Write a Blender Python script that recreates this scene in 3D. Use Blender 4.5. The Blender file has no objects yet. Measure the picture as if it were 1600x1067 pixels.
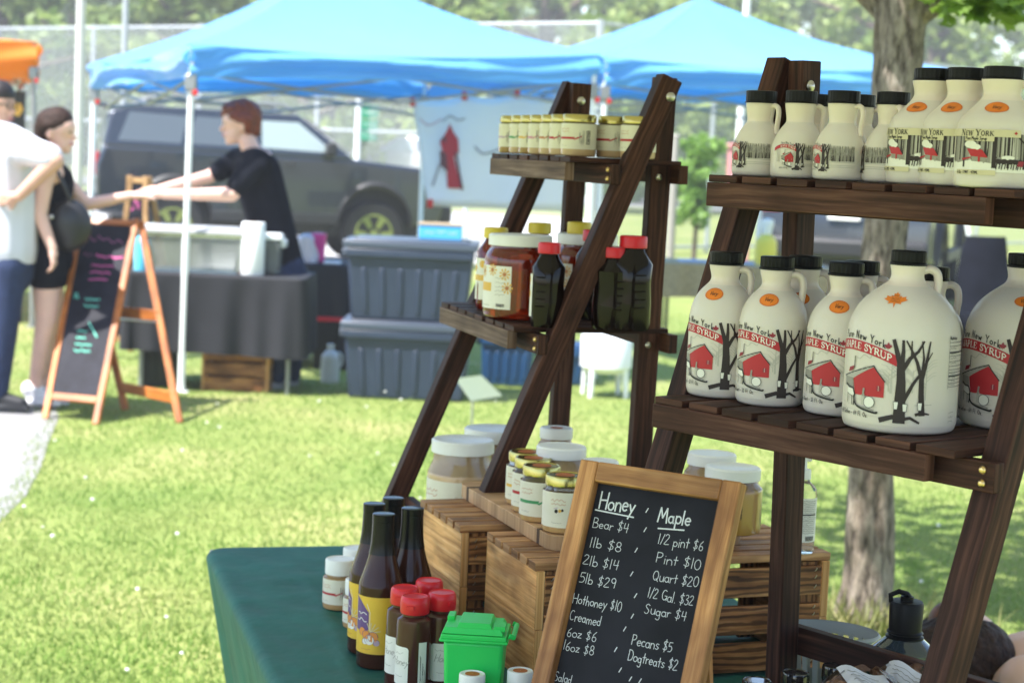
import bpy, bmesh, math, random
from math import sin, cos, pi, radians, sqrt, atan2
from mathutils import Vector, Matrix
import numpy as np
random.seed(7); RNG = np.random.default_rng(7)
sc = bpy.context.scene
COL = sc.collection
V3 = Vector

# ------------------------------------------------------------------ camera, sky, sun, exposure
FPX, CAM_H = 2900.0, 1.57
PITCH = math.atan((533.5 - 240) / FPX); ROLL = radians(2.5)
F_ = V3((0, cos(PITCH), -sin(PITCH))); U_ = V3((0, sin(PITCH), cos(PITCH))); X_ = V3((1, 0, 0))
cam_d = bpy.data.cameras.new('camera'); cam = bpy.data.objects.new('camera', cam_d); COL.objects.link(cam)
cam_d.sensor_width = 36; cam_d.lens = 36 * FPX / 1600; cam_d.clip_start = .05; cam_d.clip_end = 600
R_ = X_ * cos(ROLL) + U_ * sin(ROLL); Up_ = -X_ * sin(ROLL) + U_ * cos(ROLL)
cam.matrix_world = Matrix(((R_.x, Up_.x, -F_.x, 0), (R_.y, Up_.y, -F_.y, 0), (R_.z, Up_.z, -F_.z, CAM_H), (0, 0, 0, 1)))
cam_d.dof.use_dof = True; cam_d.dof.focus_distance = 2.55; cam_d.dof.aperture_fstop = 6.8; cam_d.dof.aperture_blades = 7
sc.camera = cam
SUN_DIR = V3((-.62, -.42, 1.28)).normalized()          # towards the sun
W = bpy.data.worlds.new("World"); sc.world = W; W.use_nodes = True
nt = W.node_tree; sky = nt.nodes.new('ShaderNodeTexSky'); sky.sky_type = 'NISHITA'; sky.sun_disc = False
sky.sun_elevation = math.asin(SUN_DIR.z); sky.sun_rotation = atan2(SUN_DIR.x, SUN_DIR.y)
sky.air_density = 1.0; sky.dust_density = 1.2; sky.ozone_density = 1.0
bg = nt.nodes['Background']; bg.inputs[1].default_value = .15; nt.links.new(sky.outputs[0], bg.inputs[0])
sl = bpy.data.lights.new('sun', 'SUN'); sl.energy = 5.0; sl.angle = radians(.6); sl.color = (1, .975, .95)
so = bpy.data.objects.new('sun', sl); COL.objects.link(so); so.rotation_euler = SUN_DIR.to_track_quat('Z', 'Y').to_euler(); so.location = (-4, -3, 9)
vs = sc.view_settings; vs.view_transform = 'Standard'; vs.look = 'None'; vs.gamma = 1; vs.exposure = 1.36
try: sc.cycles.max_bounces = 10; sc.cycles.transparent_max_bounces = 24; sc.cycles.use_denoising = True; sc.cycles.caustics_reflective = False
except Exception: pass

def ray(px, py):
    dx, dy = px - 800, py - 533.5
    u = dx * cos(ROLL) + dy * sin(ROLL); v = -dx * sin(ROLL) + dy * cos(ROLL)
    return X_ * u + F_ * FPX - U_ * v
def atz(px, py, z=0.0):
    r = ray(px, py); return V3((0, 0, CAM_H)) + r * ((z - CAM_H) / r.z)
def atd(px, py, d):
    r = ray(px, py); return V3((0, 0, CAM_H)) + r * (d / r.y)
def pxof(p):
    q = V3(p) - V3((0, 0, CAM_H)); d = q.dot(F_); u = FPX * q.x / d; v = -FPX * q.dot(U_) / d
    return 800 + u * cos(ROLL) - v * sin(ROLL), 533.5 + u * sin(ROLL) + v * cos(ROLL)

# ------------------------------------------------------------------ objects, parts, labels
def link(o): COL.objects.link(o); return o
def tag(o, label=None, cat=None, group=None, kind=None):
    if label: o['label'] = label
    if cat: o['category'] = cat
    if group: o['group'] = group
    if kind: o['kind'] = kind
    return o
def empty(name, loc=(0, 0, 0), rz=0.0, label=None, cat=None, group=None):
    o = bpy.data.objects.new(name, None); o.location = loc; o.rotation_euler = (0, 0, rz); o.empty_display_size = .05
    return tag(link(o), label, cat, group)
def dup(o, parent=None):
    c = o.copy(); COL.objects.link(c)
    if parent is not None: c.parent = parent
    for ch in list(o.children): dup(ch, c)
    return c
def place(o, loc, rz=0.0, label=None, group=None):
    c = dup(o); c.location = loc; c.rotation_euler = (0, 0, rz); tag(c, label, None, group); return c

class MB:
    def __init__(s): s.V = []; s.F = []; s.M = []; s.UV = []
    def add(s, V, F, m=0, uv=None, M=None):
        b = len(s.V)
        s.V += [tuple(M @ V3(v)) if M is not None else tuple(v) for v in V]
        for i, f in enumerate(F):
            s.F.append([b + k for k in f]); s.M.append(m)
            s.UV.append(uv[i] if uv else [(V[k][0], V[k][2] if abs(V[k][2]) > 1e-9 else V[k][1]) for k in f])
        return s
    def board(s, p0, p1, w, t, side, m=0, wt=None):
        """a board from p0 to p1; w along 'side', t along the third axis; uv u along its length"""
        p0, p1 = V3(p0), V3(p1); L = p1 - p0; ax = L.normalized(); sd = V3(side); sd = (sd - ax * sd.dot(ax)).normalized(); n = ax.cross(sd)
        P = []
        for q, ww in ((p0, w), (p1, wt or w)):
            for a, b in ((-1, -1), (1, -1), (1, 1), (-1, 1)): P.append(q + sd * (a * ww / 2) + n * (b * t / 2))
        l = L.length; ou, ov = random.uniform(0, 40), random.uniform(0, 40)
        F = [(3, 2, 1, 0), (4, 5, 6, 7), (0, 1, 5, 4), (1, 2, 6, 5), (2, 3, 7, 6), (3, 0, 4, 7)]
        uv = [[(ou, ov), (ou + .02, ov), (ou + .02, ov + t), (ou, ov + t)]] * 2
        o = ov
        for k, d in enumerate((w, t, w, t)):
            uv.append([(ou, o), (ou, o + d), (ou + l, o + d), (ou + l, o)]); o += d
        return s.add(P, F, m, uv)
    def box(s, c, d, m=0, M=None, taper=1.0):
        x, y, z = c; a, b, e = d[0] / 2, d[1] / 2, d[2] / 2; k = taper
        P = [(x - a, y - b, z - e), (x + a, y - b, z - e), (x + a, y + b, z - e), (x - a, y + b, z - e), (x - a * k, y - b * k, z + e), (x + a * k, y - b * k, z + e), (x + a * k, y + b * k, z + e), (x - a * k, y + b * k, z + e)]
        F = [(3, 2, 1, 0), (4, 5, 6, 7), (0, 1, 5, 4), (1, 2, 6, 5), (2, 3, 7, 6), (3, 0, 4, 7)]
        if M is None and max(d) > 0:
            pass
        return s.add(P, F, m, None, M)
    def lathe(s, prof, n=32, m=0, M=None, mod=None, caps=(True, True)):
        P = []; F = []; uv = []
        for j, (r, z) in enumerate(prof):
            for i in range(n):
                a = 2 * pi * i / n; rr = r * (mod(i, j) if mod else 1); P.append((rr * cos(a), rr * sin(a), z))
        for j in range(len(prof) - 1):
            for i in range(n):
                k = (i + 1) % n; F.append((j * n + i, j * n + k, (j + 1) * n + k, (j + 1) * n + i))
                r = prof[j][0]; uv.append([(r * 2 * pi * i / n, prof[j][1]), (r * 2 * pi * (i + 1) / n, prof[j][1]), (r * 2 * pi * (i + 1) / n, prof[j + 1][1]), (r * 2 * pi * i / n, prof[j + 1][1])])
        if caps[0]: F.append(tuple(reversed(range(n)))); uv.append([(P[k][0], P[k][1]) for k in F[-1]])
        if caps[1]:
            b = (len(prof) - 1) * n; F.append(tuple(range(b, b + n))); uv.append([(P[k][0], P[k][1]) for k in F[-1]])
        return s.add(P, F, m, uv, M)
    def tube(s, pts, r, n=8, m=0, closed=False, flat=1.0):
        pts = [V3(p) for p in pts]; N = len(pts); P = []; F = []; up = None
        rs = r if isinstance(r, (list, tuple)) else [r] * N
        for i, p in enumerate(pts):
            a, b = pts[i - 1] if (i or closed) else p, pts[(i + 1) % N] if (i < N - 1 or closed) else p
            t = (b - a).normalized()
            if up is None: up = V3((0, 0, 1)) if abs(t.z) < .9 else V3((1, 0, 0))
            x = t.cross(up).normalized(); y = x.cross(t).normalized(); up = y
            for k in range(n):
                an = 2 * pi * k / n; P.append(p + x * (cos(an) * rs[i]) + y * (sin(an) * rs[i] * flat))
        for i in range(N if closed else N - 1):
            j = (i + 1) % N
            for k in range(n): F.append((i * n + k, i * n + (k + 1) % n, j * n + (k + 1) % n, j * n + k))
        if not closed: F += [tuple(reversed(range(n))), tuple(range((N - 1) * n, N * n))]
        l = 0; uv = []
        for f in F: uv.append([((k // n) * .05, (k % n) * .02) for k in f])
        return s.add(P, F, m, uv)
    def prism(s, poly, depth, m=0, M=None):
        """polygon in xz extruded along +y"""
        n = len(poly); P = [(x, 0, z) for x, z in poly] + [(x, depth, z) for x, z in poly]
        F = [tuple(range(n)), tuple(reversed(range(n, 2 * n)))] + [(i, i + n, (i + 1) % n + n, (i + 1) % n) for i in range(n)]
        return s.add(P, F, m, None, M)
    def grid(s, fn, nu, nv, m=0, us=1.0, vsc=1.0):
        P = [fn(i / nu, j / nv) for j in range(nv + 1) for i in range(nu + 1)]; F = []; uv = []
        for j in range(nv):
            for i in range(nu):
                a = j * (nu + 1) + i; F.append((a, a + 1, a + nu + 2, a + nu + 1))
                uv.append([(i / nu * us, j / nv * vsc), ((i + 1) / nu * us, j / nv * vsc), ((i + 1) / nu * us, (j + 1) / nv * vsc), (i / nu * us, (j + 1) / nv * vsc)])
        return s.add(P, F, m, uv)
    def ell(s, c, r, m=0, M=None, nu=16, nv=10):
        P = []; F = []
        for j in range(nv + 1):
            th = pi * j / nv
            for i in range(nu):
                a = 2 * pi * i / nu; P.append((c[0] + r[0] * sin(th) * cos(a), c[1] + r[1] * sin(th) * sin(a), c[2] - r[2] * cos(th)))
        for j in range(nv):
            for i in range(nu): F.append((j * nu + i, j * nu + (i + 1) % nu, (j + 1) * nu + (i + 1) % nu, (j + 1) * nu + i))
        return s.add(P, F, m, None, M)
    def cap(s, p0, p1, r0, r1, n=14, m=0):
        p0, p1 = V3(p0), V3(p1); ax = (p1 - p0)
        if ax.length < 1e-6: ax = V3((0, 0, 1e-4))
        L = ax.length; q = ax.to_track_quat('Z', 'Y').to_matrix().to_4x4(); M = Matrix.Translation(p0) @ q
        prof = [(r0 * sin(a), -r0 * cos(a)) for a in [pi / 2 * k / 5 for k in range(6)]] + [(r1 * cos(a), L + r1 * sin(a)) for a in [pi / 2 * k / 5 for k in range(6)]]
        prof[0] = (r0 * .02, -r0); prof[-1] = (r1 * .02, L + r1)
        return s.lathe(prof, n, m, M)
    def build(s, name, mats, parent=None, sharp=35, bevel=None, loc=None, segs=2):
        me = bpy.data.meshes.new(name); me.from_pydata([tuple(v) for v in s.V], [], s.F)
        mats = mats if isinstance(mats, (list, tuple)) else [mats]
        for m in mats: me.materials.append(m)
        me.polygons.foreach_set('material_index', s.M)
        uvl = me.uv_layers.new(name='UVMap'); flat = [c for f in s.UV for p in f for c in p]; uvl.data.foreach_set('uv', flat)
        me.polygons.foreach_set('use_smooth', [True] * len(s.F)); me.validate(); me.update()
        try: me.set_sharp_from_angle(angle=radians(sharp))
        except Exception: pass
        o = link(bpy.data.objects.new(name, me))
        if parent is not None: o.parent = parent
        if loc is not None: o.location = loc
        if bevel:
            b = o.modifiers.new('bevel', 'BEVEL'); b.width = bevel; b.segments = segs; b.limit_method = 'ANGLE'; b.angle_limit = radians(40)
        return o

def solid(o, mods):
    """evaluate o's modifiers into a plain mesh"""
    bpy.context.view_layer.update()
    dg = bpy.context.evaluated_depsgraph_get(); me = bpy.data.meshes.new_from_object(o.evaluated_get(dg)); old = o.data
    o.modifiers.clear(); o.data = me; me.name = o.name
    me.polygons.foreach_set('use_smooth', [True] * len(me.polygons)); return o
def blob(name, mb, mat, parent, voxel=.008, smooth=5):
    """one continuous surface from overlapping closed shapes"""
    o = mb.build(name, mat, parent, sharp=180)
    r = o.modifiers.new('r', 'REMESH'); r.mode = 'VOXEL'; r.voxel_size = voxel
    s_ = o.modifiers.new('s', 'SMOOTH'); s_.factor = .5; s_.iterations = smooth
    p = o.parent; o.parent = None; solid(o, None); o.parent = p
    return o

# ------------------------------------------------------------------ materials
MATS = {}
def pm(name, col, rough=.5, metal=0, trans=0, coat=0, ior=1.45, vary=0.0, scale=20, bump=0.0, alpha=None, sss=0, spec=None, sheen=0):
    if name in MATS: return MATS[name]
    m = bpy.data.materials.new(name); m.use_nodes = True; n = m.node_tree.nodes; l = m.node_tree.links; b = n['Principled BSDF']
    b.inputs['Base Color'].default_value = (*col, 1); b.inputs['Roughness'].default_value = rough; b.inputs['Metallic'].default_value = metal
    b.inputs['Transmission Weight'].default_value = trans; b.inputs['Coat Weight'].default_value = coat; b.inputs['Coat Roughness'].default_value = .04; b.inputs['IOR'].default_value = ior
    if sss: b.inputs['Subsurface Weight'].default_value = sss; b.inputs['Subsurface Radius'].default_value = (.02, .01, .006)
    if spec is not None: b.inputs['Specular IOR Level'].default_value = spec
    if sheen: b.inputs['Sheen Weight'].default_value = sheen
    if vary or bump:
        t = n.new('ShaderNodeTexCoord'); z = n.new('ShaderNodeTexNoise'); z.inputs['Scale'].default_value = scale; z.inputs['Detail'].default_value = 6
        l.new(t.outputs['Object'], z.inputs['Vector'])
        if vary:
            r = n.new('ShaderNodeValToRGB'); l.new(z.outputs[0], r.inputs[0]); e = r.color_ramp.elements
            e[0].position = .3; e[1].position = .7
            e[0].color = (*[max(0, c * (1 - vary)) for c in col], 1); e[1].color = (*[min(1, c * (1 + vary)) for c in col], 1); l.new(r.outputs[0], b.inputs['Base Color'])
        if bump:
            bp = n.new('ShaderNodeBump'); bp.inputs['Strength'].default_value = bump; bp.inputs['Distance'].default_value = .01; l.new(z.outputs[0], bp.inputs['Height']); l.new(bp.outputs[0], b.inputs['Normal'])
    MATS[name] = m; return m

def wood(name, dark, mid, light, su=5, sv=90, burn=0, rough=.6, knots=True, bump=.25, zebra=0, spec=.35):
    m = bpy.data.materials.new(name); m.use_nodes = True; n = m.node_tree.nodes; l = m.node_tree.links; b = n['Principled BSDF']
    uv = n.new('ShaderNodeUVMap'); mp = n.new('ShaderNodeMapping'); mp.inputs['Scale'].default_value = (su, sv, 1); l.new(uv.outputs[0], mp.inputs[0])
    wob = n.new('ShaderNodeTexNoise'); wob.inputs['Scale'].default_value = 9; wob.inputs['Detail'].default_value = 2; l.new(uv.outputs[0], wob.inputs[0])
    mx = n.new('ShaderNodeVectorMath'); mx.operation = 'MULTIPLY_ADD'; l.new(wob.outputs['Color'], mx.inputs[0]); mx.inputs[1].default_value = (0, 1.1, 0); l.new(mp.outputs[0], mx.inputs[2])
    g = n.new('ShaderNodeTexNoise'); g.inputs['Scale'].default_value = 1; g.inputs['Detail'].default_value = 7; g.inputs['Roughness'].default_value = .62; l.new(mx.outputs[0], g.inputs[0])
    r = n.new('ShaderNodeValToRGB'); l.new(g.outputs[0], r.inputs[0]); e = r.color_ramp.elements
    e[0].position = .33; e[0].color = (*dark, 1); e[1].position = .68; e[1].color = (*light, 1); k = e.new(.5); k.color = (*mid, 1)
    out = r.outputs[0]
    big = n.new('ShaderNodeTexNoise'); big.inputs['Scale'].default_value = 7; big.inputs['Detail'].default_value = 3
    mp2 = n.new('ShaderNodeMapping'); mp2.inputs['Scale'].default_value = (1, 2.2, 1); l.new(uv.outputs[0], mp2.inputs[0]); l.new(mp2.outputs[0], big.inputs[0])
    r2 = n.new('ShaderNodeValToRGB'); l.new(big.outputs[0], r2.inputs[0]); f = r2.color_ramp.elements
    f[0].position = .36; f[0].color = (.42, .36, .33, 1) if burn else (.5, .47, .46, 1); f[1].position = .58; f[1].color = (1, 1, 1, 1)
    mul = n.new('ShaderNodeMix'); mul.data_type = 'RGBA'; mul.blend_type = 'MULTIPLY'; mul.inputs[0].default_value = .9 if burn else .7
    l.new(out, mul.inputs[6]); l.new(r2.outputs[0], mul.inputs[7]); out = mul.outputs[2]
    if zebra:
        wv = n.new('ShaderNodeTexWave'); wv.wave_type = 'BANDS'; wv.bands_direction = 'Y'; wv.inputs['Scale'].default_value = zebra; wv.inputs['Distortion'].default_value = 5.5; wv.inputs['Detail'].default_value = 3; wv.inputs['Detail Scale'].default_value = 1.2
        mp3 = n.new('ShaderNodeMapping'); mp3.inputs['Scale'].default_value = (.35, 1, 1); l.new(uv.outputs[0], mp3.inputs[0]); l.new(mp3.outputs[0], wv.inputs[0])
        r3 = n.new('ShaderNodeValToRGB'); l.new(wv.outputs[0], r3.inputs[0]); h = r3.color_ramp.elements; h[0].position = .18; h[0].color = (.1, .06, .04, 1); h[1].position = .5; h[1].color = (1, 1, 1, 1)
        m2 = n.new('ShaderNodeMix'); m2.data_type = 'RGBA'; m2.blend_type = 'MULTIPLY'; m2.inputs[0].default_value = .72; l.new(out, m2.inputs[6]); l.new(r3.outputs[0], m2.inputs[7]); out = m2.outputs[2]
    ge = n.new('ShaderNodeNewGeometry'); oi = n.new('ShaderNodeObjectInfo'); ad = n.new('ShaderNodeMath'); l.new(ge.outputs['Random Per Island'], ad.inputs[0]); l.new(oi.outputs['Random'], ad.inputs[1]); fr = n.new('ShaderNodeMath'); fr.operation = 'FRACT'; l.new(ad.outputs[0], fr.inputs[0])
    mr = n.new('ShaderNodeMapRange'); mr.inputs['To Min'].default_value = .72; mr.inputs['To Max'].default_value = 1.25; l.new(fr.outputs[0], mr.inputs[0]); vm = n.new('ShaderNodeVectorMath'); vm.operation = 'SCALE'; l.new(out, vm.inputs[0]); l.new(mr.outputs[0], vm.inputs['Scale']); out = vm.outputs[0]
    vo = n.new('ShaderNodeTexVoronoi'); vo.inputs['Scale'].default_value = 1; mp4 = n.new('ShaderNodeMapping'); mp4.inputs['Scale'].default_value = (3.6, 15, 1); l.new(uv.outputs[0], mp4.inputs[0]); l.new(mp4.outputs[0], vo.inputs['Vector'])
    r4 = n.new('ShaderNodeValToRGB'); l.new(vo.outputs['Distance'], r4.inputs[0]); h4 = r4.color_ramp.elements; h4[0].position = .03; h4[0].color = (.18, .12, .1, 1); h4[1].position = .13; h4[1].color = (1, 1, 1, 1)
    m4 = n.new('ShaderNodeMix'); m4.data_type = 'RGBA'; m4.blend_type = 'MULTIPLY'; m4.inputs[0].default_value = .75 if knots else 0; l.new(out, m4.inputs[6]); l.new(r4.outputs[0], m4.inputs[7]); out = m4.outputs[2]
    l.new(out, b.inputs['Base Color']); b.inputs['Roughness'].default_value = rough; b.inputs['Specular IOR Level'].default_value = spec
    bp = n.new('ShaderNodeBump'); bp.inputs['Strength'].default_value = bump; bp.inputs['Distance'].default_value = .002; l.new(g.outputs[0], bp.inputs['Height']); l.new(bp.outputs[0], b.inputs['Normal'])
    return m

def fabric(name, col, transl=.35, rough=.7, vary=.12, scale=3, bump=.0, tcol=None, sheen=0):
    m = bpy.data.materials.new(name); m.use_nodes = True; n = m.node_tree.nodes; l = m.node_tree.links; b = n['Principled BSDF']
    t = n.new('ShaderNodeTexCoord'); z = n.new('ShaderNodeTexNoise'); z.inputs['Scale'].default_value = scale; z.inputs['Detail'].default_value = 5; l.new(t.outputs['Object'], z.inputs[0])
    r = n.new('ShaderNodeValToRGB'); l.new(z.outputs[0], r.inputs[0]); e = r.color_ramp.elements; e[0].position = .3; e[1].position = .7
    e[0].color = (*[c * (1 - vary) for c in col], 1); e[1].color = (*[min(1, c * (1 + vary)) for c in col], 1)
    l.new(r.outputs[0], b.inputs['Base Color']); b.inputs['Roughness'].default_value = rough; b.inputs['Sheen Weight'].default_value = sheen
    if bump:
        bp = n.new('ShaderNodeBump'); bp.inputs['Strength'].default_value = bump; bp.inputs['Distance'].default_value = .02; l.new(z.outputs[0], bp.inputs['Height']); l.new(bp.outputs[0], b.inputs['Normal'])
    if transl:
        tr = n.new('ShaderNodeBsdfTranslucent'); tr.inputs[0].default_value = (*(tcol or col), 1); ms = n.new('ShaderNodeMixShader'); ms.inputs[0].default_value = transl
        l.new(b.outputs[0], ms.inputs[1]); l.new(tr.outputs[0], ms.inputs[2]); l.new(ms.outputs[0], n['Material Output'].inputs[0])
    return m

def leafmat(name, c1, c2, transl=.4):
    m = bpy.data.materials.new(name); m.use_nodes = True; n = m.node_tree.nodes; l = m.node_tree.links; b = n['Principled BSDF']
    g = n.new('ShaderNodeNewGeometry'); r = n.new('ShaderNodeValToRGB'); l.new(g.outputs['Random Per Island'], r.inputs[0]); e = r.color_ramp.elements
    e[0].color = (*c1, 1); e[1].color = (*c2, 1); l.new(r.outputs[0], b.inputs['Base Color']); b.inputs['Roughness'].default_value = .55
    tr = n.new('ShaderNodeBsdfTranslucent'); l.new(r.outputs[0], tr.inputs[0]); ms = n.new('ShaderNodeMixShader'); ms.inputs[0].default_value = transl
    l.new(b.outputs[0], ms.inputs[1]); l.new(tr.outputs[0], ms.inputs[2]); l.new(ms.outputs[0], n['Material Output'].inputs[0]); return m

M_rack = wood('stained_wood', (.014, .005, .0032), (.05, .018, .012), (.125, .053, .036), 4, 110, rough=.6, spec=.2)
M_rail = wood('left_lit_stained_wood', (.038, .014, .009), (.092, .037, .025), (.17, .083, .06), 4, 110, rough=.65, spec=.2)  # rack wood lightened: brightness on left-facing rails is painted into the colour
M_crate = wood('torched_crate_wood', (.16, .06, .018), (.42, .18, .06), (.62, .33, .13), 4, 90, burn=1, zebra=26)
M_crate_end = wood('crate_end_wood', (.46, .20, .06), (.74, .39, .14), (.88, .55, .26), 5, 150, burn=1)
M_crate_top = wood('crate_top_wood', (.24, .10, .036), (.50, .26, .11), (.68, .40, .20), 4, 110, burn=1)
M_board = wood('cutting_board_wood', (.50, .28, .14), (.64, .39, .21), (.76, .50, .29), 4, 110, rough=.5)
M_board_dark = wood('walnut_strip_wood', (.05, .025, .014), (.09, .045, .026), (.13, .07, .04), 4, 60)
M_frame = wood('chalkboard_frame_wood', (.25, .10, .03), (.43, .20, .07), (.58, .31, .125), 5, 120, burn=1, rough=.5)
M_easel = wood('orange_easel_wood', (.32, .085, .014), (.5, .155, .028), (.62, .23, .06), 5, 60, rough=.4)
M_easel2 = wood('pale_easel_wood', (.3, .16, .06), (.42, .24, .1), (.52, .32, .15), 5, 60)
M_slate = pm('slate_black', (.0135, .0135, .02), .6, spec=.18, vary=.35, scale=14)
M_chalk = pm('white_chalk', (.66, .69, .73), .9)
M_chalk_p = pm('pink_chalk', (.85, .16, .42), .9); M_chalk_g = pm('mint_chalk', (.2, .75, .55), .9); M_chalk_d = pm('mauve_chalk', (.4, .12, .25), .9)
M_jug = pm('ivory_plastic', (.76, .675, .615), .36, sss=.12, spec=.4, vary=.05, scale=9)
M_jugf = pm('ivory_plastic_filled', (.675, .625, .585), .36, sss=.12, spec=.4, vary=.06, scale=9)
M_cap = pm('black_plastic', (.008, .008, .010), .4, spec=.18, bump=.05, scale=300)
M_ink = pm('black_ink', (.018, .016, .018), .6); M_grey_ink = pm('grey_ink', (.30, .285, .26), .6); M_lgrey = pm('pale_grey_ink', (.5, .48, .44), .6)
M_red = pm('label_red', (.45, .018, .03), .5); M_white = pm('label_white', (.80, .79, .75), .5)
M_orange = pm('orange_sticker', (.75, .2, .02), .5, vary=.12, scale=60); M_cream = pm('cream_label', (.76, .73, .62), .5, vary=.04, scale=40)
M_straw = pm('straw_label', (.62, .56, .38), .5); M_leafred = pm('dark_red_ink', (.28, .02, .04), .5); M_darkwood_ink = pm('brown_black_ink', (.03, .02, .022), .6)
M_barcode = M_ink; M_steel = pm('bolt_steel', (.55, .53, .49), .3, metal=1); M_brass = pm('brass_screw', (.75, .55, .25), .3, metal=1)
M_gold = pm('gold_lid', (.50, .43, .15), .25, metal=1); M_wlid = pm('white_lid_plastic', (.82, .83, .84), .38, spec=.5); M_ylid = pm('yellow_cap_plastic', (.72, .56, .05), .4)
M_rlid = pm('red_cap_plastic', (.62, .012, .022), .33); M_seal = pm('orange_seal', (.45, .13, .03), .6, vary=.2, scale=80)
M_glass = pm('clear_glass', (.95, .96, .95), .02, trans=1, ior=1.3)
M_honey = pm('dark_honey', (.30, .02, .003), .06, trans=.7, ior=1.42, coat=.5)
M_cream_honey = pm('creamed_honey', (.46, .27, .11), .45, coat=1, vary=.1, scale=25)
M_pale_honey = pm('pale_creamed_honey', (.55, .37, .2), .45, coat=1, vary=.08, scale=25)
M_gold_honey = pm('golden_honey', (.42, .22, .045), .3, coat=1, trans=.2)
M_syrup = pm('near_black_syrup', (.006, .003, .0028), .1, spec=.32)
M_wine = pm('brown_bottle_glass', (.04, .014, .009), .1, spec=.35); M_wine2 = pm('brown_bottle_empty', (.085, .048, .034), .15, coat=1)
M_hot = pm('hot_honey', (.06, .018, .014), .12, spec=.5); M_ylabel = pm('yellow_label', (.72, .47, .045), .5, vary=.05, scale=50); M_purple = pm('purple_label', (.12, .06, .22), .5)
M_fruit = pm('fruit_orange', (.72, .28, .06), .5); M_green_bin = pm('bright_green_plastic', (.018, .60, .115), .35, sss=.1)
M_green_ink = pm('green_strip', (.06, .3, .12), .5); M_pinkstrip = pm('pink_strip', (.6, .25, .35), .5); M_lilac = pm('lilac_strip', (.5, .38, .5), .5); M_goldstrip = pm('gold_strip', (.75, .45, .08), .5); M_ruststrip = pm('rust_strip', (.5, .2, .08), .5)
M_skin = pm('skin', (.62, .36, .26), .5, sss=.15, vary=.06, scale=12); M_skin2 = pm('pale_skin', (.78, .48, .38), .5, sss=.15, vary=.06, scale=12)
M_metal = pm('white_pole', (.82, .84, .84), .4); M_gmetal = pm('grey_metal', (.28, .29, .3), .4, metal=.5); M_blackp = pm('black_paint', (.012, .012, .013), .4)
M_redclip = pm('red_clip', (.6, .02, .02), .4)

# ------------------------------------------------------------------ drawn lettering (single-stroke hand) and decals
def cat(pts, k=5):
    """smooth a polyline (Catmull-Rom)"""
    if len(pts) < 3: return [tuple(p) for p in pts]
    o = []; P = [pts[0]] + list(pts) + [pts[-1]]
    for i in range(1, len(P) - 2):
        for j in range(k):
            t = j / k; a, b, c, d = P[i - 1], P[i], P[i + 1], P[i + 2]
            o.append(tuple(.5 * (2 * b[q] + (c[q] - a[q]) * t + (2 * a[q] - 5 * b[q] + 4 * c[q] - d[q]) * t * t + (3 * b[q] - a[q] - 3 * c[q] + d[q]) * t ** 3) for q in range(len(b))))
    o.append(tuple(pts[-1])); return o
def arc(cx, cy, rx, ry, a0, a1, n=9): return [(cx + rx * cos(radians(a0 + (a1 - a0) * i / n)), cy + ry * sin(radians(a0 + (a1 - a0) * i / n))) for i in range(n + 1)]
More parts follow.
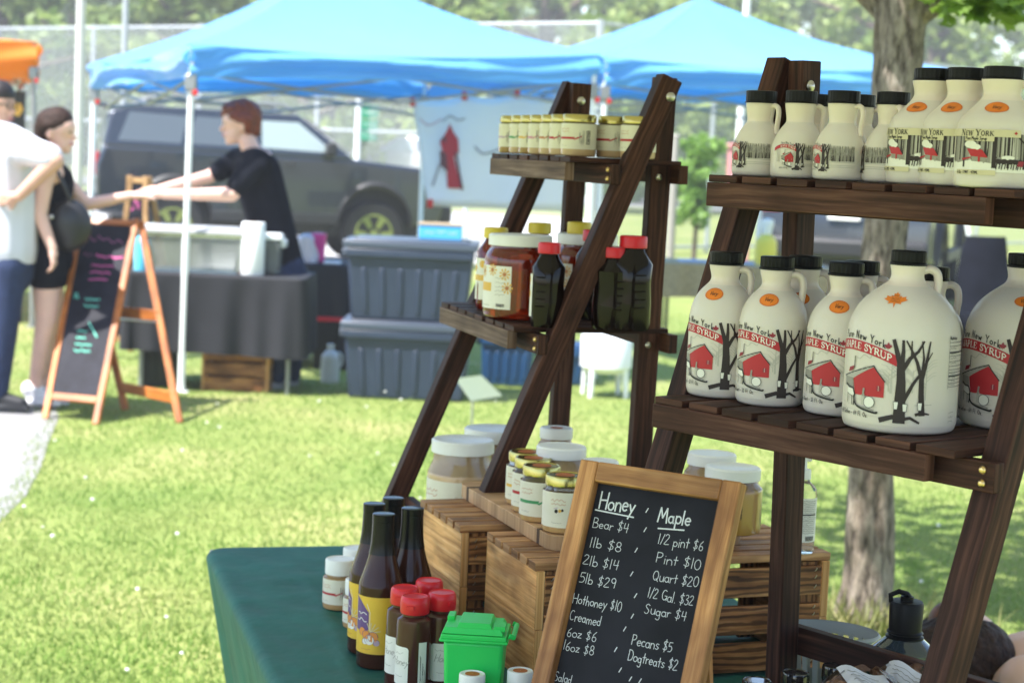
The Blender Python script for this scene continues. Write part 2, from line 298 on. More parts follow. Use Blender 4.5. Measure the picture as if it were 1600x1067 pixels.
G = {  # width, strokes (lists of points); s = smooth them
 'H': (.62, [[(.02, 1), (.04, 0)], [(.52, 1), (.5, 0)], [(.03, .5), (.5, .54)]]), 'o': (.48, [arc(.22, .25, .2, .24, 90, 450)]),
 'n': (.48, [[(.04, .5), (.05, 0)], arc(.22, .28, .16, .22, 170, 10) + [(.39, 0)]]), 'e': (.46, [[(.04, .26), (.37, .3)] + arc(.21, .26, .18, .24, 10, 320)]),
 'y': (.48, [[(.04, .5), (.2, .1)], [(.4, .5), (.2, .0), (.06, -.36)]]), 'M': (.75, [[(.02, 0), (.1, 1), (.33, .3), (.56, 1), (.66, 0)]]), 'a': (.48, [arc(.2, .24, .18, .24, 40, 390), [(.36, .5), (.36, .08), (.43, 0)]]),
 'p': (.48, [[(.06, .5), (.05, -.38)], arc(.22, .26, .18, .23, 150, -150)]), 'l': (.22, [[(.08, 1.02), (.07, 0)]]), 'B': (.58, [[(.05, 1), (.05, 0)], [(.05, 1), (.32, .98), (.4, .78), (.3, .58), (.06, .52)], [(.06, .52), (.38, .48), (.48, .25), (.36, .04), (.05, 0)]]),
 'r': (.36, [[(.05, .5), (.06, 0)], [(.06, .3), (.16, .47), (.31, .47)]]), '1': (.24, [[(.1, 1), (.08, 0)]]), 'b': (.46, [[(.05, 1), (.05, 0)], arc(.21, .24, .17, .23, 150, -150)]),
 '$': (.52, [[(.4, .82), (.22, .9), (.08, .74), (.2, .54), (.36, .38), (.34, .16), (.18, .1), (.04, .2)], [(.26, 1.08), (.18, -.1)]]), '4': (.52, [[(.1, .95), (.06, .42), (.44, .46)], [(.38, .95), (.34, 0)]]),
 '8': (.48, [arc(.22, .72, .15, .24, 270, 630) + arc(.22, .24, .19, .24, 90, -270)]), '2': (.5, [[(.04, .78), (.16, .96), (.34, .88), (.34, .66), (.18, .36), (.02, .03), (.42, .05)]]),
 '9': (.48, [arc(.22, .7, .17, .24, 10, 370) + [(.39, .7), (.34, 0)]]), '5': (.5, [[(.4, .97), (.1, .95)], [(.1, .95), (.07, .56), (.26, .6), (.4, .38), (.3, .08), (.04, .04)]]), '0': (.5, [arc(.22, .48, .2, .47, 90, 450, 14)]),
 '6': (.48, [[(.34, .97), (.12, .66), (.06, .28)] + arc(.22, .24, .17, .23, 180, 530)]), 'z': (.44, [[(.04, .48), (.36, .48), (.04, .02), (.38, .03)]]), '3': (.46, [[(.05, .9), (.24, .97), (.34, .76), (.16, .54), (.36, .4), (.34, .12), (.16, 0), (.02, .1)]]),
 'C': (.56, [arc(.27, .5, .24, .48, 50, 310, 12)]), 'm': (.68, [[(.04, .5), (.04, 0)], arc(.17, .3, .13, .2, 170, 10) + [(.31, 0)], arc(.44, .3, .13, .2, 170, 10) + [(.58, 0)]]), 'd': (.48, [arc(.2, .24, .17, .24, 40, 400), [(.38, 1), (.36, 0)]]),
 'h': (.46, [[(.06, 1), (.05, 0)], arc(.21, .28, .15, .22, 170, 10) + [(.37, 0)]]), 'i': (.2, [[(.08, .5), (.08, 0)], [(.09, .7), (.1, .74)]]), 't': (.38, [[(.18, .9), (.16, 0)], [(.02, .52), (.34, .54)]]), 'P': (.54, [[(.05, 1), (.04, 0)], [(.05, .98), (.34, .96), (.42, .74), (.3, .52), (.06, .46)]]),
 'Q': (.6, [arc(.27, .5, .24, .46, 90, 450, 14), [(.32, .22), (.52, -.06)]]), 'u': (.48, [[(.05, .5), (.07, .12), (.2, 0), (.34, .12), (.37, .5)], [(.37, .5), (.4, 0)]]), 'G': (.6, [arc(.28, .5, .25, .48, 50, 350, 12) + [(.52, .42), (.3, .42)], [(.52, .42), (.5, 0)]]),
 '.': (.18, [[(.06, 0), (.08, .04)]]), 'S': (.52, [[(.42, .86), (.26, .99), (.08, .8), (.2, .56), (.38, .36), (.32, .06), (.14, 0), (.02, .12)]]), 's': (.42, [[(.34, .44), (.2, .5), (.08, .38), (.2, .26), (.33, .14), (.2, 0), (.04, .06)]]), 'g': (.48, [arc(.2, .26, .17, .23, 40, 400), [(.37, .5), (.37, -.2), (.24, -.38), (.05, -.28)]]),
 'D': (.6, [[(.06, 1), (.05, 0)], [(.06, 1), (.36, .9), (.5, .5), (.36, .08), (.05, 0)]]), 'c': (.42, [arc(.21, .25, .18, .24, 50, 310)]), '/': (.36, [[(.3, 1.02), (.04, -.04)]]), 'k': (.46, [[(.06, 1), (.05, 0)], [(.36, .5), (.08, .22), (.38, 0)]]), 'w': (.62, [[(.02, .5), (.14, 0), (.28, .4), (.42, 0), (.56, .5)]]),
 'v': (.46, [[(.03, .5), (.2, 0), (.38, .5)]]), 'V': (.6, [[(.02, 1), (.26, 0), (.5, 1)]]), 'K': (.6, [[(.06, 1), (.06, 0)], [(.5, 1), (.08, .45), (.52, 0)]]), 'Y': (.6, [[(.02, 1), (.28, .5)], [(.54, 1), (.28, .5), (.27, 0)]]), 'N': (.66, [[(.06, 0), (.06, 1), (.52, 0), (.52, 1)]]),
 'F': (.5, [[(.06, 0), (.06, 1), (.44, 1)], [(.06, .52), (.36, .52)]]), 'O': (.62, [arc(.3, .5, .26, .48, 90, 450, 14)]), 'R': (.58, [[(.06, 0), (.06, 1), (.34, .97), (.44, .76), (.3, .52), (.06, .5)], [(.22, .5), (.5, 0)]]), 'I': (.2, [[(.08, 1), (.08, 0)]]), 'T': (.54, [[(.02, 1), (.5, 1)], [(.26, 1), (.26, 0)]]), 'L': (.48, [[(.06, 1), (.06, 0), (.42, 0)]]),
 'f': (.32, [[(.32, .92), (.2, 1), (.13, .85), (.12, 0)], [(.02, .5), (.28, .5)]]), '7': (.46, [[(.03, .96), (.4, .96), (.14, 0)]]), '•': (.34, [arc(.14, .36, .06, .06, 0, 360, 6)]), ' ': (.34, []),
}
# serif capitals for the printed labels: (points, thick?) per stroke
SERIF = {
 'M': (.95, [([(.12, 0), (.12, 1)], 0), ([(.14, 1), (.46, .02)], 1), ([(.46, .02), (.8, 1)], 0), ([(.8, 1), (.8, 0)], 1)], [(.12, 0), (.8, 0), (.1, 1), (.82, 1)]), 'A': (.8, [([(.08, 0), (.4, 1)], 0), ([(.4, 1), (.7, 0)], 1), ([(.2, .34), (.6, .34)], 0)], [(.08, 0), (.7, 0)]),
 'P': (.68, [([(.16, 0), (.16, 1)], 1), ([(.16, .97), (.42, .96), (.56, .75), (.42, .5), (.16, .48)], .6)], [(.16, 0)]), 'L': (.64, [([(.16, 0), (.16, 1)], 1), ([(.16, .03), (.56, .03), (.58, .26)], 0)], [(.16, 1)]), 'E': (.68, [([(.16, 0), (.16, 1)], 1), ([(.16, .97), (.56, .97), (.57, .76)], 0), ([(.16, .5), (.46, .5)], 0), ([(.16, .03), (.58, .03), (.6, .26)], 0)], []),
 'S': (.58, [([(.48, .74), (.46, .92), (.28, .98), (.1, .86), (.12, .66), (.42, .42), (.5, .2), (.36, .03), (.16, .03), (.06, .28)], .7)], []), 'Y': (.76, [([(.06, 1), (.38, .48)], 1), ([(.68, 1), (.38, .48)], 0), ([(.38, .5), (.38, 0)], 1)], [(.06, 1), (.68, 1), (.38, 0)]),
 'R': (.76, [([(.16, 0), (.16, 1)], 1), ([(.16, .97), (.44, .96), (.56, .75), (.42, .5), (.16, .48)], .6), ([(.36, .5), (.66, 0)], 1)], [(.16, 0), (.68, 0)]), 'U': (.78, [([(.14, 1), (.14, .3), (.22, .06), (.4, .0), (.58, .08), (.64, .3)], .8), ([(.64, .3), (.64, 1)], 0)], [(.14, 1), (.64, 1)]),
 'N': (.84, [([(.12, 0), (.12, 1)], 0), ([(.12, 1), (.68, 0)], 1), ([(.68, 0), (.68, 1)], 0)], [(.12, 0), (.1, 1), (.68, 1)]), 'W': (1.05, [([(.04, 1), (.28, 0)], 1), ([(.28, 0), (.5, 1)], 0), ([(.5, 1), (.74, 0)], 1), ([(.74, 0), (.96, 1)], 0)], [(.04, 1), (.96, 1)]),
 'O': (.8, [(arc(.4, .5, .3, .48, 90, 450, 14), .75)], []), 'K': (.78, [([(.16, 0), (.16, 1)], 1), ([(.6, 1), (.18, .45)], 0), ([(.32, .58), (.68, 0)], 1)], [(.16, 0), (.16, 1), (.68, 0), (.6, 1)]), ' ': (.4, [], []),
}
def seg_quads(pts, w0, w1=None):
    out = []; n = len(pts); w1 = w0 if w1 is None else w1
    for i in range(n - 1):
        (a, b), (c, d) = pts[i][:2], pts[i + 1][:2]; L = math.hypot(c - a, d - b)
        if L < 1e-9: continue
        ux, uy = (c - a) / L, (d - b) / L; k0 = (w0 + (w1 - w0) * i / (n - 1)) / 2; k1 = (w0 + (w1 - w0) * (i + 1) / (n - 1)) / 2; e = min(k0, L) * .4
        a, b, c, d = a - ux * e, b - uy * e, c + ux * e, d + uy * e
        out.append([(a + uy * k0, b - ux * k0), (c + uy * k1, d - ux * k1), (c - uy * k1, d + ux * k1), (a - uy * k0, b + ux * k0)])
    return out
class Art:
    """flat artwork: polygons (u, v) with a material and a layer"""
    def __init__(s): s.P = []
    def poly(s, p, m, l=0): s.P.append((list(p), m, l)); return s
    def line(s, p, w, m, l=1, w1=None, sm=False):
        for q in seg_quads(cat(p) if sm else p, w, w1): s.P.append((q, m, l))
        return s
    def text(s, t, x, y, h, m, l=2, w=.11, ws=1.0, sp=.0, slant=0, jit=0, sm=True, path=None, anchor=0):
        tot = sum(G.get(c, G['o'])[0] + sp for c in t) * h; cx = x - tot * anchor
        for c in t:
            gw, st = G.get(c, G['o']); jy = random.uniform(-jit, jit) * h; js = 1 + random.uniform(-jit, jit) * 1.2
            for k in st:
                pts = cat(k, 4) if sm and len(k) in (4, 5, 6, 7, 8) and c not in 'MHNKLFTzw' else k
                pp = [(cx + (px + slant * py) * h * js, y + py * h * js + jy) for px, py in pts]
                if path: pp = [path(*q) for q in pp]
                s.line(pp, w * h * ws, m, l)
            cx += (gw + sp) * h
        return s
    def serif(s, t, x, y, h, m, l=2, path=None, anchor=.5, sp=.02, sx=1.0, small=None, ws=1.0):
        tot = 0; H0 = h
        for i, c in enumerate(t): tot += (SERIF[c][0] * sx + sp) * (h if (not small or i in small) else h * .78)
        cx = x - tot * anchor
        for i, c in enumerate(t):
            hh = h if (not small or i in small) else h * .78
            gw, st, se = SERIF[c]
            for k, th in st:
                pts = cat(k, 3) if len(k) > 3 else k; w = (.075 + .12 * th) * hh
                pp = [(cx + px * hh * sx, y + py * hh) for px, py in pts]; pp = [path(*q) for q in pp] if path else pp
                s.line(pp, w * ws, m, l)
            for px, py in se:
                py = .03 if py == 0 else .97; pp = [(cx + (px - .13) * hh * sx, y + py * hh), (cx + (px + .13) * hh * sx, y + py * hh)]
                pp = [path(*q) for q in pp] if path else pp; s.line(pp, .07 * hh * ws, m, l)
            cx += (gw * sx + sp) * hh
        return s
    def squig(s, x, y, w, h, m, l=2, lw=.12, n=None):
        n = n or max(3, int(w / h * 1.6)); pts = [(x + w * i / n, y + h * random.random()) for i in range(n + 1)]
        return s.line(cat(pts, 2), h * lw, m, l)
    def mesh(s, fn, maxlen=.012, vlen=.05):
        """fn(u, v, layer) -> point; long edges are cut so the art follows a curved surface"""
        mats = []; mb = MB()
        for p, m, l in s.P:
            if m not in mats: mats.append(m)
            k = mats.index(m); lo = [min(q[i] for q in p) for i in (0, 1)]; hi = [max(q[i] for q in p) for i in (0, 1)]
            if hi[0] - lo[0] < maxlen and hi[1] - lo[1] < vlen * 1.2: mb.add([fn(u, v, l) for u, v in p], [tuple(range(len(p)))], k, [list(p)]); continue
            bm = bmesh.new(); bm.faces.new([bm.verts.new((u, v, 0)) for u, v in p]); c = lo[0] + maxlen
            while c < hi[0]:
                bmesh.ops.bisect_plane(bm, geom=bm.verts[:] + bm.edges[:] + bm.faces[:], plane_co=(c, 0, 0), plane_no=(1, 0, 0)); c += maxlen
            c = lo[1] + vlen
            while c < hi[1]:
                bmesh.ops.bisect_plane(bm, geom=bm.verts[:] + bm.edges[:] + bm.faces[:], plane_co=(0, c, 0), plane_no=(0, 1, 0)); c += vlen
            bmesh.ops.triangulate(bm, faces=bm.faces[:]); bm.verts.index_update()
            vv = [(v.co.x, v.co.y) for v in bm.verts]; ff = [tuple(v.index for v in f.verts) for f in bm.faces]
            mb.add([fn(u, v, l) for u, v in vv], ff, k, [[vv[i] for i in f] for f in ff]); bm.free()
        return mb, mats
class Surf:
    """surface of revolution from a profile; maps arc length and angle to points"""
    def __init__(s, prof):
        s.r = [p[0] for p in prof]; s.z = [p[1] for p in prof]; s.s = [0]
        for i in range(1, len(prof)): s.s.append(s.s[-1] + math.hypot(s.r[i] - s.r[i - 1], s.z[i] - s.z[i - 1]))
    def at(s, phi, z0, dv, off):
        s0 = float(np.interp(z0, s.z, s.s)) + dv; r = float(np.interp(s0, s.s, s.r)); z = float(np.interp(s0, s.s, s.z)); e = .003
        dr = float(np.interp(s0 + e, s.s, s.r) - np.interp(s0 - e, s.s, s.r)); dz = float(np.interp(s0 + e, s.s, s.z) - np.interp(s0 - e, s.s, s.z)); L = math.hypot(dr, dz) or 1
        r += off * dz / L; z -= off * dr / L
        return (r * cos(phi), r * sin(phi), z)
    def fn(s, phi0, z0, rref, base=.0005): return lambda u, v, l: s.at(phi0 + u / rref, z0, v, base + .00022 * l)

# ================================================================== ground (structure)
def ground_mat():
    m = bpy.data.materials.new('lawn'); m.use_nodes = True; n = m.node_tree.nodes; l = m.node_tree.links; b = n['Principled BSDF']
    t = n.new('ShaderNodeTexCoord')
    def noise(sc_, det=5):
        z = n.new('ShaderNodeTexNoise'); z.inputs['Scale'].default_value = sc_; z.inputs['Detail'].default_value = det; l.new(t.outputs['Object'], z.inputs[0]); return z
    def ramp(src, *st):
        r = n.new('ShaderNodeValToRGB'); l.new(src, r.inputs[0]); e = r.color_ramp.elements; e[0].position, e[0].color = st[0][0], (*st[0][1], 1); e[1].position, e[1].color = st[-1][0], (*st[-1][1], 1)
        for p, c in st[1:-1]: k = e.new(p); k.color = (*c, 1)
        return r.outputs[0]
    a = ramp(noise(.9, 8).outputs[0], (.3, (.145, .20, .052)), (.5, (.20, .24, .07)), (.7, (.30, .29, .12)))
    c = ramp(noise(26, 8).outputs[0], (.3, (.78, .84, .78)), (.62, (1.08, 1.06, 1.0)))
    mx = n.new('ShaderNodeMix'); mx.data_type = 'RGBA'; mx.blend_type = 'MULTIPLY'; mx.inputs[0].default_value = .75; l.new(a, mx.inputs[6]); l.new(c, mx.inputs[7])
    d = ramp(noise(.35, 6).outputs[0], (.6, (0, 0, 0)), (.74, (1, 1, 1)))
    m2 = n.new('ShaderNodeMix'); m2.data_type = 'RGBA'; l.new(d, m2.inputs[0]); l.new(mx.outputs[2], m2.inputs[6]); m2.inputs[7].default_value = (.3, .27, .13, 1)
    l.new(m2.outputs[2], b.inputs['Base Color']); b.inputs['Roughness'].default_value = .9; b.inputs['Specular IOR Level'].default_value = .15
    return m
M_lawn = ground_mat()
g = MB(); g.grid(lambda a, b: (-160 + 320 * a, -30 + 330 * b, 0), 8, 8); tag(g.build('ground', M_lawn), kind='structure')
def sheet(name, pts, mat, z, label=None): mb = MB(); mb.add([(p[0], p[1], z) for p in pts], [tuple(range(len(pts)))]); return tag(mb.build(name, mat), kind='structure')
M_path = pm('pale_path', (.25, .245, .24), .9, vary=.12, scale=9, bump=.2)
P = [atz(*q) for q in [(84, 628), (92, 652), (76, 690), (62, 735), (40, 775), (0, 815)]]
sheet('path', [(-4.2, 10.3)] + [(p.x, p.y) for p in P] + [(-1.9, 6.2), (-2.6, 5.2), (-6, 5.2), (-6, 10.6)], M_path, .004)
M_lot = pm('pale_gravel_lot', (.42, .41, .40), .9, vary=.08, scale=2)
sheet('gravel_lot', [(-40, 21), (-6, 20.5), (-.5, 26), (1.4, 33), (1.9, 47), (-60, 52)], M_lot, .006)
sheet('road', [(-60, 58), (60, 62), (60, 74), (-60, 70)], pm('asphalt', (.2, .2, .21), .9, vary=.1, scale=3), .012)

# ================================================================== the stall in front
T = .74
TC0 = V3((-.615, 3.755, 0)); E1 = V3((.963, .27, 0)); E2 = V3((.27, -.963, 0)); TW, TL = .965, 2.2
rzT = atan2(.27, .963)
tb = empty('folding_table', TC0, rzT, 'folding table hidden under the dark green cloth in the foreground', 'table')
mb = MB(); mb.box((TW / 2, -TL / 2, T - .022), (TW - .02, TL - .02, .035)); mb.build('tabletop', M_gmetal, tb, bevel=.004)
for x in (.3, TW - .3):
    for y in (-.4, -TL + .3): mb = MB(); mb.tube([(x, y, 0), (x, y, T - .04)], .014); mb.build('leg', M_gmetal, tb)
M_cloth = fabric('green_cloth', (.006, .11, .088), 0, .7, .2, 9, .5)
def cloth(name, w, l, z, drop, mat, loc, rz, label, amp=.012, tuck=0, nw=14, skip=()):
    """one continuous cloth: a top with rounded edges and a skirt hanging all round; local corner at 0,0 ; spans +x, -y"""
    cr, rr = .05, .016; pts = []
    for cx, cy, a0, ln, dx, dy in ((w - cr, -cr, 90, w - 2 * cr, 1, 0), (w - cr, -l + cr, 0, l - 2 * cr, 0, -1), (cr, -l + cr, -90, w - 2 * cr, -1, 0), (cr, -cr, -180, l - 2 * cr, 0, 1)):
        n_ = max(4, int(ln / .022)); nx, ny = cos(radians(a0)), sin(radians(a0)); ex, ey = cx + cr * nx, cy + cr * ny
        for i in range(n_): t = 1 - i / n_; pts.append((ex - dx * ln * t, ey - dy * ln * t, nx, ny))
        for i in range(6): a = radians(a0 - 90 * i / 6); pts.append((cx + cr * cos(a), cy + cr * sin(a), cos(a), sin(a)))
    N = len(pts); P = []; F = []; c = V3((w / 2, -l / 2, 0)); cum = [0]
    for i in range(1, N): cum.append(cum[-1] + math.hypot(pts[i][0] - pts[i - 1][0], pts[i][1] - pts[i - 1][1]))
    def wr(x, y):
        e = min(1, min(x, w - x, -y, l + y) / .04) if 0 < x < w and 0 < -y < l else 0
        a, b = x / w, -y / l
        return max(0, e) * (.0014 * sin(a * 23 + 4 * sin(b * 9)) * sin(b * 17) + .001 * sin(x * 61 + y * 40 + 5 * sin(b * 6)) + .0035 * sum(math.exp(-((x - c0 - .05 * sin(b * 4 + c0 * 9)) / .012) ** 2) for c0 in (.11, .36, .7)) + .003 * sum(math.exp(-((-y - c0 - .06 * sin(a * 5 + c0 * 7)) / .012) ** 2) for c0 in (.28, .62, .95, 1.3)))
    rings = [('top', t) for t in [0.0] + [(k / 40) ** .8 for k in range(1, 40)]] + [('edge', a) for a in (0, 25, 50, 75)] + [('skirt', k / 12) for k in range(13)]
    for kind, q in rings:
        for i, (x, y, nx, ny) in enumerate(pts):
            s_ = cum[i]
            if kind == 'top':
                ix, iy = x - nx * rr, y - ny * rr; px_, py_ = c.x + (ix - c.x) * q, c.y + (iy - c.y) * q; P.append((px_, py_, z + wr(px_, py_)))
            elif kind == 'edge': P.append((x - nx * rr * (1 - sin(radians(q))), y - ny * rr * (1 - sin(radians(q))), z - rr * (1 - cos(radians(q)))))
            else:
                wav = amp * q ** .7 * (sin(s_ * 21 + 3 * sin(s_ * 5)) + .6 * sin(s_ * 37 + 1)); tk = tuck * q * drop; xx = min(max(x, tk), w - tk); yy = -min(max(-y, tk), l - tk)
                P.append((xx + nx * wav * .6, yy + ny * wav * .6, z - rr - (drop - rr) * q * (1 - .02 * sin(s_ * 3))))
    R_n = len(rings)
    for j_ in range(R_n - 1):
        for i in range(N): F.append((j_ * N + i, (j_ + 1) * N + i, (j_ + 1) * N + (i + 1) % N, j_ * N + (i + 1) % N))
    mb = MB(); mb.add(P, F); o = mb.build(name, mat, None, sharp=75); o.location = loc; o.rotation_euler = (0, 0, rz)
    bm = bmesh.new(); bm.from_mesh(o.data); bmesh.ops.remove_doubles(bm, verts=bm.verts, dist=.0004); bmesh.ops.recalc_face_normals(bm, faces=bm.faces); bm.to_mesh(o.data); bm.free()
    return o
tag(cloth('tablecloth', TW, TL, T - .0005, .66, M_cloth, TC0, rzT, '', .016, .2), 'dark green cloth draped over the foreground table', 'tablecloth')

# ---- two folding display racks
def bolt(p, n, r=.0065, mat=None, name='bolt', parent=None):
    mb = MB(); M = Matrix.Translation(V3(p)) @ V3(n).to_track_quat('Z', 'Y').to_matrix().to_4x4()
    mb.lathe([(r, 0), (r, .002), (r * .6, .0045), (.0004, .0052)], 14, 0, M); return mb.build(name, mat or M_steel, parent)
def rack(loc, yw, a, b, s, q, e0, e1, label, name='display_rack', railm=None):
    Wd, H = .5364, .973; R = empty(name, loc, -radians(yw), label, 'display rack', 'folding wooden display racks')
    sy = lambda z: z / H * a                                     # the slanted leg's centre line
    for x, sgn in ((0, -1), (Wd, 1)):
        mb = MB(); mb.board((x, sy(0), 0), (x, sy(H + .004), H + .004), .036, .040, (1, 0, 0)); mb.build('slanted_leg', M_rack, R, bevel=.002)
        xv = x - sgn * .034
        mb = MB(); mb.board((xv, b, 0), (xv, a + .006, H + .006), .028, .040, (1, 0, 0)); mb.build('upright_leg', M_rack, R, bevel=.002)
        bolt((x + .018 if sgn > 0 else xv + .014, a - .002 if sgn > 0 else a + .004, H - .03), (1, 0, 0), .0085, parent=R)
        for z, qq in zip(s, q): bolt((xv + .014, b + (a - b) * z / H, z - .004), (1, 0, 0), .006, parent=R)
    for z, qq in zip(s, q):
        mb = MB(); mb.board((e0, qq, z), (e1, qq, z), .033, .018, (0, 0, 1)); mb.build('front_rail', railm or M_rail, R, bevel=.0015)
        yc = sy(z) - .031
        mb = MB(); mb.board((e0 + .01, yc, z - .002), (Wd + .020, yc, z - .002), .036, .018, (0, 0, 1)); cb = mb.build('crossbar', M_rack, R, bevel=.0015)
        for dz in (-.008, .008): bolt((Wd + .004, yc - .009, z - .002 + dz), (0, -1, 0), .0048, M_brass, 'screw', cb)
        mb = MB(); mb.board((-.02, b + (a - b) * z / H + .032, z + .002), (Wd + .022, b + (a - b) * z / H + .032, z + .002), .034, .018, (0, 0, 1)); mb.build('crossbar', M_rack, R, bevel=.0015)
        n = 8; span = (Wd - .016) - (e0 - .004); pit = span / n; back = b + (a - b) * z / H + .04
        mb = MB()
        for i in range(n):
            xc = e0 - .004 + pit * (i + .5); dz = random.uniform(-.0004, .0004); w = pit - .011
            y1 = back + random.uniform(-.004, .004)
            if i == n - 1: w += .004
            mb.board((xc, qq - .007 + random.uniform(-.002, .002), z + .0216 + dz), (xc, y1, z + .0216 + dz), w, .0100, (1, 0, 0))
        mb.build('shelf', M_rack, R, bevel=.0012)
    zb = .13
    mb = MB(); mb.board((-.0, b + .026, zb), (Wd, b + .026, zb), .042, .018, (0, 0, 1)); mb.build('brace', M_rack, R, bevel=.0015)
    mb = MB(); mb.board((.02, sy(.1) + .028, .1), (Wd - .02, sy(.1) + .028, .1), .034, .018, (0, 0, 1)); mb.build('brace', M_rack, R, bevel=.0015)
    return R
R1 = dict(loc=V3((-.269, 3.782, T)), yw=72.66, s=(.802, .494), q=(.223, .128)); R2 = dict(loc=V3((.114, 2.482, T)), yw=50.18, s=(.7857, .48), q=(.191, .1085))
rack(R1['loc'], R1['yw'], .389, .377, R1['s'], R1['q'], .012, .493, 'dark wooden A-frame rack holding honey jars, left of the two', railm=wood('paler_lit_stained_wood', (.09, .052, .038), (.19, .12, .092), (.30, .21, .17), 4, 110, rough=.65, spec=.2))  # railm: same wood, paler still; light from the left painted into its colour
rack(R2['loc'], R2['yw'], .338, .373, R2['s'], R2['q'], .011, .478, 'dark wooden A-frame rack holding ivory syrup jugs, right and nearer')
def onrack(R, lx, ly, sh):
    a = -radians(R['yw']); return R['loc'] + V3((cos(a) * lx - sin(a) * ly, sin(a) * lx + cos(a) * ly, R['s'][sh] + .0274))
def rackx(R, px, ly, sh):
    lo, hi = -.1, .7
    for _ in range(40):
        m = (lo + hi) / 2
        if pxof(onrack(R, m, ly, sh))[0] < px: lo = m
        else: hi = m
    return onrack(R, lo, ly, sh)
def facing(p, deg): return atan2(-p.y, -p.x) + radians(deg)

# ---- ivory syrup jugs
def star(n): return [(cos(pi / 2 + i * pi / n) * (1 if i % 2 == 0 else .55), sin(pi / 2 + i * pi / n) * (1 if i % 2 == 0 else .55)) for i in range(2 * n)]
LEAF = [(0, -1), (.08, -.45), (.5, -.55), (.42, -.35), (.95, .0), (.75, .1), (.82, .42), (.45, .3), (.42, .5), (.2, .35), (.28, .8), (.12, .7), (0, 1), (-.12, .7), (-.28, .8), (-.2, .35), (-.42, .5), (-.45, .3), (-.82, .42), (-.75, .1), (-.95, 0), (-.42, -.35), (-.5, -.55), (-.08, -.45)]
def syrup_art(H, size_text, su=1.0, sv=1.0, v0=0.0, wood_=False):
    A = Art(); S = lambda u, v: (u * su * H, (v * sv + v0) * H); k = .775
    P_ = lambda pts: [S(*p) for p in pts]
    B = lambda u, v: S(u, v - k * (u + .1) ** 2)
    n = 14; top = [B(-.394 + .588 * i / n, .502) for i in range(n + 1)]; bot = [B(-.394 + .588 * i / n, .444) for i in range(n + 1)]
    for i in range(n): A.poly([top[i], top[i + 1], bot[i + 1], bot[i]], M_red, 2)
    A.serif('MAPLE SYRUP', -.018, .4555, .0365, M_white, 3, path=B, sx=1.3, ws=H * su)
    A.text('Pure New York', -.205, .511, .042, M_ink, 2, w=.13, sp=.15, path=B, ws=H * su)
    A.poly([S(.142 + .024 * x, .484 + .024 * y) for x, y in LEAF], M_leafred, 3)
    wl = H * su * (1.5 if wood_ else 1)
    def br(pts, w0, w1, m=M_darkwood_ink, l=4): A.line(P_(pts), w0 * wl, m, l, w1 * wl)
    for x0, y0, hh, tw in [(.17, .23, .17, .012), (.285, .24, .12, .008), (.155, .24, .09, .005), (.2, .25, .2, .006), (.36, .2, .22, .005)]:
        br([(x0, y0), (x0, y0 + hh)], tw, .003, M_lgrey, 1)
        for j in range(9):
            y = y0 + hh * (.3 + .08 * j); d = random.choice((-1, 1)); br([(x0, y), (x0 + d * .035, y + .03), (x0 + d * .06, y + .035)], .0035, .0018, M_lgrey, 1)
    br([(.12, .078), (.185, .1), (.23, .088), (.28, .1), (.33, .074)], .03, .012)
    br([(.222, .08), (.222, .2), (.222, .29), (.215, .4)], .066, .04); br([(.218, .38), (.2, .43), (.172, .52)], .034, .02); br([(.222, .4), (.225, .46), (.222, .52)], .026, .014)
    br([(.232, .37), (.262, .425), (.305, .465), (.335, .52)], .026, .01); br([(.24, .19), (.285, .285), (.318, .335)], .022, .014); br([(.27, .435), (.268, .52)], .012, .006)
    br([(.31, .118), (.34, .13), (.385, .122)], .018, .008); br([(.343, .12), (.335, .22), (.33, .34)], .036, .026); br([(.328, .32), (.302, .405), (.275, .46), (.24, .52)], .022, .008)
    br([(.335, .32), (.352, .4), (.362, .46), (.372, .52)], .022, .008); br([(.332, .34), (.338, .43), (.325, .52)], .016, .006); br([(.352, .4), (.385, .46)], .01, .005)
    A.poly(P_([(-.076, .288), (.066, .362), (.082, .345), (.133, .29), (.133, .2), (-.055, .2)]), M_red, 2)
    A.poly(P_([(-.165, .292), (.03, .368), (.07, .368), (-.076, .286)]), M_lgrey, 3); A.line(P_([(-.165, .292), (.068, .37), (.086, .345), (.136, .288)]), .006 * wl, M_ink, 4)
    for i in range(7): A.line(P_([(-.165 + .03 * i, .291 + .011 * i), (-.08 + .022 * i, .288 + .011 * i)]), .002 * wl, M_grey_ink, 4)
    A.poly(P_([(-.165, .29), (-.08, .288), (-.07, .23), (-.16, .24)]), M_grey_ink, 2)
    A.poly(P_([(-.125, .318), (-.08, .332), (-.072, .356), (-.115, .345)]), M_leafred, 4); A.line(P_([(-.07, .345), (-.068, .41)]), .006 * wl, M_ink, 4)
    A.line(P_([(-.068, .41), (-.03, .4), (.0, .425), (.04, .41), (.05, .43)]), .002 * wl, M_grey_ink, 2, sm=True)
    A.poly(P_([(.09, .235), (.115, .235), (.115, .262), (.09, .262)]), M_leafred, 4); A.line(P_([(.102, .235), (.102, .262)]), .002 * wl, M_white, 5)
    A.poly(P_([(.05 + .034 * cos(t * .52), .168 + .032 * sin(t * .52)) for t in range(12)]), M_white, 5); A.line(P_([(.05 + .034 * cos(t * .52), .168 + .032 * sin(t * .52)) for t in range(13)]), .003 * wl, M_ink, 6)
    A.poly(P_([(.0, .15), (.02, .15), (.02, .21), (.0, .205)]), M_lgrey, 6); A.line(P_([(.01, .2), (.014, .24)]), .012 * wl, M_grey_ink, 7)
    A.line(P_([(-.06, .19), (-.045, .15), (0, .128), (.09, .112), (.1, .12)]), .011 * wl, M_ink, 6, sm=True); A.line(P_([(-.03, .14), (.08, .125)]), .008 * wl, M_grey_ink, 6)
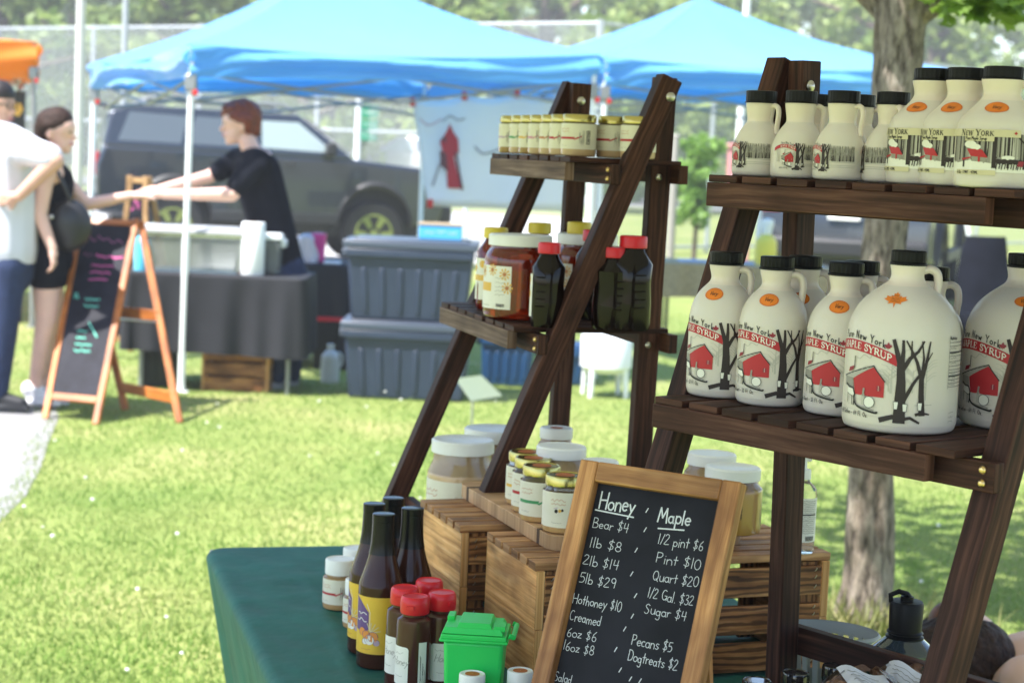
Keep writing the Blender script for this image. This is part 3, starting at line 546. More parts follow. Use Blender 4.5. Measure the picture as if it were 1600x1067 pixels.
    A.poly(P_([(-.125, .235), (-.07, .23), (-.058, .2), (-.075, .185), (-.12, .195)]), M_white, 4); A.line(P_([(-.14, .25), (-.11, .235), (-.07, .232), (-.055, .2), (-.06, .14)]), .009 * wl, M_ink, 5); A.line(P_([(-.12, .2), (-.118, .15)]), .005 * wl, M_ink, 5); A.line(P_([(-.08, .19), (-.075, .14)]), .005 * wl, M_ink, 5); A.line(P_([(-.125, .2), (-.07, .185)]), .003 * wl, M_ink, 5)
    for y in (.185, .15, .125, .105): A.line(P_([(-.2, y), (-.1, y - .01), (.1, y - .015 + .01 * random.random())]), .0016 * wl, M_lgrey, 1)
    A.line(P_([(.3, .17), (.4, .175)]), .002 * wl, M_grey_ink, 1)
    for bx, by in ((.2, .165), (.248, .155), (.328, .165)): A.poly(P_([(bx - .012, by + .02), (bx + .014, by + .02), (bx + .01, by - .022), (bx - .008, by - .022)]), M_white, 6); A.line(P_([(bx - .012, by + .02), (bx + .014, by + .02), (bx + .01, by - .022), (bx - .008, by - .022), (bx - .012, by + .02)]), .0025 * wl, M_ink, 7)
    T_ = lambda u, v: S(u, v - .2 * (u + .1) ** 2)
    A.text(size_text, -.21, .086, .024, M_ink, 2, w=.13, sp=.06, path=T_, ws=H * su)
    if wood_:
        for i in range(46):
            x = .39 + i * .012; y = .24 + .012 * random.random(); br([(x, y), (x + random.uniform(-.012, .012), y + .2 + .06 * random.random())], random.uniform(.005, .011), .004, random.choice((M_grey_ink, M_darkwood_ink)), 1)
            br([(x, .34), (x + random.uniform(-.05, .05), .5)], .006, .003, M_grey_ink, 1)
        for y in (.225, .17, .14): A.line(P_([(.38, y), (.6, y + .004), (.95, y)]), .01 * wl, M_lgrey, 1)
        for x in (-.3, -.27, -.24, -.21): br([(x, .2), (x, .42)], .006, .003, M_grey_ink, 1)
    else:
        for i, y in enumerate([.515, .495, .46, .44, .41, .385, .365, .35, .33, .31, .29, .27]): A.line(P_([(.51, y), (.69, y)]), (.008 if i in (2, 8) else .0025) * wl, M_ink, 2)
        A.line(P_([(.51, .53), (.51, .26)]), .002 * wl, M_ink, 2); A.text('Nutrition', .515, .53, .02, M_ink, 2, path=S, w=.16, ws=H * su)
        for y in (.478, .45, .425, .395, .34, .32, .3, .28): A.squig(*S(.518, y), .06 * H, .010 * H, M_ink, 2, .18)
        for y in (.12, .095, .07): A.squig(*S(.53, y), .05 * H, .012 * H, M_grey_ink, 2, .2)
    return A
def handle(H, pts, r, parent, phi):
    mb = MB(); c, s = cos(phi), sin(phi); P_ = cat([(x * H, z * H) for x, z in pts], 5)
    mb.tube([(x * c, x * s, z) for x, z in P_], r * H, 12, flat=.8); return mb.build('handle', M_jug, parent, sharp=60)
def jug_cap(H, r, z0, parent):
    mb = MB(); rib = lambda i, j: 1 + (.022 if (i % 4 < 2 and 2 <= j <= 3) else 0)
    mb.lathe([(r * 1.07, z0), (r * 1.07, z0 + .012 * H), (r * .98, z0 + .016 * H), (r, z0 + .02 * H), (r, H - .006 * H), (r * .94, H - .001 * H), (.0005, H)], 96, 0, None, lambda i, j: 1 + (.02 if (i % 4 < 2 and 3 <= j <= 4) else 0), caps=(True, False))
    return mb.build('cap', M_cap, parent)
def sticker(surf, H, z, phi, rref, sx, sy, kind, parent):
    A = Art()
    if kind == 'leaf':
        A.poly([(x * sx * 1.25, y * sy * 1.15) for x, y in LEAF], M_orange, 0)
        for j, y in enumerate((.35, .1, -.15, -.38)): A.squig(-sx * .42, y * sy, sx * .85, sy * .2, M_ink, 1, .22)
    else:
        A.poly([(sx * cos(t * pi / 12), sy * sin(t * pi / 12)) for t in range(24)], M_orange, 0)
        A.line([(sx * .93 * cos(t * pi / 12), sy * .93 * sin(t * pi / 12)) for t in range(25)], sy * .03, M_leafred, 1)
        A.text('Very', 0, -sy * .25, sy * .62, M_ink, 1, w=.11, anchor=.5, slant=.25)
    mb, ms = A.mesh(surf.fn(phi, z, rref, .0007), .005, .004); return mb.build('seal_sticker', ms, parent)
def make_jug(kind, H, Rr, prof, neck, hand, hphi, art, zlab, stick, stz, stphi, label):
    root = empty('syrup_jug', (0, 0, 0), 0, label, 'syrup jug', 'ivory maple syrup jugs on the rack')
    pr = [(r * H, z * H) for r, z in prof]; lo = [p for p in pr]; sm = cat(lo, 5); sf = Surf(sm)
    mb = MB(); mb.lathe(sm, 64, caps=(True, True)); zf = neck['fill'] * H
    mb.M = [1 if max(mb.V[k][2] for k in f) <= zf + .0015 else 0 for f in mb.F]; mb.build('body', [M_jug, M_jugf], root, sharp=50)
    handle(H, hand, neck['hr'], root, hphi); jug_cap(H, neck['r'] * H, neck['z'] * H, root)
    for q_ in (118, -62): ms_ = MB(); a_ = hphi + radians(q_ - 118 if q_ > 0 else 180); ms_.tube([(r * cos(a_), r * sin(a_), z) for r, z in sm], .0007, 5); ms_.build('mould_seam', M_jugf, root)
    A, zc = art; m2, ms = A.mesh(lambda u, v, l: sf.at(u / Rr, zc, v - zc, .0005 + .0002 * l), .01); m2.build('printed_label', ms, root)
    if stick: sticker(sf, H, stz * H, stphi, float(np.interp(stz * H, sf.z, sf.r)), stick[1] * H, stick[2] * H, stick[0], root)
    return root
PR_G = [(.27, 0), (.30, .012), (.313, .04), (.317, .08), (.317, .25), (.317, .42), (.314, .5), (.309, .555), (.297, .61), (.273, .665), (.238, .715), (.19, .76), (.142, .795), (.108, .82), (.093, .842), (.089, .865), (.092, .89), (.097, .915), (.093, .93)]
PR_Q = [(.19, 0), (.215, .012), (.228, .04), (.232, .08), (.232, .25), (.232, .42), (.232, .53), (.226, .58), (.213, .635), (.188, .69), (.155, .735), (.12, .77), (.1, .795), (.093, .82), (.097, .85), (.105, .88), (.108, .905), (.104, .92)]
PR_H = [(.25, 0), (.285, .012), (.302, .04), (.306, .09), (.306, .2), (.306, .32), (.298, .38), (.27, .45), (.238, .52), (.2, .575), (.168, .615), (.155, .64), (.152, .67), (.157, .72), (.165, .77), (.172, .82), (.174, .85), (.168, .87)]
PR_N = [(.30, 0), (.335, .01), (.348, .035), (.352, .08), (.35, .2), (.35, .38), (.347, .46), (.337, .53), (.305, .585), (.255, .635), (.21, .68), (.175, .72), (.155, .755), (.15, .78), (.155, .82), (.166, .86), (.17, .885), (.165, .9)]
HG, HQ, HH, HN = .2236, .2, .118, .1475
jugG = make_jug('g', HG, .317 * HG, PR_G, dict(r=.096, z=.918, hr=.03, fill=.80), [(.07, .885), (.12, .9), (.16, .88), (.172, .83), (.168, .77), (.165, .70), (.172, .65)], radians(140), (syrup_art(HG, 'Half Gallon • 64 Fl. Oz.'), .3 * HG), .3, ('leaf', .058, .052), .735, radians(25), 'x')
jugG2 = make_jug('g', HG, .317 * HG, PR_G, dict(r=.096, z=.918, hr=.03, fill=.80), [(.07, .885), (.12, .9), (.16, .88), (.172, .83), (.168, .77), (.165, .70), (.172, .65)], radians(140), (syrup_art(HG, 'Half Gallon • 64 Fl. Oz.'), .3 * HG), .3, ('oval', .056, .04), .735, radians(45), 'x')
jugQ = make_jug('q', HQ, .232 * HQ, PR_Q, dict(r=.112, z=.91, hr=.03, fill=.77), [(.08, .875), (.13, .885), (.17, .86), (.182, .8), (.178, .74), (.17, .68)], radians(130), (syrup_art(HQ, 'One Quart • 32 Fl. Oz.'), .3 * HQ), .3, ('oval', .066, .05), .715, radians(22), 'x')
def half_art(): return syrup_art(HH, 'Half Pint • 8 Fl. Oz.', .5, .66, .05, True)
jugH = make_jug('h', HH, .306 * HH, PR_H, dict(r=.178, z=.855, hr=.036, fill=.63), [(.14, .81), (.2, .83), (.25, .80), (.262, .73), (.255, .65), (.245, .57), (.25, .5)], radians(115), (half_art(), .22 * HH), .2, None, 0, 0, 'x')
def ny_art(H):
    A = Art(); r = .35; D = lambda deg: radians(deg) * r * H
    A.poly([(D(-62), .13 * H), (D(95), .13 * H), (D(95), .44 * H), (D(-62), .44 * H)], M_grey_ink, 0)
    for i in range(60):
        x = random.uniform(-60, 94); y0 = random.uniform(.2, .26); c = random.choice((M_grey_ink, M_darkwood_ink, M_darkwood_ink, M_lgrey)); A.line([(D(x), y0 * H), (D(x + random.uniform(-1, 1)), .44 * H)], random.uniform(.006, .022) * H, c, 1)
    for x, w in ((12, .035), (55, .055), (-32, .02), (30, .02), (72, .03)): A.line([(D(x), .17 * H), (D(x), .44 * H)], w * H, M_darkwood_ink, 3)
    A.line([(D(55), .35 * H), (D(42), .42 * H)], .012 * H, M_darkwood_ink, 3)
    A.poly([(D(-62), .13 * H), (D(95), .13 * H), (D(95), .2 * H), (D(60), .21 * H), (D(30), .24 * H), (D(10), .2 * H), (D(-20), .225 * H), (D(-45), .2 * H), (D(-62), .22 * H)], M_white, 2)
    for cx, cy, rx, ry in ((30, .25, 9, .018), (-22, .35, 10, .03), (-14, .33, 8, .025), (78, .23, 9, .02)): A.poly([(D(cx + rx * cos(t * .52)), (cy + ry * sin(t * .52)) * H) for t in range(12)], M_white, 4)
    A.poly([(D(-27), .315 * H), (D(-4), .31 * H), (D(4), .245 * H), (D(-20), .255 * H)], M_red, 5); A.poly([(D(-19), .255 * H), (D(2), .245 * H), (D(2), .21 * H), (D(-19), .215 * H)], M_grey_ink, 4); A.poly([(D(-9), .25 * H), (D(-6), .25 * H), (D(-6), .21 * H), (D(-9), .21 * H)], M_red, 6); A.poly([(D(-36), .235 * H), (D(-20), .25 * H), (D(-20), .238 * H), (D(-34), .22 * H)], M_red, 5)
    for cx in (18, 25, 33, 40, 46): A.poly([(D(cx + 4.5 * cos(t * .63)), (.215 + .022 * sin(t * .63) + .006 * random.random()) * H) for t in range(10)], M_darkwood_ink, 6); A.line([(D(cx - 2), .2 * H), (D(cx - 3), .155 * H)], .008 * H, M_darkwood_ink, 6); A.line([(D(cx + 2), .2 * H), (D(cx + 1), .16 * H)], .008 * H, M_darkwood_ink, 6)
    A.poly([(D(44), .225 * H), (D(52), .225 * H), (D(50), .18 * H), (D(42), .185 * H)], M_leafred, 7)
    A.poly([(D(-70), .415 * H), (D(45), .415 * H), (D(45), .475 * H), (D(-70), .475 * H)], M_straw, 7); A.serif('NEW YORK', D(-14), .422 * H, .048 * H, M_ink, 8, sx=1.15, small=(0, 4), sp=.06)
    A.poly([(D(-31), .378 * H), (D(11), .378 * H), (D(11), .417 * H), (D(-31), .417 * H)], M_straw, 8); A.text('Pure Maple Syrup', D(-29), .388 * H, .026 * H, M_ink, 9, w=.17, sp=.0)
    A.poly([(D(38) + .016 * H * x, (.447 + .018 * y) * H) for x, y in LEAF], M_red, 8)
    A.poly([(D(-45), .105 * H), (D(15), .105 * H), (D(15), .145 * H), (D(-45), .145 * H)], M_straw, 7); A.text('16 OZ • 1 PINT • 473ML', D(-43), .113 * H, .022 * H, M_ink, 8, w=.17, sp=.02)
    return A
jugN = make_jug('n', HN, .35 * HN, PR_N, dict(r=.158, z=.888, hr=.045, fill=.71), [(.14, .86), (.23, .86), (.31, .83), (.345, .76), (.335, .66), (.32, .6)], radians(112), (ny_art(HN), .3 * HN), .3, ('oval', .098, .062), .655, radians(8), 'x')
used = set()
def put(src, loc, rz, label, group=None):
    """the first use moves the thing itself, later ones are copies"""
    if id(src) not in used and src.name not in used:
        used.add(src.name); o = src; o.location = loc; o.rotation_euler = (0, 0, rz)
    else: o = dup(src); o.location = loc; o.rotation_euler = (0, 0, rz)
    o['label'] = label
    if group: o['group'] = group
    return o
zl = T + R2['s'][1] + .0274
for src, px, py, deg, lab in [
    (jugQ, 1123, 617, -46, 'quart syrup jug with red banner at the left end of the lower shelf'), (jugQ, 1202, 630, -36, 'quart syrup jug second from the left on the lower shelf, round orange seal'),
    (jugQ, 1309, 645, -33, 'quart syrup jug tucked behind the left edge of the biggest jug with leaf sticker'), (jugG, 1403, 668, -40, 'biggest half gallon syrup jug with an orange maple leaf sticker, lower shelf'),
    (jugG2, 1584, 665, -42, 'half gallon syrup jug at the right end of the lower shelf behind the slanted leg')]:
    p = atz(px, py, zl); put(src, p, facing(p, deg), lab)
for px, ly, lab in [(1246, .27, 'quart jug in the back row, cap above the second front jug'), (1334, .27, 'quart jug in the back row behind the third front jug, only cap and shoulder showing'), (1441, .29, 'quart jug in the back row seen through the handle of the biggest jug')]:
    p = rackx(R2, px, ly, 1); put(jugQ, p, facing(p, -30), lab)
for px, ly, deg, lab in [(1183, .245, -62, 'half pint jug at the left end of the upper shelf, red banner at its edge'), (1245, .24, -22, 'half pint jug second from left on the upper shelf, whole red barn showing'), (1311, .236, -58, 'half pint jug third from left on the upper shelf, bare trees facing the camera'), (1388, .262, -95, 'half pint jug beside the first large pint jug, only grey winter trees showing')]:
    p = rackx(R2, px, ly, 0); put(jugH, p, facing(p, deg), lab)
for px, ly, lab in [(1268, .33, 'half pint jug hidden behind the second upper-shelf jug, cap edge showing'), (1336, .335, 'half pint jug hidden behind the third upper-shelf jug, cap edge showing')]:
    p = rackx(R2, px, ly, 0); put(jugH, p, facing(p, -30), lab)
for px, ly, deg, lab in [(1447, .255, -40, 'pint jug with winter scene label, leftmost of the three beside the small jugs'), (1499, .25, -36, 'pint jug with winter scene label, middle of the three, mostly overlapped'), (1556, .232, -17, 'pint jug with winter scene label nearest the camera at the upper right')]:
    p = rackx(R2, px, ly, 0); put(jugN, p, facing(p, deg), lab)

# ---- jars and bottles
def band(A, R, z0, z1, d0, d1, m, l=0): A.poly([(radians(d0) * R, z0), (radians(d1) * R, z0), (radians(d1) * R, z1), (radians(d0) * R, z1)], m, l)
def barcode(A, x, z, w, h, l=2, vert=False):
    for i in range(11):
        q = i / 11
        if vert: A.poly([(x, z + h * q), (x + w, z + h * q), (x + w, z + h * (q + random.uniform(.03, .075))), (x, z + h * (q + .05))], M_ink, l)
        else: A.poly([(x + w * q, z), (x + w * (q + random.uniform(.03, .07)), z), (x + w * (q + .05), z + h), (x + w * q, z + h)], M_ink, l)
def lid(R, h, z, mat, parent, n=60, seal=None, ridge=.012, name='lid'):
    mb = MB(); mb.lathe([(R, z), (R * 1.01, z + .0015), (R, z + .003), (R, z + h - .003), (R * .96, z + h - .0004), (R * .9, z + h), (R * .86, z + h - .0012), (.0005, z + h - .0012)], n, 0, None, lambda i, j: 1 + (ridge if i % 2 and 2 <= j <= 3 else 0), (True, False))
    o = mb.build(name, mat, parent)
    if seal: m2 = MB(); m2.lathe([(seal, z + h - .001), (seal, z + h - .0006), (.0004, z + h - .0005)], 28, caps=(False, False)); m2.build('seal_sticker', M_seal, o)
    return o
def make_jar(name, R, H, lidR, lidH, lidm, cont, label, catg, group, lab=None, strip=None, seal=None, shoulder=.8, fill=.9, bc=True, herb=False):
    root = empty(name, (0, 0, 0), 0, label, catg, group); hb = H - lidH; hs = hb * shoulder
    pr = [(R * .9, 0), (R * .975, .002), (R, .007), (R, hs * .5), (R, hs - .004), (R * .985, hs), (lidR * .94, hs + (hb - hs) * .55), (lidR * .9, hb + .004)]
    mb = MB(); k = 6 if fill < 1 else 8
    mb.lathe(pr[:k], 40); mb.build('contents', cont, root)
    mb = MB(); mb.lathe([(r + .0004, z) for r, z in pr[5:]], 40, caps=(False, False)); mb.build('glass_neck', M_glass, root)
    lid(lidR, lidH, hb, lidm, root, seal=seal)
    if lab:
        z0, z1, d = lab; A = Art(); band(A, R, z0 * H, z1 * H, -d, d, M_cream); hl = (z1 - z0) * H
        if strip:
            zs = z0 * H + hl * .38; A.poly([(-.9 * R, zs), (.25 * R, zs), (.3 * R, zs + hl * .09), (-.9 * R, zs + hl * .09)], strip, 1)
            for i in range(6): A.poly([(.2 * R + .07 * R * i, zs + hl * .02 * i), (.32 * R + .07 * R * i, zs + hl * (.02 * i - .03)), (.36 * R + .07 * R * i, zs + hl * (.06 + .02 * i))], strip, 1)
        for y in (.74, .64): A.squig(-.75 * R, z0 * H + hl * y, .7 * R, hl * .075, M_ruststrip, 1, .16)
        A.squig(-.7 * R, z0 * H + hl * .12, .5 * R, hl * .04, M_grey_ink, 1, .2)
        if bc:
            barcode(A, .95 * R, z0 * H + hl * .2, .26 * R, hl * .55, 1, True)
            for i in range(3): A.squig(.55 * R + .11 * R * i, z0 * H + hl * .15, .07 * R, hl * .6, M_grey_ink, 1, .012, 14)
        sf = Surf([(R, 0), (R, H)]); m2, ms = A.mesh(lambda u, v, l: sf.at(u / R, 0, v, .0005 + .0002 * l), .006); m2.build('paper_label', ms, root)
    return root
GJ = 'gold lidded jars on the rack'
r1z = T + R1['s'][0] + .0274
strips = [M_lilac, M_green_ink, M_goldstrip, M_pinkstrip, M_ruststrip, M_red, M_red]; names = ['lilac', 'green', 'gold', 'pale pink', 'rust', 'red', 'red']
wc = ['first', 'second', 'third', 'fourth', 'fifth', 'sixth', 'seventh']
for i in range(7):
    j = make_jar('honey_jar', .0325, .077, .031, .014, M_gold, M_pale_honey if i not in (0, 2) else M_gold_honey, f'gold lidded jar, {wc[i]} from the far end of the top rack row, {names[i]} strip', 'jar', GJ, (.17, .78, 150), strips[i], fill=.9, shoulder=.95)
    px = [803, 820, 835, 850, 868, 884, 903][i]; p = rackx(R1, px, .262, 0); j.location = p; j.rotation_euler = (0, 0, facing(p, -62 if i < 6 else -30))
for px, ly, lab in [(958, .335, 'gold lidded jar behind the nearest top-row jar, red strip and barcode'), (996, .345, 'gold lidded jar half hidden by the slanted leg on the top shelf')]:
    j = make_jar('honey_jar', .0325, .077, .031, .014, M_gold, M_pale_honey, lab, 'jar', GJ, (.17, .78, 150), M_red, fill=.9, shoulder=.95)
    p = rackx(R1, px, ly, 0); j.location = p; j.rotation_euler = (0, 0, facing(p, -30))
# big honey jars and dark bottles on the lower shelf
def big_honey(label):
    root = empty('honey_jar', (0, 0, 0), 0, label, 'honey jar', 'large white lidded honey jars'); R, H = .066, .158
    pr = cat([(R * .8, 0), (R * .95, .004), (R, .014), (R, .05), (R, .105), (R * .97, .118), (R * .88, .128), (R * .84, .132), (R * .83, .142)], 3)
    mb = MB(); mb.lathe(pr, 56); mb.build('glass_body', M_honey, root, sharp=60)
    lid(R * .9, .021, .137, M_wlid, root, 96, ridge=.006)
    A = Art(); band(A, R, .02, .1, -48, 36, M_white)
    A.poly([(-.053, .052), (-.002, .052), (-.002, .068), (-.053, .068)], M_goldstrip, 1)
    for cx, cy in ((-.03, .088), (.0, .092), (.028, .085), (.034, .06)):
        for t in range(9): A.poly([(cx, cy), (cx + .011 * cos(t * .7 - .15), cy + .011 * sin(t * .7 - .15)), (cx + .011 * cos(t * .7 + .2), cy + .011 * sin(t * .7 + .2))], M_goldstrip, 1)
        A.poly([(cx + .004 * cos(t), cy + .004 * sin(t)) for t in range(6)], M_ruststrip, 2)
    barcode(A, .012, .024, .018, .006); A.squig(-.05, .025, .045, .002, M_grey_ink, 1, .3)
    for y in (.045, .052, .06, .068, .076): A.squig(.008, y, .022, .003, M_grey_ink, 1, .2)
    sf = Surf([(R, 0), (R, H)]); m2, ms = A.mesh(lambda u, v, l: sf.at(u / R, 0, v, .0006 + .0002 * l), .008); m2.build('paper_label', ms, root); return root
r1l = T + R1['s'][1] + .0274
for px, py, deg, lab in [(808, 497, -48, 'large amber honey jar with white lid and sunflower label on the rack'), (913, 490, -60, 'large amber honey jar with white lid behind the dark red-capped bottle')]:
    j = big_honey(lab); p = atz(px, py, r1l); j.location = p; j.rotation_euler = (0, 0, facing(p, deg))
def hex_bottle(label, H, R, cont, capm, lab=True, group=None):
    root = empty('squeeze_bottle', (0, 0, 0), 0, label, 'squeeze bottle', group)
    mb = MB(); mb.lathe([(R * .9, 0), (R, .006), (R, H * .3), (R * .94, H * .5), (R, H * .7), (R * .62, H * .82), (R * .56, H * .86)], 24, 0, None, lambda i, j: 1 + .035 * cos(i * pi / 2)); mb.build('body', cont, root, sharp=40)
    for k in range(5): 
        m2 = MB(); a = pi / 8 * 2 * 7; z = H * (.25 + .085 * k); m2.tube([(R * .985 * cos(q), R * .985 * sin(q), z) for q in [pi / 8 * 3 + i * .12 for i in range(6)]], .0018, 6); m2.build('moulded_rib', cont, root)
    lid(R * .66, H * .125, H * .865, capm, root, 48)
    if lab:
        A = Art(); band(A, R, H * .12, H * .62, -50, 50, M_white); A.poly([(-.02, H * .35), (.02, H * .35), (.02, H * .42), (-.02, H * .42)], M_goldstrip, 1)
        for cx, cy in ((-.012, .5), (.012, .55)): A.poly([(cx + .008 * cos(t), cy * H + .008 * sin(t)) for t in range(6)], M_goldstrip, 1)
        sf = Surf([(R * 1.0, 0), (R * 1.0, H)]); m2, ms = A.mesh(lambda u, v, l: sf.at(u / R, 0, v, .0008 + .0002 * l), .008); m2.build('paper_label', ms, root)
    return root
for px, ly, lab, H in [(770, .185, 'amber squeeze bottle with yellow cap left of the large honey jar', .163), (838, .32, 'amber squeeze bottle, yellow cap showing above the large honey jar lid', .170), (899, .335, 'amber squeeze bottle with yellow cap beside the rack upright', .182)]:
    j = hex_bottle(lab, H, .036, M_honey, M_ylid, True, 'yellow capped honey bottles'); p = rackx(R1, px, ly, 1); j.location = p; j.rotation_euler = (0, 0, facing(p, -60))
for px, py, ly, lab, H in [(853, 510, None, 'near black squeeze bottle with red cap in front of the honey jars', .153), (925, 0, .33, 'near black bottle with red cap half hidden by the slanted leg', .172), (983, 0, .33, 'near black bottle with red cap beside the right upright leg', .172), (955, 0, .30, 'near black bottle standing low between the slanted leg and upright', .15)]:
    j = hex_bottle(lab, H, .031 if not ly else .038, M_syrup, M_rlid, ly is None, 'dark syrup bottles with red caps'); p = atz(px, py, r1l) if ly is None else rackx(R1, px, ly, 1); j.location = p; j.rotation_euler = (0, 0, facing(p, -110 if ly is None else -60))

# ---- crates, cutting board and what stands on them
def crate(loc, rz, L, D, H, label):
    c = empty('wooden_crate', loc, rz, label, 'crate', 'torched wooden crates')
    t = .014
    for x in (t / 2, L - t / 2):
        mb = MB(); n = 2; hh = (H - .013) / n
        for i in range(n): mb.board((x, 0.001, hh * (i + .5)), (x, D - .001, hh * (i + .5)), hh - .0006, t, (0, 0, 1))
        mb.build('end_panel', M_crate_end, c, bevel=.001)
    sh = (H - .014) / 3
    for y in (.006, D - .006):
        mb = MB()
        for k in range(3): mb.board((t + .0004, y, sh * (k + .5)), (L - t - .0004, y, sh * (k + .5)), sh - .015, .011, (0, 0, 1))
        sp = mb.build('side_slats', M_crate, c, bevel=.0012)
        mb = MB()
        for x in (t + .018,): mb.board((x, y + (.011 if y < D / 2 else -.011), 0.002), (x, y + (.011 if y < D / 2 else -.011), H - .016), .03, .01, (1, 0, 0))
        mb.build('corner_post', M_crate, c)
        mb = MB(); x = L - t - .018; mb.board((x, y + (.011 if y < D / 2 else -.011), 0.002), (x, y + (.011 if y < D / 2 else -.011), H - .016), .03, .01, (1, 0, 0)); mb.build('corner_post', M_crate, c)
        if y < D / 2:
            m2 = MB()
            for k in range(3):
                for x in (t + .012, L - t - .012):
                    for dz in (-.012, .004, .016): m2.tube([(x - .002, .0002, sh * (k + .5) + dz), (x - .001, -.0012, sh * (k + .5) + dz + .001), (x + .001, -.0012, sh * (k + .5) + dz + .004), (x + .002, .0002, sh * (k + .5) + dz + .005)], .0007, 5)
            m2.build('staples', M_steel, sp)
    mb = MB(); n = 6; pw = D / n
    for i in range(n): mb.board((-.002, pw * (i + .5), H - .0064 + random.uniform(-.001, .0006)), (L + .002 + random.uniform(-.003, .001), pw * (i + .5), H - .0064), pw - .009, .0128, (0, 1, 0))
    mb.build('top_slats', M_crate_top, c, bevel=.0012)
    return c
CH = .2; rzC = radians(19.8); CL, CD = .515, .243
def crate_at(px, py, H, lab, L=CL, D=CD, off=(0, 0)):
    p = atz(px, py, T + H); e = V3((cos(rzC), sin(rzC), 0)); d = V3((-sin(rzC), cos(rzC), 0)); p = p + e * off[0] + d * off[1]; p.z = T; return crate(p, rzC, L, D, H, lab)
crate_at(840, 880, CH, 'torched slatted crate nearest the chalkboard, carrying the front of the cutting board')
crate_at(722, 821, CH, 'torched slatted crate behind the front crate, its pale burnt end facing left', L=.46)
crate_at(722, 821, CH, 'low crate behind the other two under the large tan jars', L=.46, D=.30, off=(.0, .262)).scale = (1, 1, .5)
ZB = T + CH + .0256
cb = empty('cutting_board', (0, 0, 0), 0, 'wooden cutting board with dark walnut strips lying across the crates', 'cutting board')
c0 = V3((.076, 2.918, 0)); be = V3((cos(rzC), sin(rzC), 0)); bd = V3((-sin(rzC), cos(rzC), 0)); BW, BL = .346, .483
cb.location = (c0.x, c0.y, T + CH + .0007); cb.rotation_euler = (0, 0, rzC)
def rounded(x0, x1, y0, y1, r, corners=(1, 1, 1, 1)):
    o = []
    for (cx, cy, a), k in zip(((x0, y0, 180), (x1, y0, 270), (x1, y1, 0), (x0, y1, 90)), corners):
        rr = r if k else .0005; qx = cx + (rr if cx == x0 else -rr); qy = cy + (rr if cy == y0 else -rr)
        o += [(qx + rr * cos(radians(a + 90 * i / 7)), qy + rr * sin(radians(a + 90 * i / 7))) for i in range(8)]
    return o
def plate(poly, z0, z1): mb = MB(); n = len(poly); mb.add([(x, y, z0) for x, y in poly] + [(x, y, z1) for x, y in poly], [tuple(reversed(range(n))), tuple(range(n, 2 * n))] + [(i, (i + 1) % n, (i + 1) % n + n, i + n) for i in range(n)], 0, [[(poly[i % n][0], poly[i % n][1]) for i in f] for f in [tuple(reversed(range(n))), tuple(range(n, 2 * n))] + [(i, (i + 1) % n, (i + 1) % n + n, i + n) for i in range(n)]]); return mb
for y0, y1, m, nm, cr in ((0, .052, M_board, 'end_strip', (1, 1, 0, 0)), (.0522, .066, M_board_dark, 'walnut_strip', (0, 0, 0, 0)), (.0662, .42, M_board, 'middle_panel', (0, 0, 0, 0)), (.4202, .434, M_board_dark, 'walnut_strip', (0, 0, 0, 0)), (.4342, .483, M_board, 'end_strip', (0, 0, 1, 1))): plate(rounded(0, BW, y0, y1, .026, cr), 0, .0242).build(nm, m, cb, bevel=.003 if m is M_board else None)
for i, (px, py, st, lab) in enumerate([(820, 786, M_goldstrip, 'gold strip gold lidded jar farthest back of the four on the cutting board'), (830, 797, M_red, 'red strip gold lidded jar second from the back on the cutting board'), (843, 811, M_green_ink, 'green sprig gold lidded jar third of the row on the cutting board'), (879, 828, None, 'gold lidded jar with small bee mark beside the chalkboard frame')]):
    j = make_jar('creamed_honey_jar', .0345, .092, .0315, .0165, M_gold, M_cream_honey, lab, 'jar', 'gold lidded jars on the cutting board', (.11, .73, 150), st, .016, .86, .9)
    p = atz(px, py, ZB); j.location = p; j.rotation_euler = (0, 0, facing(p, -20 if i < 3 else 8))
    if i == 3:
        A = Art(); A.poly([(.003 * cos(t) - .002, .0035 * sin(t)) for t in range(6)], M_ink, 3); A.poly([(.004 + .0025 * cos(t), .001 + .003 * sin(t)) for t in range(6)], M_goldstrip, 3); A.poly([(.008 + .002 * cos(t), .002 + .0025 * sin(t)) for t in range(6)], M_ink, 3); A.line([(-.006, .004), (.0, .006)], .0012, M_lilac, 3)
        sf = Surf([(.0345, 0), (.0345, .1)]); m2, ms = A.mesh(lambda u, v, l: sf.at(u / .0345 - .42, .037, v, .0006 + .0002 * l)); m2.build('bee_mark', ms, j)
def white_jar(px, py, z, R, H, lab, cont=M_cream_honey, seal=None, lidh=.02, labspan=None, lR=.9, d=None):
    j = make_jar('creamed_honey_jar', R, H, R * lR, lidh, M_wlid, cont, lab, 'jar', 'white lidded creamed honey jars', labspan, None, seal, .84, 1.0, bc=True)
    p = atz(px, py, z); j.location = p; j.rotation_euler = (0, 0, facing(p, -48)); return j
white_jar(873, 792, ZB, .0475, .108, 'wide white lidded jar behind the four gold lids on the cutting board', M_pale_honey, None)
white_jar(866, 748, ZB, .034, .098, 'white lidded tan jar farthest back on the cutting board, behind the slanted leg', M_cream_honey, .012, labspan=(.1, .55, 80))
white_jar(934, 808, ZB, .034, .098, 'dark rimmed white lidded jar just behind the top left corner of the chalkboard', M_cream_honey)
white_jar(902, 812, ZB, .022, .06, 'small white lidded jar between the gold lids and the chalkboard', M_cream_honey)
white_jar(1107, 808, ZB, .046, .112, 'white lidded jar behind the top right corner of the chalkboard', M_cream_honey)
white_jar(1140, 829, ZB, .0505, .108, 'white lidded golden brown jar right of the chalkboard, small label', M_gold_honey, labspan=(.18, .62, 40))
zr = T + CH * .5 + .0006
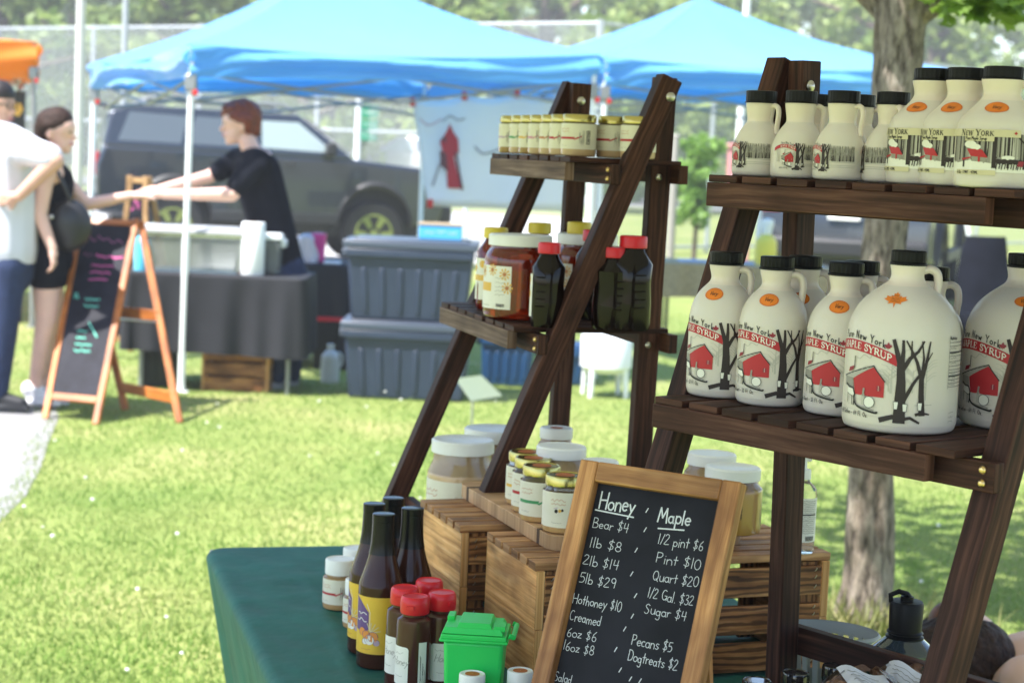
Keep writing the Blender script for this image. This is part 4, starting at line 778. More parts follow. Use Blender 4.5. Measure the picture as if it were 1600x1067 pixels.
def tan_jar(px, d, lab, R=.066, H=.185):
    j = make_jar('creamed_honey_jar', R, H, R * .9, .025, M_wlid, M_pale_honey, lab, 'jar', 'large tan creamed honey jars', (.12, .6, 60), None, None, .76, 1.0, True)
    p = atd(px, 780, d); p.z = zr; j.location = p; j.rotation_euler = (0, 0, facing(p, -40)); return j
tan_jar(720, 3.5, 'large tan jar with white lid behind the crates, left of the slanted leg')
tan_jar(768, 3.66, 'large tan jar with white lid peeping out between the big tan jar and the leg')
# pump bottle on the front crate
pb = empty('sanitizer_bottle', (0, 0, 0), 0, 'clear sanitizer bottle with printed label behind the upright leg', 'bottle'); p = atz(1249, 862, T + CH); pb.location = p + V3((0, 0, .001)); pb.rotation_euler = (0, 0, facing(p, 15))
R = .023; H = .145
mb = MB(); mb.lathe(cat([(R * .9, 0), (R, .006), (R, .06), (R, .098), (R * .85, .108), (R * .5, .116), (R * .42, .122)], 3), 36); mb.build('body', pm('clear_gel', (.93, .95, .95), .03, trans=.92, ior=1.2), pb)
lid(R * .5, .016, .121, M_wlid, pb, 40, name='pump_collar'); mb = MB(); mb.tube([(0, 0, .137), (0, 0, .156), (.012, 0, .162), (.03, 0, .158)], .0045, 8); mb.build('pump_head', M_wlid, pb)
A = Art(); band(A, R, .02, .092, -110, 110, M_white)
for i in range(17): A.squig(-.5 * R, .034 + .0033 * i, 1.4 * R, .0016, M_ink, 1, .3)
A.poly([(-.5 * R, .064), (.9 * R, .064), (.9 * R, .066), (-.5 * R, .066)], M_ink, 1); barcode(A, .1 * R, .022, .7 * R, .008)
sf = Surf([(R, 0), (R, H)]); m2, ms = A.mesh(lambda u, v, l: sf.at(u / R, 0, v, .0006 + .0002 * l), .006); m2.build('paper_label', ms, pb)

# ---- bottles on the green cloth
def wine_bottle(label):
    b = empty('syrup_bottle', (0, 0, 0), 0, label, 'bottle', 'dark long necked bottles'); R = .0365
    body = cat([(R * .86, 0), (R * .97, .003), (R, .01), (R, .06), (R, .125), (R * .97, .136), (R * .87, .148), (R * .74, .162), (R * .62, .178), (R * .53, .195), (R * .49, .215), (R * .47, .236)], 3)
    mb = MB(); mb.lathe(body, 44, 0); o = mb.build('glass_body', M_wine, b, sharp=60)
    sv = [(r + .0007, z) for r, z in body if z > .183]; mb = MB(); mb.lathe(sv + [(R * .5, .2365), (R * .5, .2475), (R * .45, .2482), (.0004, .2482)], 40, caps=(False, False)); mb.build('cap_sleeve', pm('shiny_black_sleeve', (.009, .009, .010), .22, spec=.25), b)
    A = Art(); band(A, R, .027, .119, -100, 62, M_ylabel)
    for y in (.0285, .1175): A.line([(radians(-99) * R, y), (radians(61) * R, y)], .0007, M_goldstrip, 1)
    x = -.046; A.poly([(x, .075), (x, .118), (x + .012, .112), (x + .03, .094), (x + .03, .066), (x + .02, .06), (x, .064)], M_purple, 1); A.line([(x + .026, .108), (x + .032, .094), (x + .032, .066)], .0008, M_white, 2)
    for y in (.088, .078): A.squig(x + .006, y, .02, .006, M_white, 2, .2)
    for cx, cy, r, m in ((.0, .055, .0085, M_fruit), (-.012, .058, .007, M_fruit), (-.006, .05, .008, M_white), (.006, .046, .005, M_lilac), (-.02, .062, .007, M_fruit), (-.014, .047, .005, M_white)): A.poly([(-.008 + cx + r * cos(t * .52), cy + r * sin(t * .52)) for t in range(12)], m, 3); A.line([(-.008 + cx + r * cos(t * .52), cy + r * sin(t * .52)) for t in range(9)], .0006, M_purple, 4)
    for t in range(5): A.line([(-.012, .062), (-.012 + .016 * cos(.2 + t * .45), .062 + .016 * sin(.2 + t * .45))], .0012, M_straw, 2)
    A.squig(-.03, .033, .018, .0025, M_ruststrip, 1, .25)
    A.poly([(.020, .032), (.036, .032), (.036, .07), (.020, .07)], M_white, 1); barcode(A, .022, .036, .012, .03, 2, True)
    sf = Surf([(R, 0), (R, .25)]); m2, ms = A.mesh(lambda u, v, l: sf.at(u / R, 0, v, .0005 + .0002 * l), .007); m2.build('paper_label', ms, b); return b
wb = wine_bottle('x')
for px, py, deg, lab in [(600, 803, -4, 'front long necked brown bottle with the yellow label and barcode'), (585, 787, -32, 'long necked brown bottle behind and left of the front one'), (615, 778, 150, 'long necked brown bottle farthest back of the four'), (645, 794, 150, 'long necked brown bottle on the right, no label showing')]:
    p = atz(px, py, T + .248); p.z = T + .001; put(wb, p, facing(p, deg), lab)
def hot_bottle(label, deg0):
    b = empty('hot_honey_bottle', (0, 0, 0), 0, label, 'honey bottle', 'red capped hot honey bottles'); R, H = .0268, .16
    mb = MB(); mb.lathe([(R * .9, 0), (R, .004), (R, .05), (R, .118), (R * .96, .125), (R * .8, .128), (R * .7, .13), (R * .7, .136)], 40); mb.build('body', M_hot, b, sharp=40)
    mb = MB(); mb.lathe([(R * .8, .134), (R * .83, .136), (R * .83, .15), (R * .79, .157), (R * .7, .16), (R * .66, .1585), (.0004, .1585)], 40, caps=(True, False)); mb.box((R * .8, 0, .146), (.006, .012, .005)); mb.build('flip_cap', M_rlid, b)
    A = Art(); A.poly([(x, y) for x, y in rounded(-1.25 * R, .05 * R, .028, .086, .005)], M_white, 0)
    A.text('Honey', -1.05 * R, .058, .012, M_grey_ink, 1, w=.06, slant=.3); A.squig(-1.0 * R, .074, .02, .004, M_grey_ink, 1, .12); A.squig(-.9 * R, .04, .016, .002, M_grey_ink, 1, .2)
    A.poly([(.62 * R, .022), (1.12 * R, .022), (1.12 * R, .094), (.62 * R, .094)], M_white, 0)
    for i in range(3): A.squig((.72 + .14 * i) * R, .03, .0022, .05 - .012 * i, M_ink, 1, .012, 3); 
    for i in range(3): A.line([((.75 + .13 * i) * R + .0006 * (k % 2), .03 + .002 * k) for k in range(22 - 5 * i)], .0009, M_grey_ink, 1)
    sf = Surf([(R, 0), (R, H)]); m2, ms = A.mesh(lambda u, v, l: sf.at(u / R, 0, v, .0005 + .0002 * l), .006); m2.build('paper_label', ms, b); return b
hb = hot_bottle('x', 0)
for px, py, deg, lab in [(649, 931, -18, 'red capped dark bottle in front, plain white and tall grey labels'), (633, 917, -22, 'red capped dark bottle behind and left of the front one'), (671, 906, 160, 'red capped dark bottle at the back of the four'), (691, 925, 42, 'red capped dark bottle beside the bright green bin')]:
    p = atz(px, py, T + .16); p.z = T + .001; put(hb, p, facing(p, deg), lab)
for px, py, R, H, lab in [(530, 949, .0305, .09, 'white lidded jar with cream label at the left edge of the green cloth'), (560, 979, .028, .085, 'white lidded jar tucked behind the yellow labelled bottles'), (557, 930, .0305, .09, 'white lidded jar behind the left jar, lid only showing')]:
    j = make_jar('creamed_honey_jar', R, H, R * .9, .027, M_wlid, M_cream_honey, lab, 'jar', 'white lidded jars at the left of the cloth', (.12, .62, 140), M_red, None, .9, 1.0); p = atz(px, py, T); j.location = p + V3((0, 0, .001)); j.rotation_euler = (0, 0, facing(p, -30))
for px, py, lab in [(738, 1052, 'spice jar with white lid and orange seal in front of the green bin'), (813, 1047, 'spice jar with white lid and orange seal beside the chalkboard frame')]:
    j = make_jar('spice_jar', .0195, .1, .0185, .02, M_wlid, pm('brown_spice', (.3, .2, .1), .5, coat=1, vary=.5, scale=300), lab, 'jar', 'small spice jars', None, None, .0105, .9, 1.0); p = atz(px, py, T + .1); p.z = T + .001; j.location = p
# miniature green wheelie bin
gb = empty('toy_bin', (0, 0, 0), 0, 'bright green miniature wheelie bin with a ridged lid', 'wheelie bin'); p = atd(744, 990, 2.62); gb.location = (p.x, p.y, T + .018); gb.rotation_euler = (0, 0, radians(-4))
mb = MB(); mb.box((0, 0, .06), (.076, .07, .12), taper=1.14); mb.build('body', M_green_bin, gb, bevel=.006, segs=3)
mb = MB(); mb.box((0, 0, .121), (.098, .09, .004)); mb.box((0, 0, .126), (.094, .086, .007)); mb.build('rim', M_green_bin, gb, bevel=.0015)
mb = MB(); mb.box((-.002, 0, .1345), (.088, .078, .0085), taper=.9); mb.box((0, 0, .142), (.05, .07, .0065), taper=.88); mb.box((-.038, .022, .1395), (.01, .03, .009)); mb.box((.036, -.02, .1395), (.016, .03, .007)); mb.tube([(.05, -.036, .131), (.056, -.036, .129), (.056, .036, .129), (.05, .036, .131)], .004, 8); mb.build('lid', M_green_bin, gb, bevel=.002)
for y in (-.032, .032): mb = MB(); mb.lathe([(.0165, -.005), (.0165, .005)], 20, 0, Matrix.Translation((.03, y, -.0005)) @ Matrix.Rotation(pi / 2, 4, 'X')); mb.build('wheel', M_blackp, gb)

# ---- the chalkboard price list
TL_ = atd(918, 722, 2.44); cu = V3((.846, -.533, 0)).normalized(); tl = radians(20); cup = V3((.533 * sin(tl), .846 * sin(tl), cos(tl))).normalized(); cn = cu.cross(cup).normalized()
CBL = (TL_.z - T - .001) / cup.z; CBW = .2335; BL_ = TL_ - cup * CBL
cbd = empty('chalkboard_sign', BL_, 0, 'wood framed chalkboard listing honey and maple prices', 'chalkboard')
MC = Matrix(((cu.x, cup.x, cn.x), (cu.y, cup.y, cn.y), (cu.z, cup.z, cn.z))); cbd.rotation_euler = MC.to_euler()     # local: x right, y up the board, z towards the viewer
FW, FT = .0265, .02
mb = MB(); mb.box((CBW / 2, CBL / 2, .004), (CBW - .02, CBL - .02, .004)); mb.build('slate', M_slate, cbd)
for nm, a, b, w in (('frame_side', (FW / 2, 0, 0), (FW / 2, CBL, 0), FW), ('frame_side', (CBW - FW / 2, 0, 0), (CBW - FW / 2, CBL, 0), FW)): mb = MB(); mb.board(V3(a) + V3((0, 0, FT / 2)), V3(b) + V3((0, 0, FT / 2)), w, FT, (1, 0, 0)); mb.build(nm, M_frame, cbd, bevel=.002)
for y in (FW / 2, CBL - FW / 2):
    mb = MB(); mb.board((FW + .0002, y, FT / 2), (CBW - FW - .0002, y, FT / 2), FW, FT - .0008, (0, 1, 0)); mb.build('frame_rail', M_frame, cbd, bevel=.002)
mb = MB(); mb.board((.04, CBL * .7, -.004), (.04, .03, -.17), .03, .01, (1, 0, 0)); mb.board((CBW - .04, CBL * .7, -.004), (CBW - .04, .03, -.17), .03, .01, (1, 0, 0)); mb.build('easel_leg', M_frame, cbd)
def cuv(px, py):
    r = ray(px, py); o = V3((0, 0, CAM_H)); pt = BL_ + cn * .0065; t = (pt - o).dot(cn) / r.dot(cn); q = o + r * t - pt; return q.dot(cu), q.dot(cup)
A = Art()
def chalk(t, x, y, xe, h, ye=None, w=.1):
    u0, v0 = cuv(x, y); tot = sum(G[c][0] for c in t) * h; u1, _ = cuv(xe, y + (xe - x) * .15); sx = (u1 - u0) / tot; dv = 0
    for wd in [t]:
        A.text(t, 0, 0, h, M_chalk, 1, w=w, jit=.05, path=lambda a, b: (u0 + a * sx, v0 + b))
for t, x, y, xe, h, w in [('Honey', 935, 793, 992, .0225, .095), ('Bear $4', 925, 823, 982, .0128, .066), ('1lb $8', 920, 854, 971, .0132, .066), ('2lb $14', 910, 881, 967, .0132, .066), ('5lb $29', 904, 909, 962, .0132, .066), ('Hothoney $10', 894, 941, 971, .0132, .066), ('Creamed', 889, 968, 939, .0132, .066), ('6oz $6', 885, 993, 932, .0124, .066), ('16oz $8', 879, 1014, 928, .0124, .066), ('Salad', 865, 1062, 893, .0115, .066),
    ('Maple', 1027, 814, 1079, .0195, .1), ('1/2 pint $6', 1027, 849, 1099, .0132, .066), ('Pint $10', 1024, 878, 1095, .0132, .066), ('Quart $20', 1019, 905, 1091, .0132, .066), ('1/2 Gal. $32', 1011, 933, 1084, .0132, .066), ('Sugar $4', 1006, 957, 1073, .0128, .066), ('Pecans $5', 986, 1006, 1051, .0132, .07), ('Dogtreats $2', 980, 1031, 1059, .0132, .07)]: chalk(t, x, y, xe, h, w=w)
for a, b in (((930, 796), (990, 808)), ((1028, 825), (1069, 828))): A.line([cuv(*a), cuv(*b)], .0018, M_chalk, 1)
for x, y in ((1011, 797), (1008, 827), (994, 859), (987, 896), (993, 930), (988, 962), (976, 982), (962, 1014), (969, 1046), (985, 1060), (1000, 1063)): u, v = cuv(x, y); A.line([(u - .0012, v - .003), (u + .0012, v + .003)], .0013, M_chalk, 1)
mb, ms = A.mesh(lambda u, v, l: (u, v, .0064), .05); mb.build('chalk_lettering', ms, cbd)

# ---- goods at the lower right
wbk = empty('water_bottle', (0, 0, 0), 0, 'dark translucent water bottle with a black screw cap and loop', 'water bottle'); p = atd(1414, 985, 2.62); wbk.location = (p.x, p.y, T + .001)
Rw = .047
zt = CAM_H + (ray(1416, 931).z / ray(1416, 931).y) * 2.62 - T
mb = MB(); mb.lathe(cat([(Rw * .9, 0), (Rw, .006), (Rw, zt * .3), (Rw, zt * .615), (Rw * .97, zt * .65), (Rw * .62, zt * .715), (Rw * .54, zt * .73), (Rw * .52, zt * .74)], 3), 44); mb.build('body', pm('dark_tinted_plastic', (.10, .15, .2), .05, trans=.75, ior=1.3, coat=1), wbk)
mb = MB(); mb.lathe([(Rw * .58, zt * .725), (Rw * .58, zt * .735), (Rw * .5, zt * .745), (Rw * .5, zt * .75), (Rw * .56, zt * .76), (Rw * .5, zt * .775), (Rw * .52, zt * .95), (Rw * .48, zt * .965), (Rw * .2, zt * .97), (Rw * .2, zt * .995), (.0004, zt)], 40, caps=(True, False)); mb.build('cap', M_cap, wbk)
mb = MB(); mb.tube([(-.022, 0, zt * .955), (-.024, 0, zt * 1.0), (-.012, 0, zt * 1.025), (.0, 0, zt * 1.01), (.006, 0, zt * .975)], .004, 8); mb.build('carry_loop', M_cap, wbk)
for px, py, R, lab in [(1243, 1050, .0205, 'black lidded jar behind the nut bag, right of the upright leg'), (1183, 1062, .021, 'black lidded jar peeping up left of the upright leg at the bottom edge'), (1306, 1040, .02, 'black lidded jar behind the nut bag, below the grey basket'), (1372, 1030, .02, 'black lidded jar in front of the water bottle, left one'), (1431, 1016, .0225, 'wide black lidded jar in front of the water bottle')]:
    j = make_jar('black_lid_jar', R, .115, R * .98, .02, pm('glossy_black_lid', (.015, .015, .016), .12, coat=1), pm('dark_contents', (.05, .04, .035), .2, coat=1), lab, 'jar', 'black lidded jars at the lower right', None, None, None, .9, 1.0); p = atz(px, py, T + .115); p.z = T + .001; j.location = p
M_film = bpy.data.materials.new('clear_film'); M_film.use_nodes = True; n_ = M_film.node_tree.nodes; l_ = M_film.node_tree.links
tr_ = n_.new('ShaderNodeBsdfTransparent'); tr_.inputs[0].default_value = (.96, .96, .96, 1); gl_ = n_.new('ShaderNodeBsdfGlossy'); gl_.inputs['Roughness'].default_value = .12; ms_ = n_.new('ShaderNodeMixShader'); fr_ = n_.new('ShaderNodeFresnel'); fr_.inputs[0].default_value = 1.22
l_.new(fr_.outputs[0], ms_.inputs[0]); l_.new(tr_.outputs[0], ms_.inputs[1]); l_.new(gl_.outputs[0], ms_.inputs[2]); l_.new(ms_.outputs[0], n_['Material Output'].inputs[0])
M_nut = pm('candied_pecan', (.30, .15, .085), .5, vary=.4, scale=90, bump=.6)
def nut_bag(px, py, d, rz, label):
    b = empty('nut_bag', (0, 0, 0), rz, label, 'bag of nuts', 'clear bags of candied pecans'); p = atd(px, py, d); b.location = (p.x, p.y, T + .001); ht = p.z - T
    k = ht / .16; mb = MB(); rr = random.Random(int(px))
    for i in range(330):
        a = rr.uniform(0, 2 * pi); r = sqrt(rr.random()); z = rr.uniform(.02, .15) * k; q = 1 - .45 * (z / (.16 * k)); mb.ell((.085 * r * cos(a) * q, .055 * r * sin(a) * q, z * .93), (.0085, .0062, .0052), 0, None, 8, 5)
    o = mb.build('pecans', M_nut, b); tag(o, kind='stuff')
    mb = MB(); fn = lambda u, v: ((.1 * sqrt(1 - .93 * v ** 2.2) + .003 * sin(2 * pi * u * 5 + v * 9)) * cos(2 * pi * u), (.07 * sqrt(1 - .93 * v ** 2.2) + .003 * sin(2 * pi * u * 7 + v * 14)) * sin(2 * pi * u), .15 * k * v + .003 * sin(2 * pi * u * 6) * v); mb.grid(fn, 60, 14); mb.build('plastic_film', M_film, b, sharp=80)
    mb = MB(); mb.grid(lambda u, v: (-.03 + .062 * u, -.03 + .045 * v - .014 * u, (.150 + .006 * sin(u * 5 + 1) - .02 * (u - .5) ** 2 - .012 * (1 - v)) * k), 10, 6); o = mb.build('paper_tag', pm('tag_paper', (.75, .75, .8), .6), b)
    A = Art()
    for y in (.25, .45, .65): A.squig(.15, y, .65, .08, M_grey_ink, 1, .3)
    m2, ms = A.mesh(lambda u, v, l: (-.03 + .062 * u, -.03 + .045 * v - .014 * u, (.150 + .006 * sin(u * 5 + 1) - .02 * (u - .5) ** 2 - .012 * (1 - v)) * k + .0006), .3); m2.build('tag_print', ms, o); return b
nut_bag(1348, 1033, 2.36, .3, 'clear bag of candied pecans with a paper tag, front bag'); nut_bag(1422, 1030, 2.42, -.4, 'clear bag of candied pecans behind the front one, against the leg')
bk = empty('plastic_basket', (0, 0, 0), radians(-20), 'grey slotted plastic basket behind the low brace', 'basket'); p = atd(1296, 976, 2.86); bk.location = (p.x, p.y, T + .001); hB = p.z - T - .008; M_bask = pm('grey_basket_plastic', (.33, .35, .35), .45)
mb = MB(); ex = lambda a, r: (.078 * r * cos(a), .06 * r * sin(a))
for j, (z0, z1) in enumerate(((0, .03), (hB - .02, hB))): mb.grid(lambda u, v: (*ex(2 * pi * u, .82 + .18 * (z0 + (z1 - z0) * v) / hB), z0 + (z1 - z0) * v), 40, 2)
for i in range(26): a = 2 * pi * i / 26; mb.board((*ex(a, .86), .028), (*ex(a, .975), hB - .018), .008, .003, (-sin(a), cos(a), 0))
mb.grid(lambda u, v: (*ex(2 * pi * u, .98 + .06 * v), hB - .004 * v * v), 40, 2); mb.build('basket_body', M_bask, bk, sharp=50)

# ---- the white canopy that shades the stall (its roof is above the frame)
M_ownc = fabric('white_canopy_cloth', (.72, .66, .66), .08, .8, .04, 2)
cx0, cx1, cy0, cy1, ce = -1.6, 2.0, .7, 4.3, 2.18
cn_ = empty('market_canopy', ((cx0 + cx1) / 2, (cy0 + cy1) / 2, 0), 0, 'white canopy standing over the syrup stall itself, above the picture', 'canopy'); hw = (cx1 - cx0) / 2; hd = (cy1 - cy0) / 2
mb = MB(); cor = [(-hw, -hd), (hw, -hd), (hw, hd), (-hw, hd)]
for i in range(4):
    a, b = cor[i], cor[(i + 1) % 4]; mb.grid(lambda u, v: ((a[0] + (b[0] - a[0]) * u) * (1 - v), (a[1] + (b[1] - a[1]) * u) * (1 - v), ce + .9 * v - .12 * sin(pi * v)), 8, 8); mb.grid(lambda u, v: (a[0] + (b[0] - a[0]) * u, a[1] + (b[1] - a[1]) * u, ce - .16 * v), 8, 1)
mb.build('roof_cloth', M_ownc, cn_, sharp=50)
for x, y in cor: mb = MB(); mb.tube([(x * .985, y * .985, 0), (x * .985, y * .985, ce)], .018); mb.build('pole', M_metal, cn_)

# ================================================================== beyond the stall: tents, people, vehicle, trees
M_blue = fabric('blue_tent_cloth', (.13, .43, .81), .35, .5, .06, 1.5, tcol=(.07, .34, .8), sheen=.5); M_orange_t = fabric('orange_tent_cloth', (.85, .26, .02), .35, .6, .05, 2)
def tent(name, cs, peak, mat, label, feet=None, vh=.2, polem=None, wave=.012):
    """cs: four corners at the valance's lower edge, going round; peak: top"""
    ctr = V3((sum(c[0] for c in cs) / 4, sum(c[1] for c in cs) / 4, 0)); R = empty(name, ctr, 0, label, 'canopy tent'); L = lambda p: V3(p) - ctr
    mb = MB(); pk = L(peak)
    for i in range(4):
        a, b = L(cs[i]) + V3((0, 0, vh)), L(cs[(i + 1) % 4]) + V3((0, 0, vh)); out = (b - a).cross(V3((0, 0, 1))).normalized()
        def top(u, v, a=a, b=b):
            e = a.lerp(b, u) + V3((0, 0, -.05 * sin(pi * u))); p = e.lerp(pk, v); p.z -= .11 * sin(pi * v) * (1 - .35 * abs(2 * u - 1)); p.z += .01 * sin(u * 17 + v * 5) * (1 - v) * v; return p
        def val(u, v, a=a, b=b, out=out):
            e = a.lerp(b, u) + V3((0, 0, -.05 * sin(pi * u) * (1 - v) - vh * v)); return e + out * (wave * sin(u * 21 + 2 * sin(u * 9)) * v + .03 * sin(pi * min(1, v * 1.6)) + .022 * sin(v * 9 + 4 * sin(u * 5.3) + u * 7))
        mb.grid(top, 20, 10); mb.grid(val, 60, 10)
    mb.build('canopy_cloth', mat, R, sharp=50)
    feet = feet or [None] * 4
    for i, c in enumerate(cs):
        q = L(c); f = V3((feet[i].x, feet[i].y, 0)) - ctr if feet[i] is not None else V3((q.x, q.y, 0))
        m = MB(); a = V3((q.x * .985, q.y * .985, q.z - .02 + vh)); m.tube([f, f.lerp(a, .45)], .023, 10); m.tube([f.lerp(a, .45), a], .019, 10); m.box((f.x, f.y, .004), (.09, .09, .008)); p = m.build('pole', polem or M_metal, R)
        m = MB(); k = f.lerp(a, .9); m.box((k.x, k.y, k.z), (.07, .07, .1)); m.build('bracket', M_gmetal, p, bevel=.008)
        m = MB(); m.box((k.x + .03, k.y - .02, k.z - .06), (.03, .03, .035)); m.build('clip', M_redclip, p, bevel=.004)
        n = L(cs[(i + 1) % 4]); s = MB()
        for k in range(2):
            u0, u1 = k * .5, k * .5 + .5; p0, p1 = q.lerp(n, u0) * .94, q.lerp(n, u1) * .94; dz = V3((0, 0, vh - .06))
            s.tube([p0 + dz, p1 + dz - V3((0, 0, .16))], .011, 6); s.tube([p0 + dz - V3((0, 0, .16)), p1 + dz], .011, 6)
        s.build('truss', M_gmetal, R)
    return R
A1 = atz(283, 612); A1.z = 1.95
tent('canopy_tent', [A1, (.504, 12.75, 2.06), (-.79, 15.3, 1.98), (-3.245, 14.08, 1.91)], (-1.40, 13.42, 2.86), M_blue, 'blue pop-up canopy over the table where the hands meet')
rf = atz(1548, 592)
tent('canopy_tent', [(.571, 13.23, 2.07), (3.216, 14.23, 2.15), (2.19, 16.84, 2.1), (-.457, 15.83, 2.05)], (1.385, 15.03, 2.87), M_blue, 'blue pop-up canopy farther back on the right behind the tree trunk', [None, rf, None, None])
oc = atd(57, 125, 15.0)
tent('canopy_tent', [oc, oc + V3((-.9, 2.9, .02)), oc + V3((-3.8, 2.0, 0)), oc + V3((-2.9, -.9, 0))], oc + V3((-1.9, 1.0, .62)), M_orange_t, 'orange canopy cut off by the left edge', vh=.3, polem=M_gmetal)
q = atd(45, 165, 15.2); mb = MB(); mb.box((0, 0, .62), (.12, .02, 1.24)); mb.tube([(0, 0, 0), (0, 0, .1)], .03); o = mb.build('white_side_banner', pm('banner_white', (.8, .82, .84), .7), None, bevel=.004); o.location = (q.x, q.y, .35); tag(o, 'narrow white banner hanging under the orange canopy', 'banner')
q = atd(20, 190, 15.3); mb = MB(); mb.box((0, 0, .95), (.2, .03, 1.9), 0); o = mb.build('black_display_panel', M_blackp, None, bevel=.004); o.location = (q.x, q.y, 0); tag(o, 'black panel with yellow patches under the orange canopy', 'display panel')
A = Art()
for x, z in ((.04, 1.75), (.05, 1.35), (-.02, 1.55), (.06, 1.1)): A.poly([(x + .05 * cos(t), z + .06 * sin(t)) for t in range(6)], M_goldstrip, 0)
m2, ms = A.mesh(lambda u, v, l: (u, -.017, v)); m2.build('yellow_patch', ms, o)

# banner with a red bird, hung at the back of the first tent
bd_ = 13.3; bo = atd(770, 240, bd_); bn = empty('hanging_banner', bo, 0, 'white hanging banner with a red bird, between the two blue canopies', 'banner')
M_ban = fabric('banner_cloth', (.88, .88, .89), .3, .7, .03, 2); tl_, tr2, bl_, br_ = [atd(x, y, bd_) - bo for x, y in ((643, 152), (893, 142), (668, 322), (905, 332))]
mb = MB(); mb.grid(lambda u, v: tl_.lerp(tr2, u).lerp(bl_.lerp(br_, u), v) + V3((0, .02 * sin(u * 12 + v * 3), -.03 * (1 - v) * abs(sin(u * pi * 3)))), 30, 12); bc = mb.build('banner_cloth', M_ban, bn); bc.modifiers.new('t', 'SOLIDIFY').thickness = .003
M_bird = pm('cardinal_red', (.42, .035, .045), .7); M_bird2 = pm('bird_dark', (.13, .05, .055), .7); M_branch = pm('banner_grey', (.33, .31, .32), .7)
A = Art()
A.poly([(698, 205), (703, 193), (708, 206), (716, 218), (717, 238), (708, 247), (694, 246), (687, 222)], M_bird, 2); A.poly([(696, 244), (709, 246), (716, 275), (720, 295), (699, 294), (698, 265)], M_bird, 1); A.poly([(687, 235), (697, 240), (700, 270), (688, 258)], M_bird2, 3); A.poly([(688, 218), (697, 212), (697, 224)], M_bird2, 3); A.line([(712, 238), (718, 275), (722, 296)], 4, M_bird2, 3); A.line([(676, 290), (685, 262), (692, 250)], 4, M_branch, 0)
A.squig(656, 184, 34, 14, pm('banner_pink', (.55, .35, .38), .7), 1, .16); A.squig(692, 180, 34, 16, M_branch, 1, .16); A.squig(742, 228, 42, 16, M_branch, 1, .2)
m2, ms = A.mesh(lambda u, v, l: atd(u, v, bd_ - .035 - .002 * l) - bo, 20); m2.build('printed_bird', ms, bn)
for x, y in ((645, 160), (726, 150), (808, 147), (672, 318)): p = atd(x, y, bd_ - .05) - bo; mb = MB(); mb.box(p, (.04, .03, .06)); mb.build('clip', M_redclip, bn, bevel=.005)

# ---- tables under the first tent
M_grey_cloth = fabric('charcoal_cloth', (.013, .0135, .018), 0, .8, .15, 6); M_black_cloth = fabric('black_cloth', (.012, .012, .016), 0, .8, .1, 6)
def market_table(name, px0, px1, d, depth, drop, mat, label, clabel, z=.74, rz=0.0, legm=M_gmetal):
    a, b = atd(px0, 400, d), atd(px1, 400, d); w = b.x - a.x; loc = V3((a.x, d + depth, 0))
    t = empty(name, loc, rz, label, 'table'); mb = MB(); mb.box((w / 2, -depth / 2, z - .02), (w - .03, depth - .03, .03)); mb.build('tabletop', legm, t, bevel=.004)
    for x in (.1, w - .1):
        for y in (-.08, -depth + .08): mb = MB(); mb.tube([(x, y, 0), (x, y, z - .03)], .015); mb.build('leg', legm, t)
    o = cloth('tablecloth', w, depth, z, drop, mat, loc, rz, '', .04); tag(o, clabel, 'tablecloth'); return t
market_table('folding_table', 195, 478, 11.5, .72, .5, M_grey_cloth, 'folding table under the charcoal cloth beside the white tent pole', 'charcoal cloth on the table beside the white tent pole')
market_table('folding_table', 428, 555, 13.0, .7, .62, M_black_cloth, 'folding table under the black cloth behind the stacked grey totes', 'black cloth on the small table with the pink cup')
def at_top(px, d, z): p = atd(px, 400, d); return V3((p.x, d, z))
M_tub = pm('cloudy_tub', (.72, .76, .72), .2, trans=.8, ior=1.2, vary=.15, scale=5); M_tublid = pm('tub_lid', (.5, .5, .5), .4)
def tub(name, p, w, d, h, mat, lidm, label, c='tub', group=None, ribs=0, lidh=.03):
    o = empty(name, p, 0, label, c, group); mb = MB(); mb.box((0, 0, h / 2), (w * .9, d * .88, h), taper=1.1)
    mb.build('body', mat, o, bevel=.02, segs=3)
    m = MB(); m.box((0, 0, h + lidh / 2), (w * 1.05, d * 1.05, lidh)); m.box((0, 0, h + lidh + .006), (w * .9, d * .88, .012)); m.build('lid', lidm, o, bevel=.008)
    if ribs:
        m = MB()
        for i in range(ribs):
            x = w * (-.36 + .72 * i / (ribs - 1)); m.board((x * .93, -d * .452, .05), (x, -d * .481, h * .72), .03, .012, (1, 0, 0))
        m.box((0, -d * .49, h * .93), (w * .99, .03, .05)); m.build('rib', mat, o, bevel=.006)
    for s in (-1, 1): m = MB(); m.box((s * w * .53, 0, h * .9), (.035, .16, .05)); m.build('handle', lidm, o, bevel=.008)
    return o
tub('storage_tub', at_top(298, 11.78, .741), .72, .4, .24, M_tub, M_tublid, 'cloudy clear storage tub with grey lid on the charcoal table')
tub('storage_tub', at_top(424, 11.8, .741), .15, .22, .22, M_tub, pm('clear_lid', (.8, .82, .8), .3), 'small clear container right of the paper towel roll')
p = at_top(395, 11.62, .741); o = empty('paper_towel_roll', p, 0, 'upright white paper towel roll on the charcoal table', 'paper towels'); mb = MB(); mb.lathe([(.071, 0), (.073, .004), (.073, .325), (.07, .33), (.024, .331), (.022, .30)], 36); mb.build('roll', pm('towel_paper', (.85, .86, .85), .9), o, sharp=50); mb = MB(); mb.lathe([(.021, .28), (.021, .332)], 20); mb.build('core', M_easel2, o)
p = at_top(222, 11.6, .741); o = empty('blue_bottle', p, 0, 'bottle of bright blue liquid behind the sandwich board', 'bottle'); mb = MB(); mb.lathe(cat([(.045, 0), (.05, .01), (.05, .16), (.045, .19), (.02, .23), (.018, .25)], 3), 24); mb.build('body', pm('blue_liquid', (.12, .55, .78), .2, coat=1), o); mb = MB(); mb.lathe([(.022, .25), (.022, .28)], 20); mb.build('cap', M_wlid, o)
